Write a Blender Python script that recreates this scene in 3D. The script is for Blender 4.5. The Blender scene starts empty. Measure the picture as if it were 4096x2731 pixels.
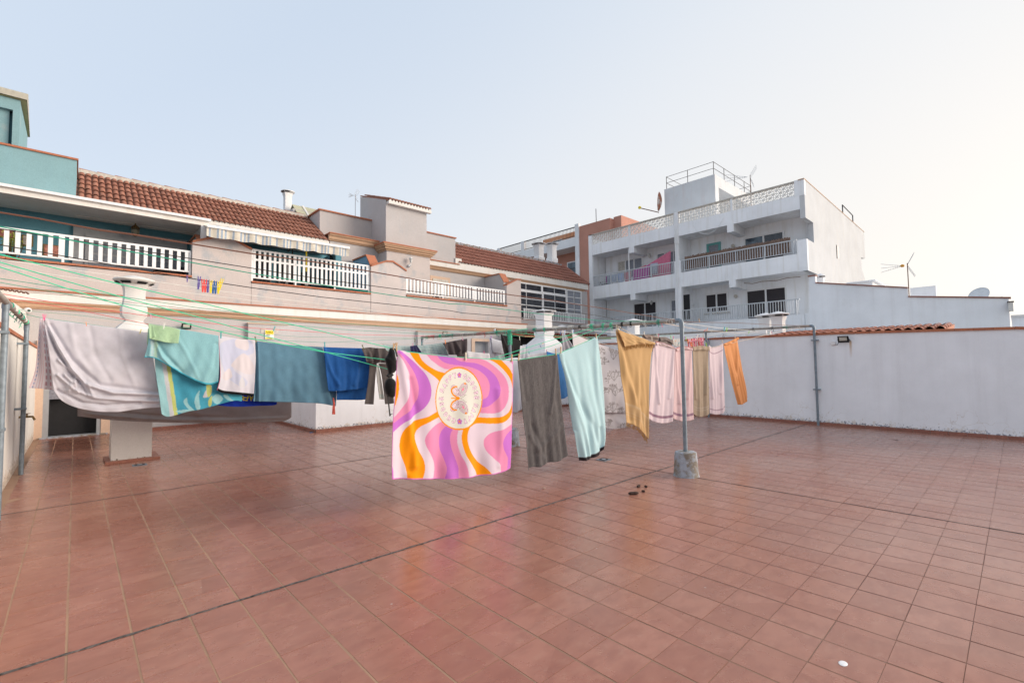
import bpy, math, random
import numpy as np
from mathutils import Vector, Matrix
random.seed(7); rng = np.random.default_rng(7)
R_ = math.radians
scn = bpy.context.scene
C = bpy.data.collections.new('scene'); scn.collection.children.link(C)

# ------------------------------------------------------------------ camera
F_ = 1879.1052; CX, CY = 2048.0, 1365.5
ROT = np.array([[0.73283, -0.68029, -0.01262], [-0.02476, -0.0452, 0.99867], [0.67996, 0.73154, 0.04996]])
CAM = np.array([-0.0031, -3.8682, 1.6553])
cd = bpy.data.cameras.new('camera'); cam = bpy.data.objects.new('camera', cd); scn.collection.objects.link(cam)
cd.sensor_width = 36.0; cd.lens = F_ / 4096 * 36.0; cd.clip_start = 0.05; cd.clip_end = 4000
m = Matrix.Identity(4)
for i in range(3):
    m[i][0] = ROT[0][i]; m[i][1] = ROT[1][i]; m[i][2] = -ROT[2][i]; m[i][3] = CAM[i]
cam.matrix_world = m
scn.camera = cam

# ------------------------------------------------------------------ world, sun, exposure
SUN_EL, SUN_AZ = 9.0, -40.0          # azimuth measured from +X towards +Y
w = bpy.data.worlds.new('World'); scn.world = w; w.use_nodes = True
nt = w.node_tree; nt.nodes.clear()
out = nt.nodes.new('ShaderNodeOutputWorld'); bg = nt.nodes.new('ShaderNodeBackground')
sky = nt.nodes.new('ShaderNodeTexSky'); sky.sky_type = 'NISHITA'; sky.sun_disc = False
sky.sun_elevation = R_(SUN_EL); sky.sun_rotation = R_(90 - SUN_AZ)
sky.altitude = 0; sky.air_density = 1.0; sky.dust_density = 3.0; sky.ozone_density = 1.2
hs = nt.nodes.new('ShaderNodeHueSaturation'); hs.inputs['Saturation'].default_value = 0.35
hz = nt.nodes.new('ShaderNodeMix'); hz.data_type = 'RGBA'; hz.inputs[0].default_value = 0.90      # thin even high haze over the clear sky
# haze: bluish away from the low sun, warm cream towards it and towards the horizon
tc = nt.nodes.new('ShaderNodeTexCoord'); dt = nt.nodes.new('ShaderNodeVectorMath'); dt.operation = 'DOT_PRODUCT'
dt.inputs[1].default_value = (math.cos(R_(SUN_AZ)), math.sin(R_(SUN_AZ)), 0.0); nt.links.new(tc.outputs['Generated'], dt.inputs[0])
sx = nt.nodes.new('ShaderNodeSeparateXYZ'); nt.links.new(tc.outputs['Generated'], sx.inputs[0])
el_ = nt.nodes.new('ShaderNodeMapRange'); el_.inputs['From Min'].default_value = 0.0; el_.inputs['From Max'].default_value = 0.75; el_.inputs['To Min'].default_value = 0.75; el_.inputs['To Max'].default_value = 0.0; nt.links.new(sx.outputs[2], el_.inputs[0])
ma = nt.nodes.new('ShaderNodeMath'); ma.operation = 'MULTIPLY_ADD'; ma.inputs[1].default_value = 0.62; nt.links.new(dt.outputs['Value'], ma.inputs[0]); nt.links.new(el_.outputs[0], ma.inputs[2])
rp = nt.nodes.new('ShaderNodeValToRGB'); rp.color_ramp.interpolation = 'B_SPLINE'; e = rp.color_ramp.elements
e[0].position = 0.0; e[0].color = (1.30 / 2.5, 1.55 / 2.5, 1.90 / 2.5, 1); e[1].position = 1.0; e[1].color = (2.14 / 2.5, 1.99 / 2.5, 1.82 / 2.5, 1)
q = e.new(0.45); q.color = (1.82 / 2.5, 1.92 / 2.5, 2.05 / 2.5, 1)
nt.links.new(ma.outputs[0], rp.inputs[0]); vs = nt.nodes.new('ShaderNodeVectorMath'); vs.operation = 'SCALE'; vs.inputs['Scale'].default_value = 2.5; nt.links.new(rp.outputs[0], vs.inputs[0]); nt.links.new(vs.outputs[0], hz.inputs[7])
nt.links.new(sky.outputs[0], hs.inputs['Color']); nt.links.new(hs.outputs[0], hz.inputs[6]); nt.links.new(hz.outputs[2], bg.inputs[0])
bg.inputs[1].default_value = 0.118
nt.links.new(bg.outputs[0], out.inputs[0])
sl = bpy.data.lights.new('sun', 'SUN'); so = bpy.data.objects.new('sun', sl); scn.collection.objects.link(so)
sl.energy = 1.15; sl.angle = R_(40); sl.color = (1.0, 0.86, 0.72)
az, el = R_(SUN_AZ), R_(SUN_EL + 6)
so.rotation_euler = Vector((math.cos(az) * math.cos(el), math.sin(az) * math.cos(el), math.sin(el))).to_track_quat('Z', 'Y').to_euler()
scn.view_settings.view_transform = 'Standard'; scn.view_settings.look = 'None'
scn.view_settings.exposure = 1.95; scn.view_settings.gamma = 1.0; scn.view_settings.use_curve_mapping = False

# ------------------------------------------------------------------ surveying helpers (photo point -> point on a real plane)
def ray(x, y): return ROT.T @ np.array([(x - CX) / F_, -(y - CY) / F_, 1.0])
def onx(x, y, X): d = ray(x, y); return CAM + (X - CAM[0]) / d[0] * d
def ony(x, y, Y): d = ray(x, y); return CAM + (Y - CAM[1]) / d[1] * d
def onz(x, y, z=0.0): d = ray(x, y); return CAM + (z - CAM[2]) / d[2] * d
def pr(P):
    d = (np.asarray(P, float).reshape(-1, 3) - CAM) @ ROT.T
    return CX + F_ * d[:, 0] / d[:, 2], CY - F_ * d[:, 1] / d[:, 2]

# ------------------------------------------------------------------ materials
def lin(c): return tuple(((v / 255.0) / 12.92 if v / 255.0 <= 0.04045 else ((v / 255.0 + 0.055) / 1.055) ** 2.4) for v in c)
def newmat(name):
    m = bpy.data.materials.new(name); m.use_nodes = True
    nt = m.node_tree; b = nt.nodes['Principled BSDF']
    return m, nt, b
def N(nt, t, **k):
    n = nt.nodes.new(t)
    for a, v in k.items():
        if a.startswith('i_'): n.inputs[a[2:].replace('_', ' ')].default_value = v
        else: setattr(n, a, v)
    return n
def pos(nt, scale=(1, 1, 1), obj=False):
    mp = N(nt, 'ShaderNodeMapping'); mp.inputs['Scale'].default_value = scale
    if obj:
        tc = N(nt, 'ShaderNodeTexCoord'); nt.links.new(tc.outputs['Object'], mp.inputs[0])
    else:
        g = N(nt, 'ShaderNodeNewGeometry'); nt.links.new(g.outputs['Position'], mp.inputs[0])
    return mp.outputs[0]
def noise(nt, vec, scale, detail=4, rough=0.55):
    n = N(nt, 'ShaderNodeTexNoise'); n.inputs['Scale'].default_value = scale; n.inputs['Detail'].default_value = detail
    n.inputs['Roughness'].default_value = rough; nt.links.new(vec, n.inputs['Vector']); return n.outputs['Fac']
def ramp(nt, fac, a, b, ca=(0, 0, 0, 1), cb=(1, 1, 1, 1)):
    r = N(nt, 'ShaderNodeValToRGB'); r.color_ramp.elements[0].position = a; r.color_ramp.elements[1].position = b
    r.color_ramp.elements[0].color = ca; r.color_ramp.elements[1].color = cb
    nt.links.new(fac, r.inputs[0]); return r.outputs[0]
def mix(nt, fac, a, b, mode='MIX'):
    n = N(nt, 'ShaderNodeMix', data_type='RGBA', blend_type=mode)
    if isinstance(fac, (int, float)): n.inputs[0].default_value = fac
    else: nt.links.new(fac, n.inputs[0])
    for i, v in ((6, a), (7, b)):
        if isinstance(v, tuple): n.inputs[i].default_value = (*v[:3], 1)
        else: nt.links.new(v, n.inputs[i])
    return n.outputs[2]
def mul(nt, a, b):
    n = N(nt, 'ShaderNodeMath', operation='MULTIPLY')
    for i, v in enumerate((a, b)):
        if isinstance(v, (int, float)): n.inputs[i].default_value = v
        else: nt.links.new(v, n.inputs[i])
    return n.outputs[0]
def bump(nt, b, h, strength, dist=0.01):
    n = N(nt, 'ShaderNodeBump'); n.inputs['Strength'].default_value = strength; n.inputs['Distance'].default_value = dist
    nt.links.new(h, n.inputs['Height']); nt.links.new(n.outputs[0], b.inputs['Normal'])
def plaster(name, base, patch=None, patch_amt=0.5, stain=None, stain_amt=0.3, rough=0.9, foot=None, foot_z=0.0, foot_h=0.3, foot_col=(0.42, 0.4, 0.38), pthr=0.58):
    """painted render: blotches, vertical rain streaks, fine grain; optional flaking band just above a floor level"""
    m, nt, b = newmat(name)
    p = pos(nt); c = mix(nt, ramp(nt, noise(nt, p, 0.9, 6, .6), 0.35, 0.7), tuple(v * 0.93 for v in base), tuple(min(1, v * 1.05) for v in base))
    if patch:
        f = ramp(nt, noise(nt, pos(nt, (1.0, 1.0, 0.75)), 1.7, 9, 0.62), pthr, pthr + 0.11)
        c = mix(nt, mul(nt, f, patch_amt), c, patch)
    if stain:
        f = ramp(nt, noise(nt, pos(nt, (3.2, 3.2, 0.22)), 1.4, 7, 0.6), 0.50, 0.78)
        c = mix(nt, mul(nt, f, stain_amt), c, stain)
    fine = noise(nt, p, 38, 5, 0.65)
    c = mix(nt, 0.10, c, ramp(nt, fine, 0.3, 0.7), 'OVERLAY')
    if foot:
        g = N(nt, 'ShaderNodeNewGeometry'); s = N(nt, 'ShaderNodeSeparateXYZ'); nt.links.new(g.outputs['Position'], s.inputs[0])
        mr = N(nt, 'ShaderNodeMapRange'); mr.inputs['From Min'].default_value = foot_z + foot_h; mr.inputs['From Max'].default_value = foot_z
        nt.links.new(s.outputs[2], mr.inputs[0])
        big = noise(nt, p, 6.5, 8, 0.7)
        add = N(nt, 'ShaderNodeMath', operation='ADD'); nt.links.new(mul(nt, mr.outputs[0], 0.33), add.inputs[0]); nt.links.new(mul(nt, big, 1.0), add.inputs[1])
        c = mix(nt, mul(nt, ramp(nt, add.outputs[0], 0.72, 0.82), 0.55), c, foot)
        sm = noise(nt, p, 22, 6, 0.7)
        add2 = N(nt, 'ShaderNodeMath', operation='ADD'); nt.links.new(mul(nt, mr.outputs[0], 0.40), add2.inputs[0]); nt.links.new(sm, add2.inputs[1])
        c = mix(nt, ramp(nt, add2.outputs[0], 0.84, 0.88), c, foot_col)
    nt.links.new(c, b.inputs['Base Color']); b.inputs['Roughness'].default_value = rough
    b.inputs['Specular IOR Level'].default_value = 0.25
    bump(nt, b, mix(nt, 0.5, noise(nt, p, 30, 6, 0.6), noise(nt, p, 4, 4)), 0.35, 0.008)
    return m
def simple(name, col, rough=0.6, metal=0.0, var=0.12, scale=9, spec=0.4, bmp=0.12, obj=False):
    m, nt, b = newmat(name); p = pos(nt, obj=obj)
    c = mix(nt, ramp(nt, noise(nt, p, scale, 6, .6), 0.3, 0.7), tuple(v * (1 - var) for v in col), tuple(min(1, v * (1 + var)) for v in col))
    nt.links.new(c, b.inputs['Base Color']); b.inputs['Roughness'].default_value = rough; b.inputs['Metallic'].default_value = metal
    b.inputs['Specular IOR Level'].default_value = spec
    if bmp: bump(nt, b, noise(nt, p, scale * 5, 4), bmp, 0.004)
    return m
def terracotta(name, a, b_, var_scale=3.0, rough=0.8, dirt=(0.10, 0.07, 0.05), damt=0.55):
    m, nt, b = newmat(name); p = pos(nt)
    oi = N(nt, 'ShaderNodeObjectInfo')
    c = mix(nt, oi.outputs['Random'], a, b_)
    c = mix(nt, mul(nt, ramp(nt, noise(nt, p, var_scale, 8, .65), 0.48, 0.75), damt), c, dirt)
    c = mix(nt, 0.2, c, ramp(nt, noise(nt, p, 40, 4), 0.3, 0.7), 'OVERLAY')
    nt.links.new(c, b.inputs['Base Color']); b.inputs['Roughness'].default_value = rough; b.inputs['Specular IOR Level'].default_value = 0.3
    bump(nt, b, noise(nt, p, 50, 4), 0.2, 0.003)
    return m
def glass(name, col=(0.02, 0.022, 0.028), rough=0.08):
    m, nt, b = newmat(name); p = pos(nt)
    c = mix(nt, ramp(nt, noise(nt, pos(nt, (2.5, 2.5, 0.5)), 1.5, 3), 0.4, 0.7), col, tuple(v * 2.4 for v in col))
    nt.links.new(c, b.inputs['Base Color']); b.inputs['Roughness'].default_value = rough; b.inputs['Specular IOR Level'].default_value = 0.6
    return m
def fabric(name, col=None, rough=0.92, weave=220, var=0.10, terry=0.25, trans=0.22, wrinkle=0.16, wscale=7, mottle=None):
    m, nt, b = newmat(name); p = pos(nt)
    if col is None:
        at = N(nt, 'ShaderNodeAttribute', attribute_name='Col'); base = at.outputs['Color']
        c = base
    else:
        c = mix(nt, ramp(nt, noise(nt, p, 5, 5), 0.3, 0.7), tuple(v * (1 - var) for v in col), tuple(min(1, v * (1 + var)) for v in col))
    if mottle: c = mix(nt, mul(nt, ramp(nt, noise(nt, pos(nt, (14, 14, 3.5)), 3, 8, .7), 0.42, 0.62), 0.6), c, mottle)
    c = mix(nt, terry, c, ramp(nt, noise(nt, p, weave, 3, .7), 0.25, 0.75), 'OVERLAY')
    nt.links.new(c, b.inputs['Base Color']); b.inputs['Roughness'].default_value = rough
    b.inputs['Specular IOR Level'].default_value = 0.12
    b.inputs['Sheen Weight'].default_value = 0.15
    bump(nt, b, mix(nt, 0.35, noise(nt, pos(nt, (1, 1, 0.3)), wscale, 7, .6), noise(nt, p, weave * .6, 3)), wrinkle, 0.012)
    if trans:
        tr = N(nt, 'ShaderNodeBsdfTranslucent'); nt.links.new(c, tr.inputs[0])
        ms = N(nt, 'ShaderNodeMixShader'); ms.inputs[0].default_value = trans
        o = nt.nodes['Material Output']; nt.links.new(b.outputs[0], ms.inputs[1]); nt.links.new(tr.outputs[0], ms.inputs[2]); nt.links.new(ms.outputs[0], o.inputs[0])
    return m

M = {}
M['facade'] = plaster('beige_render', (0.545, 0.485, 0.465), (0.33, 0.375, 0.415), 0.62, (0.45, 0.44, 0.43), 0.35, pthr=0.53)
M['facade_grey'] = plaster('grey_lilac_render', (0.48, 0.455, 0.455), (0.36, 0.39, 0.43), 0.45, (0.40, 0.42, 0.44), 0.35, pthr=0.60)
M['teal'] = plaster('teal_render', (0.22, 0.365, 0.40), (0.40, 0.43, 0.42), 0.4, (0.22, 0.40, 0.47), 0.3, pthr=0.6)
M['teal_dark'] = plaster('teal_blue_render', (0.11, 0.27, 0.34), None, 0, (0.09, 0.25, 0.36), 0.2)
M['blue_side'] = plaster('blue_render', (0.19, 0.34, 0.47), (0.30, 0.38, 0.45), 0.4)
M['white'] = plaster('white_paint', (0.78, 0.79, 0.81), None, 0, (0.56, 0.56, 0.56), 0.28)
M['wall_white'] = plaster('white_roof_wall_paint', (0.87, 0.895, 0.93), None, 0, (0.60, 0.61, 0.63), 0.30, foot=(0.55, 0.47, 0.36), foot_z=0.05, foot_h=0.26, foot_col=(0.24, 0.26, 0.31))
M['nbr_white'] = plaster('neighbour_white_paint', (0.83, 0.87, 0.92), (0.70, 0.72, 0.74), 0.5, (0.62, 0.63, 0.65), 0.3, pthr=0.62)
def add_wall_marks(m):
    nt = m.node_tree; b = nt.nodes['Principled BSDF']; src = b.inputs['Base Color'].links[0].from_socket
    g = N(nt, 'ShaderNodeNewGeometry'); sp = N(nt, 'ShaderNodeSeparateXYZ'); nt.links.new(g.outputs['Position'], sp.inputs[0])
    def mr(sock, a, b_, c, d):
        n = N(nt, 'ShaderNodeMapRange'); n.inputs[1].default_value = a; n.inputs[2].default_value = b_; n.inputs[3].default_value = c; n.inputs[4].default_value = d; nt.links.new(sock, n.inputs[0]); return n.outputs[0]
    wob = noise(nt, pos(nt, (1, 1, 4)), 3, 4)
    ya = N(nt, 'ShaderNodeMath', operation='ADD'); ya.inputs[1].default_value = 1.03; nt.links.new(sp.outputs[1], ya.inputs[0])
    ab = N(nt, 'ShaderNodeMath', operation='ABSOLUTE'); nt.links.new(ya.outputs[0], ab.inputs[0])
    f = mul(nt, mul(nt, mr(ab.outputs[0], .012, .035, 1, 0), mr(sp.outputs[2], 1.72, 2.1, 0, 1)), mr(sp.outputs[2], 2.14, 2.16, 1, 0))
    c = mix(nt, mul(nt, f, .8), src, (.50, .30, .12))
    # rust coloured damp bloom and map cracking just above the flaking foot
    v = N(nt, 'ShaderNodeTexVoronoi', feature='DISTANCE_TO_EDGE'); v.inputs['Scale'].default_value = 3.2
    wv = N(nt, 'ShaderNodeVectorMath', operation='ADD'); sc = N(nt, 'ShaderNodeVectorMath', operation='SCALE'); sc.inputs['Scale'].default_value = .35
    tn = N(nt, 'ShaderNodeTexNoise'); tn.inputs['Scale'].default_value = 4; tn.inputs['Detail'].default_value = 6
    nt.links.new(g.outputs['Position'], tn.inputs['Vector']); nt.links.new(tn.outputs['Color'], sc.inputs[0]); nt.links.new(g.outputs['Position'], wv.inputs[0]); nt.links.new(sc.outputs[0], wv.inputs[1]); nt.links.new(wv.outputs[0], v.inputs['Vector'])
    band = mul(nt, mr(sp.outputs[2], .30, .62, 1, 0), ramp(nt, noise(nt, pos(nt), .8, 4), .45, .6))
    c = mix(nt, mul(nt, mul(nt, mr(v.outputs['Distance'], .004, .014, 1, 0), band), .55), c, (.42, .33, .24))
    # broad rain streaks under the coping
    st = ramp(nt, noise(nt, pos(nt, (2.6, 2.6, .10)), 1.2, 5, .55), .52, .75)
    c = mix(nt, mul(nt, mul(nt, st, mr(sp.outputs[2], .4, 2.2, .15, .6)), .5), c, (.58, .57, .58))
    nt.links.new(c, b.inputs['Base Color'])
add_wall_marks(M['wall_white'])
M['wall_cream'] = plaster('cream_roof_wall_paint', (0.72, 0.70, 0.66), None, 0, (0.62, 0.56, 0.46), 0.35, foot=(0.58, 0.45, 0.33), foot_z=0.05, foot_h=0.5, foot_col=(0.40, 0.33, 0.27))
M['band_white'] = plaster('white_band_paint', (0.74, 0.72, 0.69), None, 0, (0.60, 0.50, 0.38), 0.40)
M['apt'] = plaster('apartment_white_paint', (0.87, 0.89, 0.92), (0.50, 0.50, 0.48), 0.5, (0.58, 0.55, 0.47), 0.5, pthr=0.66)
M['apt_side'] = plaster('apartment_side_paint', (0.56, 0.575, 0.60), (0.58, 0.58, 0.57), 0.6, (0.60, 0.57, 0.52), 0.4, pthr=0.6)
M['pink'] = plaster('salmon_render', (0.50, 0.25, 0.19), None, 0, (0.48, 0.21, 0.15), 0.4)
M['cornice'] = plaster('peach_cornice', (0.54, 0.355, 0.235), (0.32, 0.29, 0.25), 0.45, (0.45, 0.32, 0.22), 0.35, pthr=0.60)
M['peach'] = plaster('peach_paint', (0.62, 0.45, 0.34), (0.50, 0.40, 0.33), 0.5)
M['cap'] = terracotta('terracotta_coping', (0.40, 0.14, 0.075), (0.46, 0.18, 0.10), 3, 0.75, (0.20, 0.10, 0.07), 0.4)
M['cap_brown'] = terracotta('brown_coping_tile', (0.27, 0.11, 0.08), (0.33, 0.14, 0.10), 3, 0.6, (0.16, 0.09, 0.07), 0.5)
M['rooftile'] = terracotta('roof_tile_clay', (0.27, 0.115, 0.08), (0.36, 0.165, 0.115), 2.2, 0.85, (0.13, 0.085, 0.07), 0.55)
M['rooftile2'] = terracotta('roof_tile_clay_dark', (0.27, 0.115, 0.085), (0.35, 0.155, 0.115), 2.2, 0.85, (0.13, 0.085, 0.07), 0.45)
M['mortar'] = simple('pale_mortar', (0.52, 0.49, 0.44), 0.95, var=0.25)
M['whitemetal'] = simple('white_lacquered_rail', (0.78, 0.79, 0.80), 0.4, var=0.04, bmp=0)
M['greyrail'] = simple('pale_grey_rail', (0.55, 0.58, 0.61), 0.45, var=0.08, bmp=0)
M['blackrail'] = simple('dark_iron_rail', (0.03, 0.028, 0.03), 0.5, bmp=0)
M['rustrail'] = simple('rusty_thin_rail', (0.055, 0.05, 0.055), 0.7)
M['glass'] = glass('dark_window_glass'); M['glass_blue'] = glass('blue_window_glass', (0.05, 0.075, 0.10), 0.05)
M['curtain'] = simple('net_curtain_behind_glass', (0.24, 0.26, 0.30), 0.5, var=0.2, scale=14)
M['screen'] = simple('insect_screen', (0.045, 0.04, 0.045), 0.85, var=0.1)
M['dark'] = simple('dark_interior', (0.02, 0.02, 0.022), 0.9)
M['greyframe'] = simple('grey_door_frame', (0.33, 0.34, 0.36), 0.5, var=0.06)
M['tealframe'] = simple('sea_green_paint', (0.13, 0.37, 0.36), 0.55)
M['galv'] = simple('galvanised_pipe', (0.20, 0.245, 0.285), 0.5, 0.25, var=0.22, scale=14)
M['pipeworn'] = simple('worn_crossbar', (0.34, 0.32, 0.29), 0.6, 0.2, var=0.3, scale=12)
M['rust'] = simple('rust', (0.16, 0.075, 0.04), 0.9, var=0.3)
M['concrete'], nt_, b_ = newmat('weathered_concrete'); p_ = pos(nt_)
c_ = mix(nt_, ramp(nt_, noise(nt_, p_, 7, 9, .7), .44, .56), (.36, .40, .46), (.22, .19, .155)); c_ = mix(nt_, ramp(nt_, noise(nt_, p_, 12, 9, .75), .60, .66), c_, (.10, .085, .07)); c_ = mix(nt_, ramp(nt_, noise(nt_, p_, 16, 8, .7), .62, .68), c_, (.60, .62, .65))
nt_.links.new(c_, b_.inputs['Base Color']); b_.inputs['Roughness'].default_value = .95; bump(nt_, b_, noise(nt_, p_, 18, 9, .7), .8, .02)
M['chimney'] = plaster('chimney_white', (0.80, 0.80, 0.81), None, 0, (0.62, 0.60, 0.56), 0.25)
M['chimney_warm'] = plaster('chimney_cream', (0.68, 0.665, 0.645), None, 0, (0.60, 0.56, 0.50), 0.2, foot=(0.5, 0.42, 0.33), foot_z=0, foot_h=0.16, foot_col=(0.18, 0.15, 0.11))
M['reed'] = simple('reed_screen', (0.20, 0.135, 0.105), 0.95, var=0.4, scale=16)
M['awn_cream'] = simple('awning_cream', (0.62, 0.58, 0.50), 0.9); M['awn_blue'] = simple('awning_blue', (0.30, 0.37, 0.46), 0.9)
M['yellow'] = simple('yellow_plastic', (0.80, 0.62, 0.02), 0.5, bmp=0)
M['corr'] = simple('pale_yellow_corrugated_sheet', (0.50, 0.48, 0.33), 0.7)
M['brass'] = simple('aged_brass', (0.20, 0.13, 0.05), 0.5, 0.7)
M['black'] = simple('matt_black', (0.012, 0.012, 0.014), 0.65, bmp=0)
M['lampglass'] = simple('opal_lamp_glass', (0.62, 0.62, 0.60), 0.25, bmp=0)
M['ledface'] = simple('led_panel', (0.50, 0.50, 0.44), 0.35, bmp=0)

def floor_tile_mat():
    m, nt, b = newmat('glazed_terracotta_floor_tile'); g = N(nt, 'ShaderNodeNewGeometry')
    dv = N(nt, 'ShaderNodeVectorMath', operation='DIVIDE'); dv.inputs[1].default_value = (0.3, 0.3, 100)
    nt.links.new(g.outputs['Position'], dv.inputs[0])
    fl = N(nt, 'ShaderNodeVectorMath', operation='FLOOR'); nt.links.new(dv.outputs[0], fl.inputs[0])
    wn = N(nt, 'ShaderNodeTexWhiteNoise'); nt.links.new(fl.outputs[0], wn.inputs['Vector'])
    p = pos(nt)
    c = mix(nt, wn.outputs['Value'], (0.30, 0.107, 0.065), (0.365, 0.146, 0.095))
    # cloudy firing marks inside every tile, offset per tile
    off = N(nt, 'ShaderNodeVectorMath', operation='SCALE'); off.inputs['Scale'].default_value = 7.0; nt.links.new(wn.outputs['Color'], off.inputs[0])
    ad = N(nt, 'ShaderNodeVectorMath', operation='ADD'); nt.links.new(p, ad.inputs[0]); nt.links.new(off.outputs[0], ad.inputs[1])
    mp = N(nt, 'ShaderNodeMapping'); mp.inputs['Scale'].default_value = (1, 1.9, 1); nt.links.new(ad.outputs[0], mp.inputs[0])
    cl = noise(nt, mp.outputs[0], 6.5, 5, .55)
    c = mix(nt, mul(nt, ramp(nt, cl, 0.42, 0.66), 0.55), c, (0.24, 0.075, 0.045))
    c = mix(nt, mul(nt, ramp(nt, noise(nt, mp.outputs[0], 9, 5), 0.55, 0.75), 0.35), c, (0.42, 0.22, 0.15))
    c = mix(nt, mul(nt, ramp(nt, noise(nt, p, 0.42, 5, .6), 0.45, 0.7), 0.15), c, (0.40, 0.27, 0.21))   # dusty areas
    c = mix(nt, mul(nt, ramp(nt, noise(nt, p, 0.9, 7, .7), 0.57, 0.72), 0.25), c, (0.17, 0.07, 0.05))    # walked-in dirt
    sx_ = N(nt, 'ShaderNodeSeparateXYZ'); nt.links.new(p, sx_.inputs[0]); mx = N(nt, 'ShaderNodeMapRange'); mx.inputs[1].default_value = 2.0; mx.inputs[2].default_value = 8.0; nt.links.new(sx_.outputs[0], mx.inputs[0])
    c = mix(nt, mul(nt, mul(nt, mx.outputs[0], ramp(nt, noise(nt, p, .5, 6, .6), .3, .65)), 0.38), c, (0.47, 0.36, 0.31))  # paler towards the right: sky reflection on the glaze, painted into the colour
    # old water marks near the door in the far left corner
    gd = N(nt, 'ShaderNodeVectorMath', operation='DISTANCE'); gd.inputs[1].default_value = (0.1, 10.8, 0); nt.links.new(p, gd.inputs[0])
    wet = N(nt, 'ShaderNodeMath', operation='ADD'); nt.links.new(mul(nt, gd.outputs['Value'], -0.25), wet.inputs[0]); nt.links.new(noise(nt, p, 1.6, 7, .7), wet.inputs[1])
    c = mix(nt, mul(nt, ramp(nt, wet.outputs[0], -0.1, 0.3), 0.75), c, (0.09, 0.035, 0.022))
    # pale lime specks
    vo = N(nt, 'ShaderNodeTexVoronoi'); vo.inputs['Scale'].default_value = 2.6; nt.links.new(p, vo.inputs['Vector'])
    lt = N(nt, 'ShaderNodeMath', operation='LESS_THAN'); lt.inputs[1].default_value = 0.022; nt.links.new(vo.outputs['Distance'], lt.inputs[0])
    c = mix(nt, mul(nt, lt.outputs[0], 0.6), c, (0.55, 0.5, 0.45))
    nt.links.new(c, b.inputs['Base Color'])
    rr = N(nt, 'ShaderNodeMapRange'); rr.inputs['To Min'].default_value = 0.18; rr.inputs['To Max'].default_value = 0.36
    nt.links.new(noise(nt, p, 1.8, 7, .65), rr.inputs[0]); nt.links.new(rr.outputs[0], b.inputs['Roughness'])
    b.inputs['Specular IOR Level'].default_value = 0.6
    bump(nt, b, mix(nt, 0.4, noise(nt, p, 7, 3), noise(nt, p, 60, 4)), 0.06, 0.01)
    return m
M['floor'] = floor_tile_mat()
M['grout'], nt_, b_ = newmat('sandy_grout'); p_ = pos(nt_)      # sandy near the left wall, painted dark reddish brown rightward to imitate tile-glare contrast
sg_x = N(nt_, 'ShaderNodeSeparateXYZ'); nt_.links.new(p_, sg_x.inputs[0]); sg_m = N(nt_, 'ShaderNodeMapRange'); sg_m.inputs[1].default_value = 1.2; sg_m.inputs[2].default_value = 4.2; nt_.links.new(sg_x.outputs[0], sg_m.inputs[0])
c_ = mix(nt_, sg_m.outputs[0], (.38, .235, .155), (.15, .075, .06)); c_ = mix(nt_, mul(nt_, ramp(nt_, noise(nt_, p_, 1.1, 6, .6), .45, .65), .55), c_, (.24, .14, .10))
nt_.links.new(c_, b_.inputs['Base Color']); b_.inputs['Roughness'].default_value = .95
M['bitumen'] = simple('bitumen_joint', (0.085, 0.075, 0.072), 0.9, var=0.9, scale=30, bmp=0.5)

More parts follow.
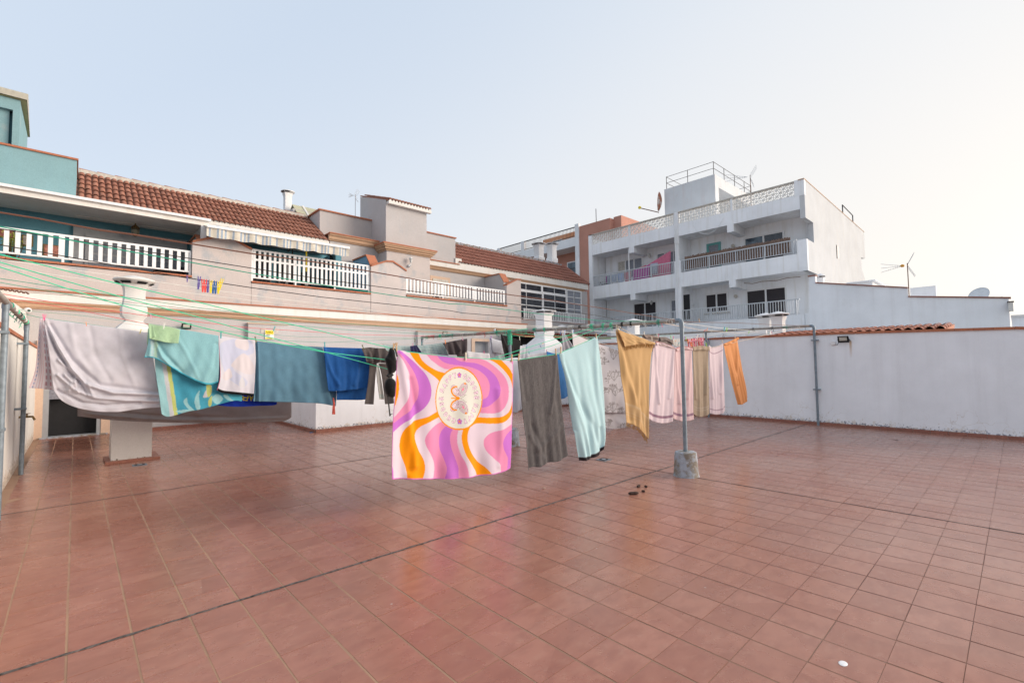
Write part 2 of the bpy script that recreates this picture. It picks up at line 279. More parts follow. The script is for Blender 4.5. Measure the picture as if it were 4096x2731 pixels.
# ------------------------------------------------------------------ mesh and object helpers
class MB:
    def __init__(s): s.v = []; s.f = []; s.mi = []
    def add(s, V, Fc, mi=0):
        o = len(s.v); s.v += [tuple(map(float, p)) for p in V]; s.f += [tuple(o + i for i in f) for f in Fc]; s.mi += [mi] * len(Fc); return s
    def box(s, a, b, mi=0):
        x0, x1 = sorted((a[0], b[0])); y0, y1 = sorted((a[1], b[1])); z0, z1 = sorted((a[2], b[2]))
        return s.add([(x0, y0, z0), (x1, y0, z0), (x1, y1, z0), (x0, y1, z0), (x0, y0, z1), (x1, y0, z1), (x1, y1, z1), (x0, y1, z1)],
                     [(0, 3, 2, 1), (4, 5, 6, 7), (0, 1, 5, 4), (1, 2, 6, 5), (2, 3, 7, 6), (3, 0, 4, 7)], mi)
    def prism(s, poly, axis, a, b, mi=0):
        """poly: 2-D outline in the two other axes (x,y,z order), extruded along axis from a to b"""
        def P(q, t):
            q = list(q); q.insert(axis, t); return tuple(q)
        n = len(poly); V = [P(q, a) for q in poly] + [P(q, b) for q in poly]
        Fc = [tuple(range(n))[::-1], tuple(range(n, 2 * n))] + [(i, (i + 1) % n, n + (i + 1) % n, n + i) for i in range(n)]
        return s.add(V, Fc, mi)
    def bar(s, p, q, w, h=None, mi=0):
        """square bar from p to q"""
        h = h or w; p = np.array(p, float); q = np.array(q, float); d = q - p; d /= np.linalg.norm(d)
        up = np.array([0, 0, 1.0]) if abs(d[2]) < 0.95 else np.array([0, 1.0, 0])
        a = np.cross(d, up); a /= np.linalg.norm(a); b = np.cross(a, d)
        V = [c + sx * a * w / 2 + sz * b * h / 2 for c in (p, q) for sx, sz in ((-1, -1), (1, -1), (1, 1), (-1, 1))]
        return s.add(V, [(0, 1, 2, 3), (7, 6, 5, 4), (0, 4, 5, 1), (1, 5, 6, 2), (2, 6, 7, 3), (3, 7, 4, 0)], mi)
    def tube(s, pts, r, n=8, mi=0, cap=True):
        pts = [np.array(p, float) for p in pts]; rs = r if isinstance(r, (list, tuple)) else [r] * len(pts)
        o = len(s.v); prev = None
        for k, p in enumerate(pts):
            d = pts[min(k + 1, len(pts) - 1)] - pts[max(k - 1, 0)]; d = d / (np.linalg.norm(d) + 1e-12)
            if prev is None:
                up = np.array([0, 0, 1.0]) if abs(d[2]) < 0.9 else np.array([1.0, 0, 0])
                a = np.cross(d, up)
            else: a = prev - d * np.dot(prev, d)
            a /= np.linalg.norm(a); prev = a; b = np.cross(d, a)
            for i in range(n):
                t = 2 * math.pi * i / n; s.v.append(tuple(p + rs[k] * (math.cos(t) * a + math.sin(t) * b)))
        for k in range(len(pts) - 1):
            for i in range(n):
                j = (i + 1) % n; s.f.append((o + k * n + i, o + k * n + j, o + (k + 1) * n + j, o + (k + 1) * n + i)); s.mi.append(mi)
        if cap:
            s.f.append(tuple(o + i for i in range(n))[::-1]); s.f.append(tuple(o + (len(pts) - 1) * n + i for i in range(n))); s.mi += [mi, mi]
        return s
    def lathe(s, c, prof, n=20, mi=0, sq=0.0, sx=1.0, sy=1.0, rot=0.0):
        """profile [(r,z)]; sq>0 squares the section"""
        o = len(s.v)
        for r, z in prof:
            for i in range(n):
                t = 2 * math.pi * i / n + math.pi / n
                k = 1.0
                if sq: k = 1 + sq * (1 / max(abs(math.cos(t)), abs(math.sin(t))) - 1)
                x, y = r * k * math.cos(t) * sx, r * k * math.sin(t) * sy
                s.v.append((c[0] + x * math.cos(rot) - y * math.sin(rot), c[1] + x * math.sin(rot) + y * math.cos(rot), c[2] + z))
        for k in range(len(prof) - 1):
            for i in range(n):
                j = (i + 1) % n; s.f.append((o + k * n + i, o + k * n + j, o + (k + 1) * n + j, o + (k + 1) * n + i)); s.mi.append(mi)
        s.f.append(tuple(o + i for i in range(n))[::-1]); s.f.append(tuple(o + (len(prof) - 1) * n + i for i in range(n))); s.mi += [mi, mi]
        return s
WL = {}
def tag(o, label=None, cat=None, group=None, kind=None):
    if label: o['label'] = label
    if cat: o['category'] = cat
    if group: o['group'] = group
    if kind: o['kind'] = kind
    return o
def mesh(name, mb, mats, org=(0, 0, 0), smooth=False, bevel=0):
    me = bpy.data.meshes.new(name)
    v = (np.array(mb.v, float) - np.array(org)).tolist()
    me.from_pydata(v, [], mb.f)
    for mm in (mats if isinstance(mats, (list, tuple)) else [mats]): me.materials.append(mm)
    if any(mb.mi): me.polygons.foreach_set('material_index', mb.mi)
    if smooth: me.polygons.foreach_set('use_smooth', [True] * len(me.polygons))
    me.update(); return me
def build(name, mb, mats, parent=None, smooth=False, bevel=0, loc=None, kind=None, label=None):
    org = WL[parent.name] if parent else (tuple(loc) if loc is not None else (0, 0, 0))
    o = bpy.data.objects.new(name, mesh(name, mb, mats, org, smooth)); C.objects.link(o)
    if parent: o.parent = parent
    else: o.location = org
    WL[o.name] = org
    if bevel:
        b = o.modifiers.new('bevel', 'BEVEL'); b.width = bevel; b.segments = 2; b.limit_method = 'ANGLE'; b.angle_limit = R_(40)
    if smooth:
        try:
            e = o.modifiers.new('split', 'EDGE_SPLIT'); e.split_angle = R_(40)
        except Exception: pass
    if kind: o['kind'] = kind
    if label: o['label'] = label
    return o
def inst(name, me, loc, parent=None, rot=(0, 0, 0), scale=(1, 1, 1)):
    o = bpy.data.objects.new(name, me); C.objects.link(o)
    if parent:
        o.parent = parent; org = WL[parent.name]; o.location = [loc[i] - org[i] for i in range(3)]
    else: o.location = loc
    o.rotation_euler = rot; o.scale = scale; WL[o.name] = tuple(loc); return o
def thing(name, label, cat, loc=(0, 0, 0), group=None):
    o = bpy.data.objects.new(name, None); C.objects.link(o); o.location = loc; o.empty_display_size = 0.1
    WL[o.name] = tuple(loc); return tag(o, label, cat, group)
def bar_unit(h, w, d):  # upright baluster mesh with origin at its foot
    return MB().box((-w / 2, -d / 2, 0), (w / 2, d / 2, h))

# ================================================================== SETTING: ground, rooftop floor
build('ground', MB().add([(-1500, -1500, -9), (1500, -1500, -9), (1500, 1500, -9), (-1500, 1500, -9)], [(0, 1, 2, 3)]), simple('dry_ground', (0.22, 0.20, 0.17), 0.95, scale=0.05), kind='structure')
hb = MB(); ysh = np.linspace(-620, 25, 30)
prof = [58 + 3.5 * math.sin(y / 47) + 1.5 * math.sin(y / 13) - 40 * max(0, (y + 40) / 65) ** 2 for y in ysh]
for k in range(29):
    hb.add([(820, ysh[k], -9), (820, ysh[k + 1], -9), (900, ysh[k + 1], -9 + prof[k + 1]), (900, ysh[k], -9 + prof[k]), (1000, ysh[k], -9), (1000, ysh[k + 1], -9)], [(0, 1, 2, 3), (3, 2, 5, 4)])
build('hill', hb, simple('distant_hill', (0.40, 0.47, 0.54), 1.0, scale=0.03), kind='structure')

FX0, FX1, FY0, FY1 = -0.72, 14.7, -5.4, 12.6
slab = MB().box((FX0 - .3, FY0, -0.5), (FX1 + 0.3, FY1, -0.0015))
floor = build('roof_terrace_floor', slab, M['grout'], kind='structure')
JY = (0.0, 4.2); JX = 6.6
def tile_mb(w, d): return MB().prism([(-w / 2, -d / 2), (w / 2, -d / 2), (w / 2, d / 2), (-w / 2, d / 2)], 2, -0.01, 0.0)
tw, td = 0.2875, 0.2955
def bev_tile():
    e = 0.0; a, b = tw / 2, td / 2
    V = [(-a, -b, -0.008), (a, -b, -0.008), (a, b, -0.008), (-a, b, -0.008), (-a, -b, -0.0008), (a, -b, -0.0008), (a, b, -0.0008), (-a, b, -0.0008),
         (-a + e, -b + e, 0), (a - e, -b + e, 0), (a - e, b - e, 0), (-a + e, b - e, 0)]
    return MB().add(V, [(0, 1, 5, 4), (1, 2, 6, 5), (2, 3, 7, 6), (3, 0, 4, 7), (4, 5, 9, 8), (5, 6, 10, 9), (6, 7, 11, 10), (7, 4, 8, 11), (8, 9, 10, 11)])
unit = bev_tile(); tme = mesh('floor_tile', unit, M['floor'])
cells = []
for i in range(-3, 50):
    for j in range(-18, 43):
        x, y = (i + .5) * .3, (j + .5) * .3
        if x < -0.72 or x > 14.25 + .055 * 0 + 0.15: continue
        if x > 4.45 and y > 8.5: continue
        px, py = pr((x, y, 0)); vis = -150 < px[0] < 4250 and 1300 < py[0] < 2900
        dz = (np.array([x, y, 0]) - CAM) @ ROT[2]
        if dz < 0.25: vis = False
        cells.append((x, y, vis, dz if vis else 1e6))
cells.sort(key=lambda c: c[3])
rest = MB(); cnt = 0
for k, (x, y, vis, dz) in enumerate(cells):
    rx, ry = rng.normal(0, 0.0016, 2); z = rng.normal(0, 0.0004); jx, jy = rng.normal(0, 0.0008, 2)
    if vis and cnt < 298:
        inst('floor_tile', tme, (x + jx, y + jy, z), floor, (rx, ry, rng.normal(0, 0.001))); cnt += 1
    else:
        o = len(rest.v)
        for vx, vy, vz in unit.v: rest.v.append((x + jx + vx, y + jy + vy, z + vz + ry * -vx + rx * vy))
        rest.f += [tuple(o + q for q in f) for f in unit.f]; rest.mi += [0] * len(unit.f)
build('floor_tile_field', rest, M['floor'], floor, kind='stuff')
# expansion joints: crumbly bitumen beads lying in three grout lines
def joint(p, q, w):
    n = int(np.linalg.norm(np.subtract(q, p)) / 0.05); mb = MB(); p = np.array(p); q = np.array(q); d = (q - p) / np.linalg.norm(q - p); nrm = np.array([-d[1], d[0], 0])
    L = []; Rr = []
    for k in range(n + 1):
        c = p + (q - p) * k / n; ww = w * (0.75 + 0.5 * rng.random()); s_ = rng.normal(0, w * 0.12)
        L.append(tuple(c + nrm * (ww / 2 + s_) + np.array([0, 0, 0.0012 + .001 * rng.random()]))); Rr.append(tuple(c - nrm * (ww / 2 - s_) + np.array([0, 0, 0.0012])))
    mid = [tuple((np.array(a) + np.array(b)) / 2 + np.array([0, 0, 0.0025 + 0.002 * rng.random()])) for a, b in zip(L, Rr)]
    V = L + mid + Rr; m_ = n + 1
    mb.add(V, [(k, k + 1, m_ + k + 1, m_ + k) for k in range(n)] + [(m_ + k, m_ + k + 1, 2 * m_ + k + 1, 2 * m_ + k) for k in range(n)]); return mb
build('expansion_joint', joint((-0.7, 0, 0), (14.2, 0, 0), 0.027), M['bitumen'], floor)
build('expansion_joint', joint((-0.7, 4.2, 0), (14.3, 4.2, 0), 0.014), M['bitumen'], floor)
build('expansion_joint', joint((6.6, -5.3, 0), (6.6, 8.3, 0), 0.012), M['bitumen'], floor)
# skirting tiles along the walls (counted pieces)
sk = mesh('skirting_tile', MB().box((-0.147, -0.006, 0.0), (0.147, 0.006, 0.075)), M['cap_brown'])
def XR(y): return 14.06 + (y + 3.87) * 0.045
for k in range(44):
    y = -4.4 + k * .3
    inst('skirting_tile', sk, (XR(y) - 0.009, y, 0), floor, (0, 0, R_(90) - 0.045))
for k in range(12): inst('skirting_tile', sk, (4.52, 8.55 + k * .3, 0), floor, (0, 0, R_(90)))
for k in range(33): inst('skirting_tile', sk, (4.68 + k * .3, 8.388, 0), floor)
for k in range(13): inst('skirting_tile', sk, (0.75 + k * .3, 12.388, 0), floor)

# ================================================================== roof-terrace walls
wall_r = thing('white_parapet_wall', 'long white rendered parapet wall on the right with terracotta coping and flaking foot', 'wall', (XR(0), 0, 0))
mb = MB(); ys = [-5.4, -3.9, -0.8, 3.0, 8.6]; zt = [2.08, 2.25, 2.33, 2.36, 2.37]
for a in range(4):
    y0, y1 = ys[a], ys[a + 1]
    V = [(XR(y0), y0, -.3), (XR(y1), y1, -.3), (XR(y1), y1, zt[a + 1]), (XR(y0), y0, zt[a])]; V += [(x + .2, y, z) for x, y, z in V]
    mb.add(V, [(0, 3, 2, 1), (4, 5, 6, 7), (3, 7, 6, 2), (0, 4, 7, 3), (1, 2, 6, 5)])
build('rendered_wall', mb, M['wall_white'], wall_r)
def ZT(y): return float(np.interp(y, ys, zt))
cp = MB().box((-.13, -.148, 0), (.13, .148, .055)); cpm = mesh('coping_tile', cp, M['cap'])
for k in range(47):
    y = -5.2 + k * .3
    o = inst('coping_tile', cpm, (XR(y) + .1, y, ZT(y)), wall_r, (math.atan2(ZT(y + .1) - ZT(y - .1), .2), 0, -0.045))
wall_l = thing('cream_parapet_wall', 'cream white parapet wall on the left with terracotta coping behind two grey pipes', 'wall', (-0.7, 6, 0))
build('rendered_wall', MB().box((-.9, -5.4, -.3), (-.7, 12.38, 2.2)), M['wall_cream'], wall_l)
cpl = mesh('coping_tile', MB().box((-.125, -.148, 0), (.125, .148, .05)), M['cap'])
for k in range(59): inst('coping_tile', cpl, (-.8, -5.2 + k * .3, 2.2), wall_l)
block = thing('white_roof_block', 'low white boxed-in stairwell with flaking foot behind the laundry', 'roof block', (9, 10, 0))
build('rendered_wall', MB().box((4.53, 8.4, -.3), (14.55, 12.39, 1.8)), M['wall_white'], block)
build('coping', MB().box((4.49, 8.36, 1.8), (14.55, 8.5, 1.84)), M['cap'], block)

sn = thing('white_annex', 'white rendered annex with clay tile edge beyond the cream wall at the far left', 'annex', (-2, 11.8, 0))
build('annex_wall', MB().prism([(-5, -1), (-.9, -1), (-.9, 3.05), (-1.05, 3.2), (-5, 3.2)], 1, 11.5, 12.4), M['wall_cream'], sn)
anm = MB(); V = []
for yy_, r in ((-.06, .07), (.9, .07)):
    for k in range(7): t = math.pi * k / 6; V.append((-math.cos(t) * r, yy_, math.sin(t) * r))
anm.add(V, [(k, k + 1, 8 + k, 7 + k) for k in range(6)] + [tuple(range(7))]); anme = mesh('roof_tile', anm, M['cap'])
for k in range(20): inst('roof_tile', anme, (-1.15 - k * .16, 11.5, 3.2 + k * .004), sn, (.05, 0, 0))

# ================================================================== ROW HOUSE (beige facade), two houses
YF = 12.45
def merge_xz(pts): return pts
def rail(parent, x0, x1, y, z0, z1, n, mat, mid=None, posts=(), w=.045, th=.05, zfoot=None, along='x'):
    """railing part with rails and counted balusters as sub-parts"""
    mb = MB()
    if along == 'x': P = lambda t, z: (t, y, z)
    else: P = lambda t, z: (y, t, z)
    mb.bar(P(x0, z1), P(x1, z1), .06, th); mb.bar(P(x0, z0), P(x1, z0), .045, .04)
    if mid: mb.bar(P(x0, mid), P(x1, mid), .05, .06)
    r = build('railing', mb, mat, parent)
    me = mesh('baluster', MB().box((-w / 2, -w / 3, 0), (w / 2, w / 3, z1 - z0)) if along == 'x' else MB().box((-w / 3, -w / 2, 0), (w / 3, w / 2, z1 - z0)), mat)
    for k in range(n):
        t = x0 + (x1 - x0) * (k + .5) / n
        inst('baluster', me, P(t, z0), r)
    if posts:
        pm = mesh('post', MB().box((-.025, -.025, 0), (.025, .025, z1 - zfoot)), mat)
        for t in posts: inst('post', pm, P(t, zfoot), r)
    return r
hA = thing('row_house', 'beige rendered row house on the left with teal porch, striped awning and clay tile roof', 'house', (3, 13, 0))
hB = thing('row_house', 'grey beige row house with square stair tower, long clay roof and glazed veranda', 'house', (14, 13, 0))
DX = 9.25
def split(fn):
    fn(hA, -6.0, DX); fn(hB, DX, None)
# lower wall
wl = MB().box((-6, YF, -.3), (-0.48, YF + .3, 3.2)); wl.box((-0.48, YF, 2.05), (0.47, YF + .3, 3.2)); wl.box((0.47, YF, -.3), (DX, YF + .3, 3.2))
build('lower_wall', wl, M['facade_grey'], hA)
wb = MB().box((DX, YF, -.3), (12.9, YF + .3, 3.2)); wb.box((12.9, YF, -.3), (13.7, YF + .3, 1.6)); wb.box((12.9, YF, 2.72), (13.7, YF + .3, 3.2)); wb.box((13.7, YF, -.3), (15.8, YF + .3, 3.2)); wb.box((15.8, YF, -9), (15.6, 16, 3.2))
wb.box((15.8, 13.6, -9), (23.1, 16.0, 4.0))
build('lower_wall', wb, M['facade_grey'], hB)
# cornice mouldings and white band, then the terracotta line
def moulding(parent, x0, x1, y, z0, z1, proj, name='cornice', mat='cornice', ends=True):
    H = z1 - z0
    pr_ = [(y, z0), (y - proj * .25, z0), (y - proj * .3, z0 + H * .12), (y - proj * .5, z0 + H * .2), (y - proj * .62, z0 + H * .42), (y - proj * .66, z0 + H * .6), (y - proj * .9, z0 + H * .74), (y - proj, z0 + H * .82), (y - proj, z1), (y, z1)]
    return build(name, MB().prism(pr_, 0, x0, x1), M[mat], parent)
for hh, x0, x1 in ((hA, -6, DX), (hB, DX, 15.95)):
    moulding(hh, x0, x1, YF, 3.17, 3.36, .13)
    build('white_band', MB().box((x0, YF - .15, 3.36), (x1 + (0.06 if x1 > 12 else 0), YF + .1, 3.60)), M['band_white'], hh)
    build('coping_line', MB().box((x0, YF - .19, 3.60), (x1 + (0.1 if x1 > 12 else 0), YF + .1, 3.64)), M['cap'], hh)
# parapets with pitched end panels
def gable(parent, pts, x0, x1, ztop=None):
    build('gable_panel', MB().prism([(x0, 3.64), (x1, 3.64)] + [(x, z) for x, z in reversed(pts)], 1, YF, YF + .22), M['facade'], parent)
    mb = MB()
    for (xa, za), (xb, zb) in zip(pts[:-1], pts[1:]): mb.add([(xa, YF - .04, za), (xb, YF - .04, zb), (xb, YF + .26, zb), (xa, YF + .26, za), (xa, YF - .04, za + .06), (xb, YF - .04, zb + .06), (xb, YF + .26, zb + .06), (xa, YF + .26, za + .06)], [(0, 3, 2, 1), (4, 5, 6, 7), (0, 1, 5, 4), (1, 2, 6, 5), (2, 3, 7, 6), (3, 0, 4, 7)])
    build('gable_coping', mb, M['cap'], parent)
par = MB().box((-6, YF, 3.64), (2.43, YF + .2, 4.33)); par.box((4.0, YF, 3.64), (8.0, YF + .2, 4.35))
build('parapet', par, M['facade'], hA)
build('parapet', MB().box((9.5, YF, 3.64), (14.87, YF + .2, 4.42)), M['facade'], hB)
def sill(parent, x0, x1, z, n, mat='cap', y=YF):
    L = (x1 - x0) / n; me = mesh('sill_tile', MB().box((-L / 2 + .003, -.14, 0), (L / 2 - .003, .14, .05)), M[mat])
    s = build('sill', MB().box((x0, y + .0, z - .02), (x1, y + .2, z)), M['mortar'], parent)
    for k in range(n): inst('sill_tile', me, (x0 + L * (k + .5), y + .1, z), s)
sill(hA, -2.83, 2.43, 4.33, 17); sill(hA, 4.0, 8.0, 4.35, 13); sill(hB, 9.5, 14.87, 4.42, 18)
gable(hA, [(2.43, 5.36), (3.06, 5.62), (3.38, 5.65), (3.99, 5.38)], 2.43, 3.99)
gable(hA, [(8.02, 5.40), (8.64, 5.66), (8.92, 5.68), (9.25, 5.53)], 8.02, 9.25)
gable(hB, [(9.25, 5.53), (9.5, 5.40)], 9.25, 9.5)
gable(hB, [(14.87, 5.42), (15.55, 5.76), (15.8, 5.77)], 14.87, 15.8)
build('corner_return', MB().box((15.58, YF + .22, 3.64), (15.8, 14.1, 5.76)), M['facade_grey'], hB)
# divider walls running back from the gables
def divider(parent, x0, x1, z_top, y_peak, z_front, mat):
    build('divider_wall', MB().prism([(YF + .22, 3.64), (14.2, 3.64), (14.2, z_top), (y_peak, z_top), (YF + .22, z_front)], 0, x0, x1), M[mat], parent)
    mb = MB()
    for (ya, za), (yb, zb) in (((YF + .2, z_front), (y_peak, z_top)), ((y_peak, z_top), (14.2, z_top))):
        mb.add([(x0 - .04, ya, za), (x1 + .04, ya, za), (x1 + .04, yb, zb), (x0 - .04, yb, zb), (x0 - .04, ya, za + .05), (x1 + .04, ya, za + .05), (x1 + .04, yb, zb + .05), (x0 - .04, yb, zb + .05)], [(0, 3, 2, 1), (4, 5, 6, 7), (0, 1, 5, 4), (1, 2, 6, 5), (2, 3, 7, 6), (3, 0, 4, 7)])
    build('divider_coping', mb, M['cap'], parent)
divider(hA, 2.62, 2.9, 5.72, 13.1, 5.42, 'teal')
divider(hA, 8.1, 8.4, 5.92, 13.0, 5.50, 'blue_side')
divider(hB, 14.88, 15.2, 6.03, 12.95, 5.60, 'facade_grey')
rail(hA, -2.9, 2.40, YF + .1, 4.50, 5.09, 28, M['whitemetal'], posts=(-2.85, -.3, 2.39), w=.085, zfoot=4.38)
rail(hA, 4.02, 7.98, YF + .1, 4.53, 5.42, 26, M['whitemetal'], mid=5.11, posts=(4.03, 5.35, 6.68, 7.97), w=.07, zfoot=4.4)
rail(hB, 9.5, 14.82, YF + .1, 4.58, 5.15, 32, M['whitemetal'], posts=(9.52, 11.3, 13.0, 14.8), w=.07, zfoot=4.47)
# teal porch, house A
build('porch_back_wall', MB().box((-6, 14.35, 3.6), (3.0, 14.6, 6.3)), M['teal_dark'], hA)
build('porch_floor', MB().box((-6, YF + .2, 3.5), (DX, 14.6, 3.62)), M['mortar'], hA)
build('porch_ceiling', MB().box((-6, 12.75, 6.02), (2.8, 14.4, 6.07)), M['band_white'], hA)
build('porch_beam', MB().box((-6, 12.62, 5.96), (2.86, 12.78, 6.16)), M['band_white'], hA)
build('porch_gutter', MB().box((-6, 12.54, 6.10), (2.90, 12.62, 6.17)), M['whitemetal'], hA)
build('porch_post', MB().box((2.66, 12.62, 4.4), (2.80, 12.76, 5.96)), M['whitemetal'], hA)
build('porch_side_frame', MB().box((2.70, 12.78, 4.4), (2.74, 14.3, 6.0)), M['greyrail'], hA)
dr = build('shutter_door', MB().box((-.14, 14.26, 3.62), (2.55, 14.35, 5.80)), M['greyframe'], hA)
for q in range(2):
    x0 = .12 + q * 1.2
    build('door_leaf', MB().box((x0, 14.22, 3.64), (x0 + 1.1, 14.26, 5.6)), M['greyframe'], dr)
    for r_ in range(4):
        for c_ in range(3): build('pane', MB().box((x0 + .08 + c_ * .33, 14.205, 3.75 + r_ * .44), (x0 + .38 + c_ * .33, 14.22, 4.12 + r_ * .44)), M['curtain'], dr)
# porch things of their own
lm = thing('wall_lantern', 'small brass lantern hanging under the teal porch ceiling above the shutter door', 'lantern', (1.21, 14.0, 5.6))
build('lamp_glass', MB().lathe((1.21, 13.9, 5.62), [(.03, 0), (.09, .06), (.11, .18), (.05, .26)], 8), simple('smoked_lamp_glass', (.16, .15, .11), .2), lm)
build('lamp_cap', MB().lathe((1.21, 13.9, 5.86), [(.12, 0), (.08, .06), (.02, .12), (.01, .2)], 8), M['brass'], lm)
for k, (px, py, ww, hh_) in enumerate(((25, 930, .3, .28), (110, 962, .22, .3), (210, 1003, .38, .34))):
    c = ony(px, py, 14.3)
    t = build('wall_picture', MB().box((c[0] - ww / 2, 14.31, c[2] - hh_ / 2), (c[0] + ww / 2, 14.345, c[2] + hh_ / 2), 0).box((c[0] - ww / 2 + .03, 14.30, c[2] - hh_ / 2 + .03), (c[0] + ww / 2 - .03, 14.31, c[2] + hh_ / 2 - .03), 1), [M['brass'], simple('picture_print_%s' % 'abc'[k], ((.3, .1, .08), (.35, .3, .28), (.5, .2, .15))[k], .5, var=.6, scale=25)])
    tag(t, ('red framed picture on the teal porch wall nearest the left edge', 'small framed townscape picture on the teal porch wall between the other two', 'wide framed picture with red figure on the teal wall beside the shutter door')[k], 'picture', 'pictures on the teal porch wall')
pot = thing('potted_plant', 'yellow green shrub standing behind the white railing of the teal porch', 'plant', (-1.25, 13.1, 3.62))
lf = MB(); st = MB()
cpl_ = ony(40, 985, 13.0)
for k in range(16):
    a = rng.random() * 6.28; top = np.array([cpl_[0] + .28 * math.cos(a) * rng.random(), 13.0 + .25 * math.sin(a), 4.75 + .3 * rng.random()]); base = np.array([cpl_[0], 13.0, 3.9])
    st.tube([base, (base + top) / 2 + rng.normal(0, .03, 3), top], .008, 4)
    for q in range(26):
        c = top + rng.normal(0, .07, 3); d = rng.normal(0, 1, 3); d /= np.linalg.norm(d); e = np.cross(d, rng.normal(0, 1, 3)); e /= np.linalg.norm(e)
        lf.add([c, c + d * .03 + e * .01, c + d * .06, c + d * .03 - e * .01], [(0, 1, 2, 3)])
build('foliage', lf, simple('yellow_green_leaf', (.30, .34, .06), .6), pot); build('stem', st, M['brass'], pot)
build('pot', MB().lathe((cpl_[0], 13.0, 3.62), [(.12, 0), (.17, .25), (.19, .3)], 16), M['cap'], pot)
dg = thing('black_dog', 'small black dog lying behind the porch railing at its right end', 'dog', (2.0, 12.9, 4.4))
me_ = MB(); me_.lathe((1.9, 12.95, 4.38), [(.05, 0), (.28, .03), (.26, .12), (.12, .20), (.03, .23)], 14, sx=1.3)
me_.lathe((2.28, 12.9, 4.46), [(.02, 0), (.08, .05), (.09, .12), (.05, .19), (.01, .22)], 12)
for s_ in (-1, 1): me_.lathe((2.28 + .06 * s_, 12.92, 4.62), [(.035, 0), (.025, .04), (.004, .09)], 6)
build('body', me_, M['black'], dg, smooth=True)
# middle terrace of house A (awning, gym kit, doors)
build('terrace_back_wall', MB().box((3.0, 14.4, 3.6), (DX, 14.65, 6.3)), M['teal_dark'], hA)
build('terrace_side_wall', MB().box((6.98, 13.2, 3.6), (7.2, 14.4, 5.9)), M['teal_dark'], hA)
for x0, x1, z1_ in ((3.75, 5.1, 5.75), (5.35, 5.9, 5.6)):
    d_ = build('sliding_door', MB().box((x0, 14.32, 3.62), (x1, 14.4, z1_)), M['greyframe'], hA)
    for q in range(2): build('pane', MB().box((x0 + .06 + q * (x1 - x0) / 2, 14.30, 3.75), (x0 + (q + 1) * (x1 - x0) / 2 - .05, 14.32, z1_ - .1)), M['glass'], d_)
aw = thing('striped_awning', 'half rolled blue and cream striped awning with white front bar over the middle terrace', 'awning', (5, 12.4, 5.8))
a0 = ony(828, 903, 12.0); a1 = ony(1398, 992, 12.0)
build('front_bar', MB().bar((a0[0], 12.0, a0[2]), (a1[0], 12.0, a1[2]), .06, .075), M['whitemetal'], aw)
val = MB(); nS = 84
def az_(t): return a0[2] + (a1[2] - a0[2]) * t - .04
for k in range(nS):
    t0, t1 = k / nS, (k + 1) / nS; x0 = a0[0] + .0 + (a1[0] - a0[0]) * t0; x1 = a0[0] + (a1[0] - a0[0]) * t1
    dz = lambda t: -.24 - .035 * abs(math.sin(t * nS / 12 * math.pi)) - .0
    yy = lambda t: 12.02 + .02 * math.sin(t * 60)
    mi = 1 if (k % 4 == 1 or k % 12 == 7) else 0
    val.add([(x0, yy(t0), az_(t0)), (x1, yy(t1), az_(t1)), (x1, yy(t1) + .03, az_(t1) + dz(t1)), (x0, yy(t0) + .03, az_(t0) + dz(t0))], [(0, 1, 2, 3)], mi)
vo_ = build('valance', val, [M['awn_cream'], M['awn_blue']], aw); sd = vo_.modifiers.new('s', 'SOLIDIFY'); sd.thickness = .004
can = MB()
for k in range(42):
    t0, t1 = k / 42, (k + 1) / 42; x0 = a0[0] + (a1[0] - a0[0]) * t0; x1 = a0[0] + (a1[0] - a0[0]) * t1
    can.add([(x0, 12.05, az_(t0) + .03), (x1, 12.05, az_(t1) + .03), (x1 + .1, 13.7, 6.32), (x0 + .1, 13.7, 6.32)], [(0, 1, 2, 3)], 1 if k % 3 == 1 else 0)
co_ = build('canopy', can, [M['awn_cream'], M['awn_blue']], aw); sd = co_.modifiers.new('s', 'SOLIDIFY'); sd.thickness = .004
for x in (a0[0] + .3, a1[0] - .3): build('folding_arm', MB().bar((x, 12.08, az_(0)), (x + .1, 13.7, 6.25), .04), M['whitemetal'], aw)
pb = thing('punching_bag', 'black punching bag on yellow strap behind the white railing of the middle terrace', 'punching bag', (5.95, 13.3, 4.2))
build('bag', MB().lathe((5.95, 13.3, 4.2), [(.13, 0), (.16, .03), (.16, .82), (.12, .86)], 16), M['black'], pb, smooth=True)
build('bag_print', MB().box((5.86, 13.125, 4.55), (5.97, 13.14, 4.60)).box((5.86, 13.125, 4.47), (5.95, 13.14, 4.51)), M['lampglass'], pb)
build('strap', MB().box((5.93, 13.27, 5.06), (5.98, 13.29, 5.95)), M['yellow'], pb)
eb = thing('exercise_frame', 'black pull up frame with bars beside the punching bag', 'exercise frame', (6.0, 13.5, 3.6))
fr_ = MB(); fr_.tube([(5.4, 13.5, 5.75), (5.5, 13.5, 5.9), (6.9, 13.5, 5.86), (7.0, 13.5, 5.7)], .03, 8); fr_.tube([(6.9, 13.5, 3.62), (6.9, 13.5, 5.85)], .025, 8)
fr_.tube([(5.55, 13.5, 3.62), (5.55, 13.5, 5.85)], .025, 8)
build('tube_frame', fr_, M['black'], eb); build('foot_bar', MB().box((6.2, 13.0, 4.3), (7.2, 13.1, 4.42)), M['black'], eb)
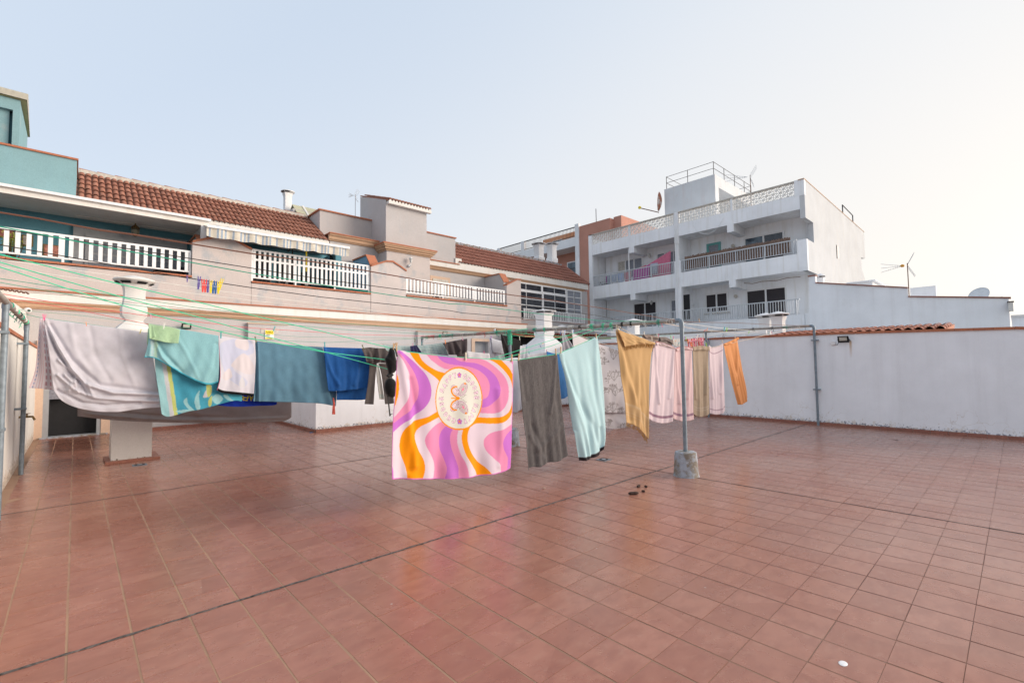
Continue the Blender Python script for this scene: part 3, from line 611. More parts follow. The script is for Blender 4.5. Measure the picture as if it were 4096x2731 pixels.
# upper volumes
def upbox(parent, name, x0, x1, y0, y1, z0, z1, mat, cap=True):
    build(name, MB().box((x0, y0, z0), (x1, y1, z1)), M[mat], parent)
    if cap: build('coping', MB().box((x0 - .03, y0 - .04, z1), (x1 + .03, y0 + .2, z1 + .05)).box((x0 - .03, y0 + .2, z1), (x0 + .17, y1, z1 + .05)).box((x1 - .17, y0 + .2, z1), (x1 + .03, y1, z1 + .05)), M['cap'], parent)
upbox(hA, 'teal_parapet', -6, -.11, 13.9, 17.5, 6.1, 7.55, 'teal')
build('wall_under_eave', MB().box((-.11, 14.0, 6.0), (7.05, 14.25, 6.5)), M['band_white'], hA)
# clay tile roofs ------------------------------------------------
def tile_roof(parent, x0, x1, yE, zE, yR, zR, ncol, nrow, mat, name='tiled_roof', ridge='mortar'):
    sl_ = math.hypot(yR - yE, zR - zE); ang = math.atan2(zR - zE, yR - yE); p = (x1 - x0) / ncol; L = sl_ / nrow
    under = MB().add([(x0, yE, zE - .02), (x1, yE, zE - .02), (x1, yR, zR - .02), (x0, yR, zR - .02), (x0, yR + 1.6, zE), (x1, yR + 1.6, zE)], [(0, 1, 2, 3), (3, 2, 5, 4), (0, 3, 4), (1, 5, 2)])
    under.box((x0, yE + .02, zE - .09), (x1, yE + .3, zE - .03))
    roof = build(name, under, mat, parent)
    mb = MB(); n = 7; V = []; r0, r1 = p * .36, p * .30; th = .014
    for yy_, r, lift in ((-0.03, r0, .045), (L + .02, r1, .01)):
        for k in range(n):
            t = math.pi * k / (n - 1); V.append((-math.cos(t) * r * 1.25, yy_, math.sin(t) * r * .85 + lift))
        for k in range(n):
            t = math.pi * k / (n - 1); V.append((-math.cos(t) * (r * 1.25 - th), yy_, math.sin(t) * (r * .85 - th) + lift))
    Fc = [(k, k + 1, 2 * n + k + 1, 2 * n + k) for k in range(n - 1)] + [(n + k, 3 * n + k, 3 * n + k + 1, n + k + 1) for k in range(n - 1)] + [(k, n + k, n + k + 1, k + 1) for k in range(n - 1)]
    mb.add(V, Fc); me = mesh('roof_tile', mb, mat, smooth=True)
    for r in range(nrow):
        for c in range(ncol):
            s = (r + 0.0) * L
            o = inst('roof_tile', me, (x0 + p * (c + .5) + rng.normal(0, .004), yE + math.cos(ang) * s, zE + math.sin(ang) * s), roof, (ang + rng.normal(0, .008), 0, rng.normal(0, .012)))
    # channel tiles read as dark gutters between the covers: one joined sheet of shallow troughs
    ch = MB()
    for c in range(ncol + 1):
        xc = x0 + p * c; V = []
        for s in (0, sl_):
            for k in range(5):
                t = math.pi * k / 4; V.append((xc - math.cos(t) * p * .38, yE + math.cos(ang) * s, zE + math.sin(ang) * s + .035 - math.sin(t) * .03))
        ch.add(V, [(k, k + 1, 6 + k, 5 + k) for k in range(4)])
    o = build('channel_tile', ch, mat, parent, kind='stuff')
    # scalloped pale mortar under the eave
    sc = MB()
    for c in range(ncol):
        xc = x0 + p * (c + .5); pts = [(xc - p / 2, zE - .10), (xc + p / 2, zE - .10), (xc + p / 2, zE - .015)] + [(xc + math.cos(math.pi * k / 6) * p * .46, zE - .015 + math.sin(math.pi * k / 6) * .065) for k in range(7)] + [(xc - p / 2, zE - .015)]
        sc.prism(pts, 1, yE - .01, yE + .05)
    build('eave_mortar', sc, M['band_white'], parent)
    # ridge: mortar bed and ridge tiles
    build('ridge_bed', MB().box((x0, yR - .12, zR - .1), (x1, yR + .12, zR + .075)), M[ridge], parent)
    nr = int((x1 - x0) / .42); Lr = (x1 - x0) / nr; rm = MB(); V = []
    for xx, r in ((0, .115), (Lr + .03, .095)):
        for k in range(6):
            t = math.pi * k / 5; V.append((xx, -math.cos(t) * r, math.sin(t) * r * .8))
    rm.add(V, [(k, k + 1, 7 + k, 6 + k) for k in range(5)] + [tuple(range(6))]); rme = mesh('ridge_tile', rm, mat, smooth=False)
    rg = build('ridge', MB().box((x0, yR - .02, zR), (x1, yR + .02, zR + .06)), M[ridge], parent)
    for k in range(nr): inst('ridge_tile', rme, (x0 + Lr * k, yR, zR + .045), rg, (0, .03, 0))
    return roof
tile_roof(hA, -.08, 7.0, 14.0, 6.50, 16.3, 7.98, 45, 6, M['rooftile'])
tile_roof(hB, 13.15, 23.0, 13.95, 6.50, 16.1, 8.06, 49, 6, M['rooftile2'], ridge='concrete')
build('verge_tile', MB().tube([(23.03, 13.9, 6.55), (23.03, 16.1, 8.14)], .09, 8), M['rooftile2'], hB)
build('roof_end_step', MB().box((13.0, 13.95, 6.42), (13.35, 14.4, 6.72)), M['band_white'], hB)
# grey volumes
build('stair_volume', MB().prism([(16.0, 6.3), (14.6, 6.3), (14.6, 7.9), (16.0, 8.26)], 0, 7.0, 9.28) if False else MB().box((7.06, 15.0, 6.0), (9.3, 17.0, 7.98)), M['facade_grey'], hA)
build('coping', MB().box((7.0, 14.94, 7.98), (9.3, 15.2, 8.03)).box((7.0, 15.2, 7.98), (7.2, 17.0, 8.03)), M['cap'], hA)
build('lower_volume', MB().box((7.2, 14.3, 3.6), (9.3, 15.0, 6.62)), M['facade_grey'], hA)
moulding(hA, 7.12, 9.2, 14.3, 6.62, 6.86, .2); build('coping', MB().box((7.1, 14.06, 6.86), (9.2, 15.0, 6.90)), M['cap'], hA)
TX0, TX1, TY0, TY1 = 9.28, 11.25, 13.7, 16.1
build('stair_tower', MB().prism([(TY0, 6.7), (TY1, 6.7), (TY1, 9.35), (TY0, 8.58)], 0, TX0, TX1), M['facade_grey'], hB)
build('tower_base', MB().box((TX0 - .02, 13.6, 3.6), (TX1 + .1, 15.2, 6.42)), M['facade'], hB)
mo = MB(); 
for pj, za, zb in ((.05, 6.42, 6.48), (.12, 6.48, 6.56), (.18, 6.56, 6.62), (.22, 6.62, 6.67)): mo.box((TX0 - .02 - pj, 13.6 - pj, za), (TX1 + .1 + pj, 15.1, zb))
build('cornice', mo, M['cornice'], hB); build('coping', MB().box((TX0 - .28, 13.36, 6.67), (TX1 + .34, 15.1, 6.72)), M['cap'], hB)
# small tiled lean-to cap of the tower
tc = MB(); te = build('tower_roof', MB().add([(TX0, 13.6, 8.58), (TX1 + .12, 13.6, 8.58), (TX1 + .12, TY1, 9.42), (TX0, TY1, 9.42), (TX0, 13.6, 8.53), (TX1 + .12, 13.6, 8.53), (TX1 + .12, TY1, 9.37), (TX0, TY1, 9.37)], [(0, 1, 2, 3), (0, 4, 5, 1), (1, 5, 6, 2), (3, 7, 4, 0), (4, 7, 6, 5)]), M['rooftile'], hB)
um = MB(); V = []
for yy_, r in ((-.05, .066), (.46, .056)):
    for k in range(7): t = math.pi * k / 6; V.append((-math.cos(t) * r, yy_, math.sin(t) * r + .015))
um.add(V, [(k, k + 1, 8 + k, 7 + k) for k in range(6)] + [tuple(range(7))]); ume = mesh('roof_tile', um, M['rooftile'])
for r in range(5):
    for c in range(14): inst('roof_tile', ume, (TX0 + .12 + c * .148, 13.58 + r * .46, 8.58 + r * .155), te, (.33, 0, 0))
sc = MB()
for c in range(14):
    xc = TX0 + .12 + c * .148; sc.prism([(xc - .074, 8.40), (xc + .074, 8.40), (xc + .074, 8.5)] + [(xc + math.cos(math.pi * k / 5) * .06, 8.5 + math.sin(math.pi * k / 5) * .07) for k in range(6)] + [(xc - .074, 8.5)], 1, 13.53, 13.7)
build('eave_mortar', sc, M['band_white'], hB)
# right wing
build('wing_back_wall', MB().box((TX1 + .1, 14.1, 3.6), (17.0, 14.3, 6.3)), M['facade_grey'], hB)
build('wing_parapet', MB().box((TX1 + .1, 14.02, 6.45), (13.04, 16.5, 7.66)), M['facade_grey'], hB)
build('coping', MB().box((TX1 + .1, 13.97, 7.66), (13.08, 14.25, 7.71)).box((12.85, 14.25, 7.66), (13.08, 16.5, 7.71)), M['cap'], hB)
build('white_band', MB().box((TX1 + .1, 13.92, 6.20), (23.0, 14.12, 6.41)), M['band_white'], hB)
build('coping', MB().box((TX1 + .1, 13.88, 6.41), (13.2, 14.1, 6.45)), M['cap'], hB)
moulding(hB, TX1 + .1, 22.7, 14.1, 6.04, 6.20, .16)
w3 = build('terrace_door', MB().box((11.65, 14.04, 3.62), (12.75, 14.1, 5.75)), M['peach'], hB)
build('door_shutter', MB().box((11.78, 14.02, 5.45), (12.62, 14.04, 5.62)), M['mortar'], w3)
build('door_leaf', MB().box((12.38, 14.015, 3.62), (12.62, 14.04, 5.45)), M['mortar'], w3)
build('pane', MB().box((11.78, 14.02, 3.62), (12.38, 14.04, 5.45)), M['glass'], w3)
# glazed veranda
YW = 14.0
build('veranda_wall', MB().box((15.8, YW + .02, 2.5), (23.0, YW + .3, 4.1)).box((15.8, YW + .02, 4.1), (17.2, YW + .3, 6.1)).box((22.35, YW + .02, 4.1), (23.0, YW + .3, 6.1)).box((17.2, YW + .05, 4.1), (22.4, YW + .12, 6.1)), M['facade_grey'], hB)
def window(parent, x0, x1, z0, z1, cols, y=YW, gl='glass', fw=.07, mat='whitemetal', name='window'):
    mb = MB(); mb.box((x0, y - .05, z0), (x1, y, z0 + fw)); mb.box((x0, y - .05, z1 - fw), (x1, y, z1)); mb.box((x0, y - .05, z0 + fw), (x0 + fw, y, z1 - fw)); mb.box((x1 - fw, y - .05, z0 + fw), (x1, y, z1 - fw))
    f = build(name, mb, M[mat], parent)
    xs_ = [x0 + fw]
    tot = sum(c[0] for c in cols); W = x1 - x0 - 2 * fw; x = x0 + fw
    for cw, rows in cols:
        w_ = W * cw / tot; h_ = (z1 - z0 - 2 * fw) / rows
        for r in range(rows): build('pane', MB().box((x + .03, y - .025, z0 + fw + r * h_ + .02), (x + w_ - .03, y - .015, z0 + fw + (r + 1) * h_ - .02)), M[gl], f)
        bb = MB()
        for r in range(1, rows): bb.box((x, y - .04, z0 + fw + r * h_ - .02), (x + w_, y - .012, z0 + fw + r * h_ + .02))
        bb.box((x + w_ - .03, y - .045, z0 + fw), (x + w_ + .03, y - .012, z1 - fw)) if x + w_ < x1 - fw - .01 else bb.box((x, y - .045, z0 + fw), (x + .03, y - .012, z1 - fw))
        build('glazing_bar', bb, M[mat], f); x += w_
    return f
window(hB, 17.0, 18.9, 5.62, 6.06, [(.6, 1), (1.2, 1)]); window(hB, 18.9, 20.95, 5.64, 6.06, [(1, 1), (1, 1)])
window(hB, 17.0, 18.95, 4.1, 5.62, [(.6, 4), (1.2, 4)]); window(hB, 18.95, 20.98, 4.1, 5.64, [(1, 4), (1, 4)])
window(hB, 20.98, 22.35, 4.1, 6.05, [(1, 5), (1, 5)], gl='curtain')
rail(hB, 17.2, 22.35, YW - .25, 4.08, 4.60, 36, M['whitemetal'], posts=(17.3, 18.9, 20.9, 22.3), w=.06, zfoot=4.05)
sill(hB, 15.85, 22.6, 3.99, 20, 'cap_brown', y=YW - .3)
build('veranda_base', MB().box((15.8, YW - .26, -5), (22.6, YW + .02, 3.97)), M['facade_grey'], hB)
# lower facade fittings: meter cupboards, door, small window
for hh, x0, x1, z1_, sx in ((hA, 3.9, 5.05, 3.04, .35), (hB, 9.95, 11.45, 3.02, .5)):
    p_ = build('meter_cupboard', MB().box((x0, YF - .12, 0), (x1, YF, z1_)), M['facade_grey'], hh)
    build('lid', MB().box((x0 - .02, YF - .15, z1_), (x1 + .03, YF, z1_ + .03)), M['peach'], p_)
    for q in (.3, .62): build('vent_panel', MB().box((x0 + (x1 - x0) * q, YF - .13, z1_ - .28), (x0 + (x1 - x0) * q + .16, YF - .12, z1_ - .12)), M['mortar'], p_)
dd = build('door_surround', MB().box((-.70, YF - .07, 0), (-.56, YF + .01, 2.4)).box((.52, YF - .07, 0), (.70, YF + .01, 2.4)).box((-.56, YF - .07, 2.1), (.52, YF + .01, 2.4)), M['peach'], hA)
build('door_frame', MB().box((-.56, YF - .05, 0), (-.46, YF + .04, 2.08)).box((.44, YF - .05, 0), (.52, YF + .04, 2.08)), M['greyframe'], hA)
build('fly_curtain', MB().box((-.46, YF + .03, .95), (-.02, YF + .06, 2.05)), simple('striped_fly_curtain', (.22, .22, .26), .7, var=.3, scale=30), hA)
build('dark_doorway', MB().box((-.46, YF + .26, -.02), (.44, YF + .28, 2.05)), M['dark'], hA)
build('doorstep', MB().box((-.62, YF - .12, 0), (.66, YF + .2, .03)), M['concrete'], hA)
wi = build('small_window', MB().box((12.72, YF - .04, 2.72), (13.88, YF + .0, 2.84)).box((12.72, YF - .04, 1.6), (12.9, YF, 2.72)), M['peach'], hB)
build('recess_panel', MB().box((12.9, YF + .22, 1.6), (13.7, YF + .26, 2.74)), M['greyframe'], wi)
# things fixed on the facade
sg = thing('warning_sign', 'yellow and white alarm notice on the grey facade above the blue towels', 'sign', (4.5, YF - .14, 2.7))
build('sign_panel', MB().box((4.37, YF - .145, 2.57), (4.63, YF - .125, 2.86)), simple('sign_white', (.75, .75, .72), .5, bmp=0), sg)
build('yellow_header', MB().box((4.38, YF - .149, 2.73), (4.62, YF - .145, 2.85)).box((4.38, YF - .149, 2.58), (4.62, YF - .145, 2.62)), M['yellow'], sg)
bk = MB().box((4.46, YF - .152, 2.80), (4.54, YF - .149, 2.82)).box((4.42, YF - .152, 2.765), (4.58, YF - .149, 2.775)).box((4.41, YF - .152, 2.70), (4.52, YF - .149, 2.71)).box((4.41, YF - .152, 2.68), (4.50, YF - .149, 2.685)).box((4.42, YF - .152, 2.59), (4.58, YF - .149, 2.60))
bk.tube([(4.42, YF - .151, 2.815), (4.41, YF - .151, 2.80), (4.44, YF - .151, 2.79)], .006, 5).tube([(4.58, YF - .151, 2.815), (4.59, YF - .151, 2.80), (4.56, YF - .151, 2.79)], .006, 5)
build('sign_print', bk, M['black'], sg)
def floodlight(x, y, z, label, nrm='y', cab=None):
    t = thing('floodlight', label, 'floodlight', (x, y, z), 'floodlights on the walls')
    o = MB()
    if nrm == 'y':
        rot = lambda a, b, c: (x + a, y - .12 + b * .94 + c * .34 * -1, z + c * .94 - b * .34)
    else:
        rot = lambda a, b, c: (x - .12 + b * .94 - c * .34, y - a, z + c * .94 - b * .34)
    def bx(a, b, mb, mi=0):
        V = [rot(p, q, r) for p, q, r in ((a[0], a[1], a[2]), (b[0], a[1], a[2]), (b[0], b[1], a[2]), (a[0], b[1], a[2]), (a[0], a[1], b[2]), (b[0], a[1], b[2]), (b[0], b[1], b[2]), (a[0], b[1], b[2]))]
        mb.add(V, [(0, 3, 2, 1), (4, 5, 6, 7), (0, 1, 5, 4), (1, 2, 6, 5), (2, 3, 7, 6), (3, 0, 4, 7)], mi)
    bx((-.115, -.02, -.075), (.115, .03, .075), o); build('housing', o, M['black'], t)
    o = MB(); bx((-.08, -.026, -.045), (.08, -.02, .045), o); build('lens', o, M['ledface'], t)
    o = MB(); bx((-.125, .0, -.01), (-.117, .13, .01), o); bx((.117, .0, -.01), (.125, .13, .01), o); build('bracket', o, M['black'], t)
    return t
c = ony(745, 1305, YF - .1); floodlight(c[0], YF, c[2], 'black floodlight on the grey facade above the turquoise towel')
c = ony(1778, 1333, YF - .1); floodlight(c[0], YF, c[2], 'black floodlight on the grey facade above the hanging trousers')
c = onx(3374, 1357, 14.1); floodlight(XR(c[1]), c[1], c[2], 'black floodlight on the white wall beside a round junction box', 'x')
jb = MB().lathe((0, 0, 0), [(.06, 0), (.06, .03), (.05, .04)], 16)
jb.v = [(-z, x, y) for x, y, z in jb.v]; c = onx(3330, 1372, 14.15)
o = build('junction_box', MB().add([(XR(c[1]) + v[0], c[1] + v[1], c[2] + v[2]) for v in jb.v], jb.f), M['chimney'], smooth=True, loc=(XR(c[1]), c[1], c[2])); tag(o, 'round white junction box on the white wall left of the floodlight', 'junction box')
fl2 = onx(3392, 1362, 14.0)
o = build('light_cable', MB().tube([(XR(c[1]) - .03, c[1] - .04, c[2] - .03), (XR(c[1]) - .04, c[1] - .1, c[2] - .05), (XR(c[1]) - .05, c[1] - .14, c[2] + .04)], .006, 5), M['black'], loc=(XR(c[1]), c[1], c[2])); tag(o, 'short black cable looping from the junction box to the floodlight on the white wall', 'cable')
for px, py, lab in ((110, 1243, 'white dome security camera under the cornice at the far left'), (1980, 1320, 'white dome security camera under the cornice above the white cloths')):
    c = ony(px, py, YF - .1); t = thing('security_camera', lab, 'camera', (c[0], YF, c[2]), 'dome cameras on the facade')
    build('camera_body', MB().lathe((c[0], YF - .07, c[2] - .05), [(.03, 0), (.07, .03), (.08, .07), (.06, .11), (.02, .13)], 14), M['chimney'], t, smooth=True)
    build('camera_lens', MB().lathe((c[0] + .03, YF - .14, c[2] - .02), [(.015, 0), (.03, .02), (.03, .04), (.01, .06)], 10), M['black'], t)
c = ony(1640, 1050, 13.5); wlp = thing('wall_lamp', 'white lantern wall lamp on the stair tower base', 'lamp', (c[0], 13.5, c[2]))
build('lamp_shade', MB().lathe((c[0], 13.42, c[2] - .02), [(.045, 0), (.075, .16), (.085, .17)], 8), M['lampglass'], wlp)
build('lamp_cap', MB().lathe((c[0], 13.42, c[2] + .15), [(.10, 0), (.05, .05), (.01, .07)], 8), M['whitemetal'], wlp)
build('wall_bracket', MB().tube([(c[0], 13.42, c[2] - .02), (c[0], 13.42, c[2] - .12), (c[0], 13.5, c[2] - .17), (c[0], 13.6, c[2] - .14)], .015, 6).lathe((c[0], 13.56, c[2] - .2), [(.02, 0), (.06, .03), (.06, .10), (.02, .13)], 10), M['whitemetal'], wlp)

# ================================================================== chimneys
def chimney(x, y, z0, parts, label, cap_r, cap_z, mat='chimney', slots=True, group=None, s=1.0, sq=.75, capmat=None):
    t = thing('chimney', label, 'chimney', (x, y, z0), group)
    build('shaft', MB().lathe((x, y, 0), parts, 24, sq=sq), M[mat], t, smooth=True)
    h = cap_r * .34
    build('cap', MB().lathe((x, y, cap_z), [(cap_r * .62, -h * .7), (cap_r * .97, -h * .12), (cap_r, 0), (cap_r * .97, h * .12), (cap_r * .45, h * .55), (.02, h * .9)], 24), M[mat], t, smooth=True)
    if slots:
        mb = MB()
        for a in range(4):
            an = a * math.pi / 2 + .1
            for d in (-.42, .0, .42):
                V = []
            V = []
            for rr, zz in ((cap_r * .70, -h * .62), (cap_r * .93, -h * .22)):
                for d in (-.42, 0, .42): V.append((x + (rr + .012) * math.cos(an + d), y + (rr + .012) * math.sin(an + d), cap_z + zz - .004))
            mb.add(V, [(0, 1, 4, 3), (1, 2, 5, 4)])
        build('smoke_slot', mb, M['dark'], t)
    return t
cl_ = thing('chimney', 'tall cream chimney on a square pillar standing on the terrace behind the grey sheet', 'chimney', (.78, 7.48, 0))
build('pillar', MB().box((.50, 7.2, 0), (1.08, 7.78, 2.35)), M['chimney_warm'], cl_)
build('pillar_foot', MB().box((.42, 7.1, 0), (1.2, 7.9, .04)), M['cap_brown'], cl_)
build('shaft', MB().lathe((.78, 7.42, 0), [(.30, 2.35), (.30, 2.40), (.24, 2.46), (.14, 2.56), (.15, 2.60), (.20, 2.66), (.205, 2.80), (.185, 2.86), (.17, 2.95), (.165, 3.10), (.18, 3.2), (.21, 3.25)], 28, sq=.55), M['chimney_warm'], cl_, smooth=True)
build('cap', MB().lathe((.78, 7.42, 3.33), [(.20, -.09), (.31, -.02), (.325, 0), (.31, .02), (.15, .07), (.01, .10)], 28), M['chimney_warm'], cl_, smooth=True)
sm = MB()
for an in (-2.15, -1.2, -.2, 3.3):
    V = []
    for rr, zz in ((.235, -.073), (.295, -.035)):
        for d in (-.3, -.1, .1, .3): V.append((.78 + (rr + .004) * math.cos(an + d), 7.42 + (rr + .004) * math.sin(an + d), 3.33 + zz - .006))
    sm.add(V, [(k, k + 1, 5 + k, 4 + k) for k in range(3)])
build('smoke_slot', sm, M['dark'], cl_)
def flue(x, y, z0, zt, w, label, base_w=None, mat='chimney', capk=1.0):
    bw = base_w or w * 1.9; H = zt - z0
    t = thing('chimney', label, 'chimney', (x, y, z0), 'white chimney pots')
    k = w / 2
    zc = zt - .12
    build('shaft', MB().lathe((x, y, 0), [(bw / 2, z0), (bw / 2, z0 + H * .36), (bw * .46, z0 + H * .40), (k * 1.05, z0 + H * .52), (k * 1.22, z0 + H * .56), (k * 1.2, z0 + H * .64), (k, z0 + H * .66), (k * .98, zc - .16), (k * 1.25, zc - .02)], 20, sq=.8), M[mat], t, smooth=True)
    r = k * 1.9 * capk
    build('cap', MB().lathe((x, y, zc), [(r * .66, 0), (r, .05), (r, .07), (r * .4, .13), (.01, .16)], 20, sq=.15), M[mat], t, smooth=True)
    mb = MB()
    for an in (math.pi + .35, -math.pi / 2 - .35, math.pi + .35 + math.pi / 2 * 2, 1.0):
        V = []
        for rr, zz in ((r * .72, .006), (r * .92, .034)):
            for d in (-.35, 0, .35): V.append((x + (rr + .02) * math.cos(an + d), y + (rr + .02) * math.sin(an + d), zc + zz - .006))
        mb.add(V, [(0, 1, 4, 3), (1, 2, 5, 4)])
    build('smoke_slot', mb, M['dark'], t)
    return t
flue(14.25, 9.5, 1.6, 3.92, .52, 'big white chimney with flared square base behind the washing line centre', 1.15)
c = ony(2247, 1312, 12.0); flue(c[0], 12.0, 1.5, c[2] + .12, .30, 'small white chimney half hidden behind the crossbar, right of the big white chimney', .4)
c = onx(2533, 1290, 16.5); flue(16.5, c[1], 1.0, c[2] + .12, .38, 'white chimney behind the crossbar left of the front pole', .45)
c = onx(2460, 1312, 17.0); flue(17.0, c[1], 1.0, c[2] + .1, .26, 'smallest white chimney seen between the aqua and mustard towels', .3)
c = onx(3062, 1262, 17.2); flue(17.2, c[1], 1.0, c[2] + .05, .36, 'left one of the two white chimneys behind the right wall', .42)
c = onx(3112, 1255, 16.6); flue(16.6, c[1], 1.0, c[2] + .04, .34, 'right one of the two white chimneys behind the right wall', .42)
c = ony(2155, 980, 17.6); flue(c[0], 17.6, 7.0, c[2] + .12, .5, 'left one of the two white chimneys above the long clay roof', 1.0)
c = ony(2205, 980, 17.6); flue(c[0] + .05, 17.6, 7.0, c[2] + .12, .5, 'right one of the two white chimneys above the long clay roof', 1.7)
c = ony(1151, 772, 18.0); flue(c[0], 18.0, 6.8, c[2] + .1, .30, 'white chimney rising alone behind the left clay roof ridge', .5)

# ---- structures behind house A: teal stair head with yellow lined lean-to roof, small yellow shed
th_ = thing('teal_stair_head', 'teal stair head with overhanging sheet roof at the top left corner', 'building', (-3, 15, 7.5))
x17 = ony(120, 549, 17.0)
build('tower_wall', MB().box((-6, 14.32, 7.5), (-1.47, 16.8, 8.95)), M['teal'], th_)
build('wall_band', MB().box((-6, 14.2, 8.66), (-1.40, 14.32, 8.97)), M['teal'], th_)
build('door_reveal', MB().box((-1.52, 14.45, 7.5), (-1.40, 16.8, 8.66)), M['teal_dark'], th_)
build('corner_pier', MB().box((-1.40, 14.2, 7.5), (-1.27, 14.40, 8.97)).box((-1.33, 14.40, 7.5), (-1.27, 16.8, 8.97)), M['teal'], th_)
build('roof_sheet', MB().add([(-6, 14.1, 9.16), (-1.12, 14.1, 9.16), (x17[0], 17, x17[2] + .03), (-6, 17, x17[2] + .03), (-6, 14.1, 8.99), (-1.14, 14.1, 8.99), (x17[0], 17, x17[2]), (-6, 17, x17[2])], [(0, 1, 2, 3), (0, 4, 5, 1), (1, 5, 6, 2), (2, 6, 7, 3)]), simple('weathered_sheet', (.42, .40, .34), .8), th_)
build('roof_underside', MB().add([(-6, 14.12, 8.98), (-1.15, 14.12, 8.98), (x17[0] - .01, 17, x17[2] - .01), (-6, 17, x17[2] - .01)], [(0, 3, 2, 1)]), simple('mustard_sheet', (.46, .40, .20), .8), th_)
sh_ = thing('roof_shed', 'small shed with pale yellow corrugated roof behind the clay roof ridge', 'shed', (7.3, 17.5, 7.5))
P0 = ony(1172, 815, 17.5); P1 = ony(1288, 835, 17.5); P2 = ony(1250, 858, 16.9)
build('shed_wall', MB().box((P0[0] - .1, 17.2, 7.2), (P1[0] + .1, 18.6, P0[2] - .3)), M['facade_grey'], sh_)
build('shed_roof', MB().add([(P0[0], 17.6, P0[2]), (P1[0] + .5, 17.6, P0[2]), (P1[0] + .5, 16.7, P0[2] - .75), (P0[0], 16.7, P0[2] - .75), (P0[0], 17.6, P0[2] - .05), (P1[0] + .5, 17.6, P0[2] - .05), (P1[0] + .5, 16.7, P0[2] - .8), (P0[0], 16.7, P0[2] - .8), (P0[0], 18.6, P0[2] - .75), (P1[0] + .5, 18.6, P0[2] - .75)], [(3, 2, 1, 0), (4, 5, 6, 7), (0, 4, 7, 3), (1, 2, 6, 5), (2, 3, 7, 6), (0, 1, 9, 8)]), M['corr'], sh_)
build('roof_batten', MB().bar((P0[0] + .45, 17.6, P0[2] + .02), (P0[0] + .45, 16.72, P0[2] - .72), .08, .04), M['band_white'], sh_)

# ================================================================== WHITE APARTMENT BLOCK (front on X=25, side on Y=2.64)
XA = 25.0; XB = 26.5; YA0, YA1, YM = 2.64, 15.35, 9.1
ap = thing('apartment_block', 'white flaking apartment block with long balconies and breeze block parapet', 'apartment building', (26, 9, -9))
def zt_(y): return 10.28
# body behind balconies with window holes kept simple: recessed wall sheets
build('rear_wall', MB().box((XB, YA0 + .25, -9), (XB + .25, YA1 - .25, 10.0)), M['apt'], ap)
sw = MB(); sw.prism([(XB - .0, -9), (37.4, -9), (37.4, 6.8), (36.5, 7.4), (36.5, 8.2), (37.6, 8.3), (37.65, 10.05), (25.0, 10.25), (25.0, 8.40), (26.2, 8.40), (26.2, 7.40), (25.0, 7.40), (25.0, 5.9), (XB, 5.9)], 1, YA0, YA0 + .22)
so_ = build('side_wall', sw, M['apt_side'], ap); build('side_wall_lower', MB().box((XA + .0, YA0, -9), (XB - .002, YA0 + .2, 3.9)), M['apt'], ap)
build('side_window_reveal', MB().box((30.35, YA0 - .004, 7.25), (30.95, YA0 + .0, 8.0)), M['greyframe'], ap)
build('side_window_lining', MB().box((30.35, YA0 - .006, 7.25), (30.52, YA0 - .002, 8.0)), M['dark'], ap)
build('roof_coping', MB().prism([(24.95, 10.25), (37.7, 10.05), (37.7, 10.08), (24.95, 10.285)], 1, YA0 - .02, YA0 + .24), M['peach'], ap)
build('left_side_wall', MB().box((XA, YA1 - .2, -9), (37, YA1, 10.0)), M['apt'], ap)
build('far_wall', MB().box((37.0, YA0 + .25, -9), (37.3, YA1 - .2, 9.9)), M['apt'], ap)
build('roof_slab', MB().box((XA + .1, YA0 + .25, 8.95), (37, YA1 - .2, 9.3)), M['apt'], ap)
# fascia under breeze blocks, balcony slabs and spandrels
for z0, z1, nm in ((8.86, 9.56, 'upper_fascia'), (5.93, 6.76, 'middle_fascia'), (2.9, 3.85, 'lower_fascia')):
    build(nm, MB().box((XA, YA0 + .22, z0), (XA + .16, YA1, z1)), M['apt'], ap)
for z0, z1 in ((8.9, 9.05), (5.97, 6.1), (3.0, 3.2)):
    build('balcony_slab', MB().box((XA + .16, YA0 + .25, z0), (XB, YA1 - .2, z1)), M['apt'], ap)
# beams under the slabs
for y in (12.13, 6.15):
    for zb, zt2 in ((8.47, 8.9), (5.55, 5.97)): build('beam', MB().box((XA + .001, y - .22, zb), (XB, y + .12, zt2)), M['apt'], ap)
# middle party wall, pier and end piers
build('party_wall', MB().box((XA + .18, YM - .1, -9), (XB, YM + .1, 8.9)), M['apt'], ap)
build('middle_pier', MB().box((XA - .04, YM - .2, -9), (XA + .18, YM + .18, 7.45)), M['apt'], ap)
build('middle_pier_head', MB().box((XA - .045, YM - .13, 8.45), (XA + .18, YM + .12, 10.26)), M['apt'], ap)
build('middle_pillar', MB().box((XA + .0, YM - .11, 7.45), (XA + .18, YM + .11, 8.45)), M['apt'], ap)
build('left_pier', MB().box((XA - .03, YA1 - .28, -9), (XA + .15, YA1 + .01, 10.26)), M['apt'], ap)
build('right_pier', MB().box((XA - .012, YA0 - .002, 9.5), (XA + .2, YA0 + .42, 10.28)), M['apt'], ap)
build('right_rail_pier', MB().box((XA - .01, YA0 - .01, 5.9), (XA + .16, YA0 + .42, 7.4)), M['apt'], ap)
build('end_wall_upper', MB().box((XA + .2, YA0 + .22, 6.1), (XB, YA0 + .3, 7.4)), M['apt_side'], ap)
# thin white pole at the left balcony
build('balcony_pole', MB().tube([(XA + .1, 12.35, 6.7), (XA + .1, 12.35, 8.86)], .035, 8), M['whitemetal'], ap)
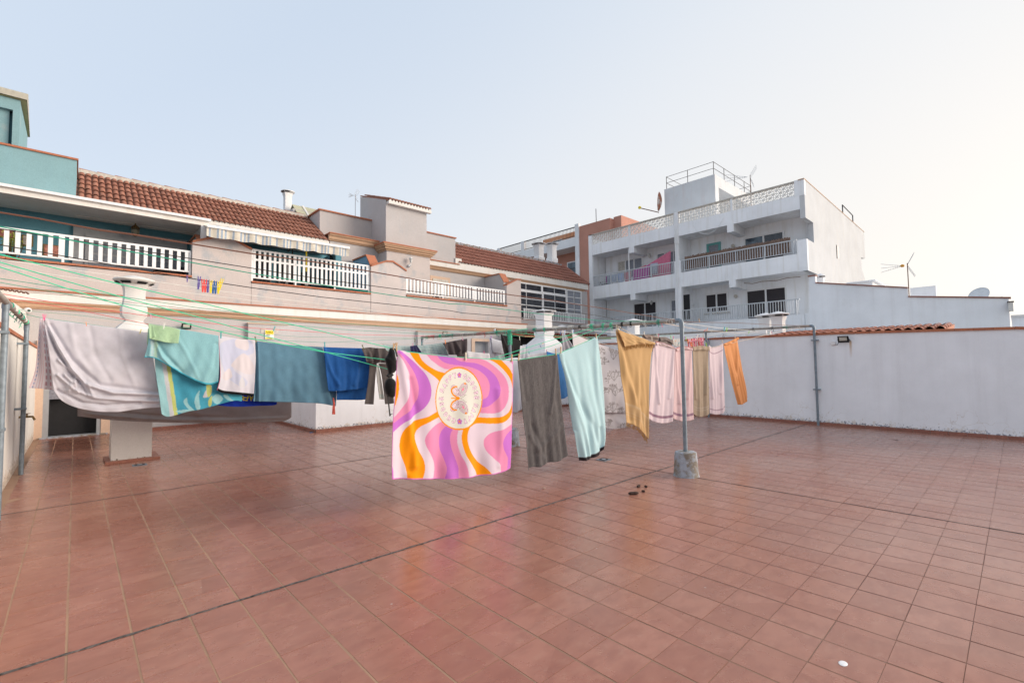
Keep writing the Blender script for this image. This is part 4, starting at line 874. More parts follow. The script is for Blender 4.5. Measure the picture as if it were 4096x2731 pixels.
# breeze blocks: star pattern unit .31 m, two courses
u = .31; bb = MB(); h = u / 2; t_ = .016; dd_ = .05
for a, b in (((-h, -h), (-h + t_, h)), ((h - t_, -h), (h, h)), ((-h + t_, -h), (h - t_, -h + t_)), ((-h + t_, h - t_), (h - t_, h))): bb.box((-dd_ / 2, a[0], a[1]), (dd_ / 2, b[0], b[1]))
for k in range(8):
    an = k * math.pi / 4; ca, sa = math.cos(an), math.sin(an); L = h * (1.0 if k % 2 == 0 else 1.32); ww = .02
    V = []
    for r, w_ in ((0, .008), (L * .55, .017), (L, .004)):
        for sx in (-1, 1):
            for sg_ in (-1, 1): V.append((sx * dd_ * .4, ca * r - sa * w_ * sg_, sa * r + ca * w_ * sg_))
    bb.add(V, [(0, 1, 5, 4), (4, 5, 9, 8), (2, 6, 7, 3), (6, 10, 11, 7), (0, 4, 6, 2), (4, 8, 10, 6), (1, 3, 7, 5), (5, 7, 11, 9)])
bme = mesh('breeze_block', bb, plaster('breeze_block_paint', (.82, .81, .78), (.60, .56, .50), .4, (.55, .5, .43), .3, pthr=.52))
par_ = build('parapet_frame', MB().box((XA - .03, YA0 + .42, 10.20), (XA + .17, YA1, 10.26)), M['mortar'], ap)
for y0, n in ((YM + .38, 19), (YM - .38 - 18.99 * 0, 18)):
    pass
ysL = [YM + .13 + u * (k + .5) for k in range(19)]; ysR = [YM - .14 - u * (k + .5) for k in range(19)]
for k, y in enumerate(ysL + ysR):
    if y > YA1 - .15 or y < YA0 + .45: continue
    for r in range(2): inst('breeze_block', bme, (XA + .07, y, 9.585 + h + r * u), par_)
for y in (12.22, 6.0): build('parapet_post', MB().box((XA - .01, y - .05, 9.5), (XA + .13, y + .05, 10.2)), M['apt'], ap)
def apt_rail(y0, y1, z0, z1, n, posts):
    mb = MB(); mb.bar((XA + .05, y0, z1), (XA + .05, y1, z1), .06, .05); mb.bar((XA + .05, y0, z0), (XA + .05, y1, z0), .03, .03)
    r = build('balcony_railing', mb, M['greyrail'], ap)
    me = mesh('baluster', MB().box((-.011, -.013, 0), (.011, .013, z1 - z0)), M['greyrail'])
    for k in range(n): inst('baluster', me, (XA + .05, y0 + (y1 - y0) * (k + .5) / n, z0), r)
    pm = mesh('post', MB().box((-.022, -.022, 0), (.022, .022, z1 - z0 + .08)), M['greyrail'])
    for y in posts: inst('post', pm, (XA + .05, y, z0 - .08), r)
apt_rail(YM + .22, YA1 - .28, 6.86, 7.44, 50, (9.4, 10.8, 12.3, 13.7, 15.0))
apt_rail(YA0 + .42, YM - .2, 6.86, 7.44, 48, (3.2, 4.5, 5.9, 7.3, 8.7))
apt_rail(YM + .22, YA1 - .28, 3.92, 4.60, 50, (9.4, 10.8, 12.3, 13.7, 15.0))
apt_rail(YA0 + .42, YM - .2, 3.92, 4.60, 48, (3.2, 4.5, 5.9, 7.3, 8.7))
def awin(y0, y1, z0, z1, n, gl, frame='whitemetal', name='window'):
    mb = MB(); f_ = .13 if frame == 'tealframe' else .085; x1 = XB; x0 = XB - .06
    mb.box((x0, y0, z0), (x1, y1, z0 + f_)).box((x0, y0, z1 - f_), (x1, y1, z1)).box((x0, y0, z0 + f_), (x1, y0 + f_, z1 - f_)).box((x0, y1 - f_, z0 + f_), (x1, y1, z1 - f_))
    for k in range(1, n): y = y0 + (y1 - y0) * k / n; mb.box((x0, y - .04, z0 + f_), (x1, y + .04, z1 - f_))
    w_ = build(name, mb, M[frame], ap)
    for k in range(n):
        a = y0 + (y1 - y0) * k / n + .05; b = y0 + (y1 - y0) * (k + 1) / n - .05
        g = gl[k] if isinstance(gl, (list, tuple)) else gl
        build('pane', MB().box((XB - .03, a, z0 + .05), (XB - .015, b, z1 - .05)), M[g], w_)
awin(12.2, 14.15, 7.2, 8.5, 3, ['curtain', 'curtain', 'mortar']); awin(9.5, 11.25, 6.1, 8.5, 3, ['glass_blue', 'curtain', 'curtain'], name='balcony_door')
awin(7.25, 8.05, 6.3, 8.45, 1, 'curtain', 'tealframe'); awin(4.0, 6.0, 6.1, 8.38, 2, ['glass', 'glass_blue'], name='balcony_door')
awin(11.3, 13.0, 3.2, 5.55, 2, 'screen', name='balcony_door'); awin(9.5, 10.4, 3.2, 5.5, 2, 'curtain', name='balcony_door')
awin(6.93, 8.24, 4.45, 5.58, 2, 'screen'); awin(4.0, 6.0, 3.2, 5.52, 2, 'screen', name='balcony_door')
build('window_sill', MB().box((XB - .12, 6.88, 4.40), (XB, 8.3, 4.45)), M['mortar'], ap)
sh2 = build('ribbed_shutter', MB().box((XA + .2, 8.55, 4.1), (XA + .24, 8.92, 5.5)), M['dark'], ap)
# stair head on the roof
X2 = 28.0
build('stair_head', MB().box((X2, 8.1, 9.3), (X2 + .25, 11.42, 13.0)).box((X2 + .25, 11.2, 9.3), (34, 11.42, 13.0)).box((X2 + .25, 8.1, 12.3), (34, 11.2, 13.0)).box((33.8, 8.1, 9.3), (34, 11.2, 12.3)).box((X2 + .25, 8.1, 9.3), (X2 + .5, 8.35, 12.3)), plaster('stair_head_paint', (.64, .66, .68), (.60, .42, .38), .35, (.58, .45, .42), .3, pthr=.66), ap)
rr_ = MB()
A_, B_, C_, D_ = (X2 + .1, 11.3), (X2 + .1, 8.2), (34, 8.2), (34, 11.3)
for zz in (13.42, 13.82):
    for p_, q_ in ((A_, B_), (B_, C_), (C_, D_), (D_, A_)): rr_.bar((*p_, zz), (*q_, zz), .022)
build('roof_railing', rr_, M['rustrail'], ap)
for x, y in (A_, (X2 + .1, 9.85), B_, (29.6, 8.2), (31.2, 8.2), (32.8, 8.2), C_, D_): build('railing_post', MB().bar((x, y, 13.0), (x, y, 13.84), .03), M['rustrail'], ap)
build('access_hoop', MB().tube([(33.0, 2.8, 10.1), (33.0, 2.8, 10.85), (35.5, 2.8, 10.75), (35.5, 2.8, 10.05)], .03, 6), M['rustrail'], ap)
# --- things on the apartment block
wm = MB(); y0, y1 = 3.35, 8.72; nsl = 230
t = thing('reed_screen', 'brown reed screen fixed behind the upper right balcony railing', 'reed screen', (XA + .1, 6, 6.8))
rm_ = MB()
for k in range(nsl):
    y = y0 + (y1 - y0) * k / nsl; zz = 7.64 + .012 * math.sin(k * .11) + rng.normal(0, .018); w_ = (y1 - y0) / nsl
    rm_.box((XA + .10 + rng.random() * .01, y, 6.84), (XA + .118, y + w_ * .9, zz))
rs = build('reed_stems', rm_, M['reed'], t, kind='stuff')
def hang(name, label, cat, y0, y1, z0, z1, x, col, group='washing on the upper left balcony', slope=0, n=(14, 12), amp=.035, tex=None):
    """small cloth hung on a balcony line (plane X = x)"""
    mb = MB(); a, b = n
    V = []
    for j in range(b + 1):
        for i in range(a + 1):
            u_, v_ = i / a, j / b; y = y0 + (y1 - y0) * u_; zz = z1 + slope * u_ - (z1 + slope * u_ - z0) * v_
            V.append((x + amp * math.sin(u_ * 9 + y * 3) * (.3 + v_), y + .02 * math.sin(v_ * 4 + u_ * 5), zz))
    mb.add(V, [(j * (a + 1) + i, j * (a + 1) + i + 1, (j + 1) * (a + 1) + i + 1, (j + 1) * (a + 1) + i) for j in range(b) for i in range(a)])
    o = build(name, mb, col, loc=(x, (y0 + y1) / 2, z1), smooth=True); s = o.modifiers.new('s', 'SOLIDIFY'); s.thickness = .006
    return tag(o, label, cat, group)
fb = lambda n_, c_: fabric(n_, c_, weave=60)
hang('bed_sheet', 'pink sheet hanging in a slanting triangle on the upper left balcony', 'sheet', 11.3, 9.75, 6.75, 7.62, XA + .45, fb('pink_sheet', (.72, .22, .33)), slope=.62, n=(20, 14))
hang('bed_sheet', 'magenta sheet on the upper left balcony between pink cloths', 'sheet', 12.2, 11.05, 6.62, 7.42, XA + .30, fb('magenta_sheet', (.52, .06, .38)), slope=.18, n=(20, 14))
hang('bed_sheet', 'coral pink strip of sheet behind the magenta sheet on the upper left balcony', 'sheet', 12.3, 11.4, 6.8, 7.50, XA + .5, fb('coral_sheet', (.62, .20, .20)), slope=.18)
hang('towel', 'salmon pink towel on the balcony line left of the white pole', 'towel', 12.85, 12.4, 6.75, 7.40, XA + .35, fb('salmon_towel', (.66, .22, .26)))
hang('shirt', 'pale blue grey shirt on a hanger in front of the pink sheet', 'shirt', 10.98, 10.48, 6.98, 7.62, XA + .25, fb('grey_blue_shirt', (.50, .55, .64)))
hang('shirt', 'light blue shirt nearest the white pole on the upper left balcony', 'shirt', 13.35, 12.9, 6.85, 7.42, XA + .35, fb('light_blue_shirt', (.45, .56, .76)))
hang('shirt', 'pale blue shirt second from the left on the upper left balcony line', 'shirt', 13.85, 13.4, 6.9, 7.40, XA + .35, fb('pale_blue_shirt', (.52, .60, .72)))
hang('towel', 'multicoloured towel with teal and pink at the left end of the balcony line', 'towel', 14.15, 13.9, 6.6, 7.40, XA + .35, fb('multi_towel', (.35, .42, .52)))
hang('towel', 'narrow purple towel at the far left end of the balcony line', 'towel', 14.3, 14.17, 6.9, 7.38, XA + .35, fb('purple_towel', (.45, .12, .40)))
o = build('washing_line', MB().tube([(XA + .35, 15.0, 7.35), (XA + .4, 12.2, 7.44), (XA + .45, 9.75, 8.25)], .006, 4), M['greyrail'], loc=(XA + .35, 12, 7.4)); tag(o, 'thin line carrying the pink and blue washing on the apartment balcony', 'washing line')
pl_ = thing('balcony_plant', 'dark leafy plants in a box behind the left end of the upper left balcony', 'plant', (XA + .5, 14.3, 6.2))
lf = MB()
for k in range(420):
    c_ = np.array([XA + .4 + rng.normal(0, .12), 14.3 + rng.normal(0, .28), 6.75 + rng.normal(0, .16)]); d = rng.normal(0, 1, 3); d /= np.linalg.norm(d); e = np.cross(d, rng.normal(0, 1, 3)); e /= np.linalg.norm(e)
    lf.add([c_, c_ + d * .05 + e * .02, c_ + d * .1, c_ + d * .05 - e * .02], [(0, 1, 2, 3)])
build('foliage', lf, simple('dark_leaf', (.05, .05, .035), .7), pl_); build('planter', MB().box((XA + .25, 13.8, 6.1), (XA + .55, 14.8, 6.5)), M['brass'], pl_)
for (y, z, lab) in ((6.55, 8.05, 'round wall lamp between the green window and the upper right sliding door'), (6.5, 5.25, 'oval bulkhead lamp above the lower right balcony')):
    o = build('wall_lamp', MB().lathe((0, 0, 0), [(.10, 0), (.10, .04), (.06, .09), (.01, .1)], 14), M['mortar'], loc=(XB - .1, y, z))
    me = o.data
    for v in me.vertices: x_, y_, z_ = v.co; v.co = (-(z_ ) + 0.0 - 0, 0, 0) if False else v.co
    tag(o, lab, 'lamp', 'lamps on the apartment wall'); o.rotation_euler = (0, -math.pi / 2, 0)
    for v in me.vertices: v.co = (v.co[0] + (XB - .1), v.co[1] + y, v.co[2] + z)
for (px, py, lab) in ((2598, 1025, 'small lantern lamp between the two windows of the upper left balcony'), (2605, 1212, 'small lantern lamp on the lower left balcony wall')):
    c = onx(px, py, XB - .12); t = thing('wall_lamp', lab, 'lamp', tuple(c), 'lamps on the apartment wall')
    build('lamp_glass', MB().lathe((c[0], c[1], c[2] - .1), [(.04, 0), (.08, .1), (.09, .16), (.02, .24)], 8), M['lampglass'], t); build('bracket', MB().tube([(c[0], c[1], c[2] + .12), (c[0] + .06, c[1], c[2] + .16), (c[0] + .12, c[1], c[2] + .1)], .015, 5), M['brass'], t)
# satellite dish on the stair head and hanging cable
ds = thing('satellite_dish', 'rusty satellite dish seen edge on at the left of the rooftop stair head', 'satellite dish', (27.9, 11.7, 12))
dm = MB(); V = []; nR = 6
cdir = np.array([-.35, .93, .10]); cdir /= np.linalg.norm(cdir); e1 = np.cross(cdir, [0, 0, 1]); e1 /= np.linalg.norm(e1); e2 = np.cross(e1, cdir); cc = np.array([27.95, 11.62, 12.25])
for r in range(nR):
    rr = .62 * r / (nR - 1)
    for k in range(20):
        t = 2 * math.pi * k / 20; V.append(tuple(cc + (e1 * math.cos(t) * .8 + e2 * math.sin(t)) * rr + cdir * (rr ** 2 * .45)))
dm.add(V, [(r * 20 + k, r * 20 + (k + 1) % 20, (r + 1) * 20 + (k + 1) % 20, (r + 1) * 20 + k) for r in range(nR - 1) for k in range(20)])
mdish, nt_, b_ = newmat('rusty_dish'); p_ = pos(nt_); c_ = mix(nt_, ramp(nt_, noise(nt_, p_, 2.5, 6), .42, .55), (.62, .58, .55), (.38, .14, .08)); nt_.links.new(c_, b_.inputs['Base Color']); b_.inputs['Roughness'].default_value = .8
o = build('reflector', dm, mdish, ds, smooth=True); s = o.modifiers.new('s', 'SOLIDIFY'); s.thickness = .03
build('feed_arm', MB().tube([tuple(cc - e2 * .72 + cdir * .1), tuple(cc - e2 * .35 + cdir * 1.35)], .03, 6), M['rust'], ds); build('feed_horn', MB().lathe(tuple(cc - e2 * .33 + cdir * 1.38), [(.05, -.08), (.1, -.04), (.1, .06), (.05, .1)], 8), M['yellow'], ds)
o = build('hanging_cable', MB().tube([(XA - .06, *onx(2250 + x / 2.8, 600 + y / 2.8, XA - .06)[1:]) for x, y in ((1440, 800), (1500, 905), (1560, 935), (1620, 943), (1690, 915), (1760, 840), (1800, 760))], .012, 5), M['whitemetal'], loc=(XA, 7, 9)); tag(o, 'white cable drooping across the upper fascia of the apartment block', 'cable')
o = build('hanging_cable', MB().tube([(XA + .3, *onx(2700 + x / 2.0638, 600 + y / 2.0638, XA + .3)[1:]) for x, y in ((570, 1098), (640, 1103), (720, 1085), (840, 1078), (930, 1055), (1035, 1047))], .014, 5), M['rust'], loc=(XA, 5, 5.8)); tag(o, 'brown cable sagging under the ceiling of the lower right balcony', 'cable')
o = build('drain_pipe', MB().tube([(XA - .1, YM + .05, -5), (XA - .1, YM + .05, 9.3)], .03, 6), M['whitemetal'], loc=(XA - .1, YM, 3)); tag(o, 'thin white pipe running down the middle pier of the apartment block', 'pipe')

def yagi(name_l, P, top, boomdir, L, s=1.0, mast=None, grp=None, orange=True):
    t = thing('tv_antenna', name_l, 'antenna', tuple(P), grp)
    top = np.array(top, float); d = np.array(boomdir, float); d /= np.linalg.norm(d); side = np.cross(d, [0, 0, 1]); side /= np.linalg.norm(side); upv = np.cross(side, d)
    build('mast', MB().tube([tuple(P), tuple(top)], .02 * s, 6), M['rust'], t)
    b0 = top - np.array([0, 0, .12 * s]); mb = MB()
    for dz in (-.10, 0, .10): mb.tube([tuple(b0 + d * .15 * s), tuple(b0 + d * L + upv * dz * 2.2 * s)], .009 * s, 5)
    build('boom', mb, M['greyrail'], t)
    el_ = MB()
    for k in range(9):
        for dz in (-1, 0, 1):
            c_ = b0 + d * (.3 * s + (L - .3 * s) * k / 8) + upv * dz * .22 * s * k / 8; w_ = (.14 - .006 * k) * s; el_.bar(c_ - side * w_, c_ + side * w_, .012 * s)
    build('element_rods', el_, M['greyrail'], t)
    g = MB()
    for sgn in (-1, 1):
        for k in range(6):
            c_ = b0 - d * (.02 + .05 * k) * s * 1.0 + upv * sgn * (.08 + .10 * k) * s; g.bar(c_ - side * .36 * s, c_ + side * .36 * s, .01 * s)
        for q in (-1, 0, 1): g.bar(b0 + side * .3 * q * s - d * .02 * s + upv * sgn * .08 * s, b0 + side * .3 * q * s - d * .27 * s + upv * sgn * .58 * s, .012 * s)
    build('reflector_grid', g, M['greyrail'], t)
    if orange: build('dipole_box', MB().lathe(tuple(b0 + d * .2 * s - upv * .06 * s), [(.05 * s, 0), (.09 * s, .04 * s), (.09 * s, .1 * s), (.04 * s, .14 * s)], 8), simple('orange_plastic', (.75, .38, .05), .5), t)
    return t
yagi('large television antenna on a mast above the stepped white neighbour wall', (20.7, -1.44, 3.8), (20.7, -1.44, 4.95), (-.15, .95, .0), .70, .66)
c = onx(3003, 770, 27.0); yagi('dark television antenna on the apartment roof beside the stair head railing', (27, c[1], 9.3), (27, c[1] , onx(3001, 700, 27)[2]), (-.3, .95, .15), 1.25, .9, orange=False)
c = ony(1421, 860, 16.5); yagi('slim television antenna behind the grey roof volume left of the stair tower', (c[0], 16.5, 7.9), (c[0], 16.5, ony(1421, 778, 16.5)[2]), (-.7, .7, .1), .3, .45, orange=False)

# ================================================================== SALMON BUILDING behind
XP = 30.0
pk = thing('salmon_building', 'salmon and white building with dark terrace railing left of the white apartment block', 'building', (30, 24, -9))
build('salmon_wall', MB().box((XP + .1, 17.2, -9), (XP + 8, 20.3, 12.95)).box((XP + .6, 16.5, -9), (XP + 8, 17.2, 13.1)).box((XP + 1.6, 20.3, -9), (XP + 1.8, 31, 11.6)), M['pink'], pk)
build('white_pier', MB().box((XP, 20.22, -9), (XP + .25, 20.62, 13.2)), M['white'], pk)
build('white_fascia', MB().prism([(20.6, 11.35), (30.4, 10.2), (30.4, 12.05), (20.6, 12.05)] if False else [(20.62, 11.4), (30.4, 11.4), (30.4, 12.15), (20.62, 12.15)], 0, XP, XP + .2), M['white'], pk)
build('balcony_soffit', MB().box((XP + .2, 20.6, 11.4), (XP + 1.8, 30.4, 11.6)), M['white'], pk)
for y0 in (26.65, 30.0): build('railing_pier', MB().box((XP, y0, 12.15), (XP + .3, y0 + .4, 13.05)), M['white'], pk)
def prail(y0, y1, n):
    mb = MB(); mb.bar((XP + .1, y0, 13.0), (XP + .1, y1, 13.0), .07).bar((XP + .1, y0, 12.25), (XP + .1, y1, 12.25), .05)
    r = build('terrace_railing', mb, M['blackrail'], pk); me = mesh('baluster', MB().box((-.014, -.014, 0), (.014, .014, .75)), M['blackrail'])
    for k in range(n): inst('baluster', me, (XP + .1, y0 + (y1 - y0) * (k + .5) / n, 12.25), r)
prail(20.62, 26.65, 40); prail(27.05, 30.0, 22)
build('terrace_hut', MB().box((33.5, 23.0, 11), (37, 27.5, 13.9)), simple('orange_render', (.62, .27, .13), .9), pk)
hw = build('hut_window', MB().box((33.44, 25.0, 12.3), (33.5, 26.2, 13.5)), M['whitemetal'], pk); build('pane', MB().box((33.42, 25.1, 12.4), (33.44, 25.55, 13.4)).box((33.42, 25.65, 12.4), (33.44, 26.1, 13.4)), M['glass'], hw)
pw = build('balcony_window', MB().box((XP + 1.52, 20.9, 8.4), (XP + 1.6, 22.8, 10.6)), M['whitemetal'], pk); build('pane', MB().box((XP + 1.50, 21.0, 8.5), (XP + 1.52, 22.7, 10.5)), M['glass_blue'], pw)
mb = MB().bar((XP + .1, 20.6, 9.6), (XP + .1, 30, 9.6), .06); pr2 = build('balcony_railing', mb, M['blackrail'], pk); me = mesh('baluster', MB().box((-.014, -.014, -.9), (.014, .014, 0)), M['blackrail'])
for k in range(30): inst('baluster', me, (XP + .1, 20.7 + k * .17, 9.6), pr2)
o = build('roof_mast', MB().tube([(XP + 3, onx(2386, 900, XP + 3)[1], 12), (XP + 3, onx(2385, 900, XP + 3)[1], onx(2385, 835, XP + 3)[2])], .03, 6), M['rustrail'], loc=(XP + 3, 19, 13)); tag(o, 'thin bare mast on the salmon building roof', 'mast')

# ================================================================== NEIGHBOUR HOUSE behind the right wall
nb = thing('neighbour_house', 'white neighbour house with stepped flank wall and thin terracotta coping on the right', 'house', (21, -1, -9))
XN = 20.6
poly = [(8.0, -9), (-3.75, -9), (-3.75, 3.47), (-1.43, 3.78), (-1.43, 4.08), (1.26, 4.62), (1.26, 4.90), (1.47, 4.90), (1.52, 2.75), (8.0, 2.75)]
build('flank_wall', MB().prism(poly, 0, XN, XN + .2), M['nbr_white'], nb)
cp_ = MB()
for (ya, za), (yb, zb) in (((-3.8, 3.47), (-1.43, 3.78)), ((-1.43, 4.08), (1.26, 4.62)), ((1.24, 4.90), (1.50, 4.90))):
    cp_.add([(XN - .04, ya, za), (XN + .26, ya, za), (XN + .26, yb, zb), (XN - .04, yb, zb), (XN - .04, ya, za + .04), (XN + .26, ya, za + .04), (XN + .26, yb, zb + .04), (XN - .04, yb, zb + .04)], [(0, 3, 2, 1), (4, 5, 6, 7), (0, 1, 5, 4), (1, 2, 6, 5), (2, 3, 7, 6), (3, 0, 4, 7)])
build('coping', cp_, M['cap_brown'], nb)
build('house_body', MB().box((XN + .2, -3.75, -9), (30, 1.3, 3.2)), M['white'], nb)
build('roof_box', MB().box((24, onx(3490, 1135, 24)[1], 3.2), (26, onx(3400, 1135, 24)[1], onx(3420, 1132, 24)[2])).box((23.9, onx(3505, 1135, 24)[1], onx(3420, 1132, 24)[2]), (26.1, onx(3385, 1135, 24)[1], onx(3420, 1128, 24)[2])), M['white'], nb)
c0, c1 = onx(3640, 1152, 22.5), onx(3700, 1180, 22.5); build('roof_parapet', MB().box((22.5, c1[1] - .3, 3.2), (22.7, c0[1], c0[2])), M['white'], nb)
c = onx(3282, 1108, 21.5); flue(21.5, c[1], 3.2, c[2] + .1, .22, 'short square vent pipe on the neighbour house roof', .2, capk=.8)
dsh = thing('satellite_dish', 'pale satellite dish poking above the right end of the neighbour wall', 'satellite dish', (23, -3.05, 3.5))
dm = MB(); V = []; cc = np.array([23.0, -3.05, 3.86]); cdir = np.array([-.75, .35, .45]); cdir /= np.linalg.norm(cdir); e1 = np.cross(cdir, [0, 0, 1]); e1 /= np.linalg.norm(e1); e2 = np.cross(e1, cdir)
for r in range(5):
    rr = .30 * r / 4
    for k in range(20): t = 2 * math.pi * k / 20; V.append(tuple(cc + (e1 * math.cos(t) + e2 * math.sin(t)) * rr + cdir * rr ** 2 * .6))
dm.add(V, [(r * 20 + k, r * 20 + (k + 1) % 20, (r + 1) * 20 + (k + 1) % 20, (r + 1) * 20 + k) for r in range(4) for k in range(20)])
o = build('reflector', dm, M['greyrail'], dsh, smooth=True); s = o.modifiers.new('s', 'SOLIDIFY'); s.thickness = .01
build('dish_mount', MB().tube([(23.0, -3.05, 3.2), (23.0, -3.05, 3.8)], .03, 6).bar((23, -2.6, 3.62), (22.6, -3.6, 3.70), .05), M['rustrail'], dsh)
c = onx(4043, 1225, 20.3); wl_ = thing('wall_lamp', 'dark framed wall lamp on the outer corner of the neighbour wall', 'lamp', tuple(c))
build('lamp_box', MB().box((20.34, c[1] - .05, c[2] - .13), (20.43, c[1] + .05, c[2] + .13)), M['lampglass'], wl_); build('lamp_hood', MB().box((20.3, c[1] - .07, c[2] + .13), (20.6, c[1] + .07, c[2] + .155)).box((20.44, c[1] - .05, c[2] - .13), (20.6, c[1] + .05, c[2] + .13)), M['rustrail'], wl_)
# lean-to clay roof right behind the wall
lt = thing('lean_to_roof', 'low lean to roof of orange clay tiles showing above the right wall coping', 'roof', (15.4, -1, 2))
build('roof_deck', MB().add([(14.95, -2.75, 2.37), (14.95, 1.2, 2.37), (17.2, 1.2, 2.60), (17.2, -2.75, 2.60), (14.95, -2.75, 2.25), (14.95, 1.2, 2.25), (17.2, 1.2, 2.5), (17.2, -2.75, 2.5)], [(0, 3, 2, 1), (4, 5, 6, 7), (0, 1, 5, 4), (1, 2, 6, 5), (2, 3, 7, 6), (3, 0, 4, 7)]), M['cap'], lt)
ltm = MB(); V = []
for xx, r in ((-.05, .085), (.5, .072)):
    for k in range(8): t = math.pi * k / 7; V.append((xx, -math.cos(t) * r, math.sin(t) * r + .02))
ltm.add(V, [(k, k + 1, 9 + k, 8 + k) for k in range(7)]); ltme = mesh('roof_tile', ltm, terracotta('orange_roof_clay', (.27, .09, .06), (.36, .13, .08), 2.5, .85, (.2, .1, .07), .4), smooth=True)
for k in range(20):
    for r in range(4): inst('roof_tile', ltme, (14.97 + r * .5, -2.65 + k * .195, 2.345 + r * .051), lt, (0, -.102, 0))
lt2 = thing('patio_roof', 'orange clay tiled patio roof with dark opening behind the big white chimney', 'roof', (16, 11, 2))
build('roof_deck', MB().add([(14.5, 10.9, 2.95), (21.2, 10.9, 3.05), (21.2, 12.2, 3.3), (14.5, 12.2, 3.2), (14.5, 10.9, 2.88), (21.2, 10.9, 2.98), (21.2, 12.2, 3.22), (14.5, 12.2, 3.12)], [(0, 1, 2, 3), (4, 7, 6, 5), (0, 4, 5, 1), (1, 5, 6, 2), (2, 6, 7, 3), (3, 7, 4, 0)]), M['cap'], lt2)
for k in range(34): inst('roof_tile', ltme, (14.6 + k * .197, 10.88, 2.95 + k * .003), lt2, (.19, 0, R_(90)))
for k in range(34): inst('roof_tile', ltme, (14.6 + k * .197, 11.35, 3.04 + k * .003), lt2, (.19, 0, R_(90)))
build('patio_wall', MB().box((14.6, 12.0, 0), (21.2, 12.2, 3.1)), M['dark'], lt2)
build('patio_front_wall', MB().box((14.6, 11.0, -5), (21.2, 11.2, 2.35)), M['wall_white'], lt2)
build('white_beam', MB().box((14.6, 10.95, 2.35), (21.2, 11.15, 2.55)), M['whitemetal'], lt2)
pg = thing('white_pergola', 'white beams and panels of a neighbour pergola behind the right wall', 'pergola', (16, 4, 0))
for z, xx in ((2.52, 15.6), (2.66, 16.6), (2.74, 18.0)): build('pergola_beam', MB().box((xx, 1.4, z), (xx + .12, 7.8, z + .10)), M['whitemetal'], pg)
for y in (2.0, 3.4, 5.0, 6.6): build('pergola_post', MB().box((15.6, y, -5), (15.7, y + .1, 2.52)), M['whitemetal'], pg); build('cross_beam', MB().bar((15.6, y, 2.55), (18.1, y, 2.78), .07), M['whitemetal'], pg)
build('pergola_panel', MB().box((18.4, 1.3, -5), (18.6, 8.2, 2.62)), M['white'], pg)
fh = thing('far_house', 'pale house roofs at the right edge beyond the parapet', 'house', (70, -22, -9))
build('house_wall', MB().box((60, -16, -9), (80, -2.5, 5.3)).box((55, -12, -9), (60, -3.2, 4.2)), M['white'], fh); build('roof_edge', MB().box((59.8, -16.2, 5.3), (80, -2.3, 5.45)), M['band_white'], fh)

# ================================================================== CLOTHES FRAMES
def pipe_frame(label, X, y0, y1, z0, z1, feet, conc=(), mat='galv', bar='pipeworn', xoff=None, r=.030):
    t = thing('clothes_airer', label, 'clothes frame', (X, y0, 0), 'steel pipe clothes frames')
    zz = lambda y: z0 + (z1 - z0) * (y - y0) / (y1 - y0)
    build('crossbar', MB().tube([(X, y0 + .06, zz(y0 + .06)), (X, (y0 + y1) / 2, zz((y0 + y1) / 2) - .01), (X, y1 - .02, zz(y1 - .02))], r * 1.08, 12), M[bar], t, smooth=True)
    for (y, kind) in feet:
        zt2 = zz(y)
        if kind == 'L':
            s_ = 1 if y < (y0 + y1) / 2 else -1
            build('elbow', MB().tube([(X, y, zt2 - .09), (X, y, zt2 - .05), (X, y + .012 * s_, zt2 - .015), (X, y + .04 * s_, zt2), (X, y + .09 * s_, zt2 + .002)], r * 1.18, 12), M[mat], t, smooth=True)
            top = zt2 - .05
        else: top = zt2 - r * .5
        build('upright', MB().tube([(X, y, 0.0), (X, y, top)], r, 12), M[mat], t, smooth=True)
        build('collar', MB().tube([(X, y, top - .07), (X, y, top - .02)], r * 1.15, 12), M[mat], t, smooth=True)
    for y in conc:
        build('concrete_foot', MB().lathe((X, y, 0), [(.185, 0), (.178, .02), (.168, .12), (.158, .30), (.150, .345), (.13, .355), (.05, .352)], 22, sx=1, sy=1), M['concrete'], t, smooth=True)
    return t, zz
cfm, zm = pipe_frame('middle pipe frame with two posts set in concrete stubs and a rope wound crossbar', 6.62, -.47, 6.75, 2.29, 2.41, ((-.47, 'L'), (3.32, 'T'), (6.7, 'L')), (-.47, 3.32))
cfl, zl = pipe_frame('left pipe frame standing against the cream parapet wall', -.60, -.9, 7.1, 2.47, 2.44, ((-.85, 'L'), (3.95, 'T'), (7.1, 'L')), ())
cfr, zr = pipe_frame('right pipe frame clamped to the white parapet wall', 14.12, -.27, 7.2, 2.58, 2.64, ((-.27, 'L'), (2.6, 'T'), (7.1, 'L')), ())
for y, z in ((-.27, 2.20), (-.27, .92), (2.6, 2.1), (2.6, .9)):
    build('pipe_clamp', MB().box((14.08, y - .075, z - .015), (XR(y), y + .075, z + .015)), M['galv'], cfr)
for y, z in ((3.95, 2.1), (3.95, 1.0), (7.1, 2.1), (7.1, 1.05)):
    build('pipe_clamp', MB().box((-.7, y - .07, z - .015), (-.565, y + .07, z + .015)), M['galv'], cfl)
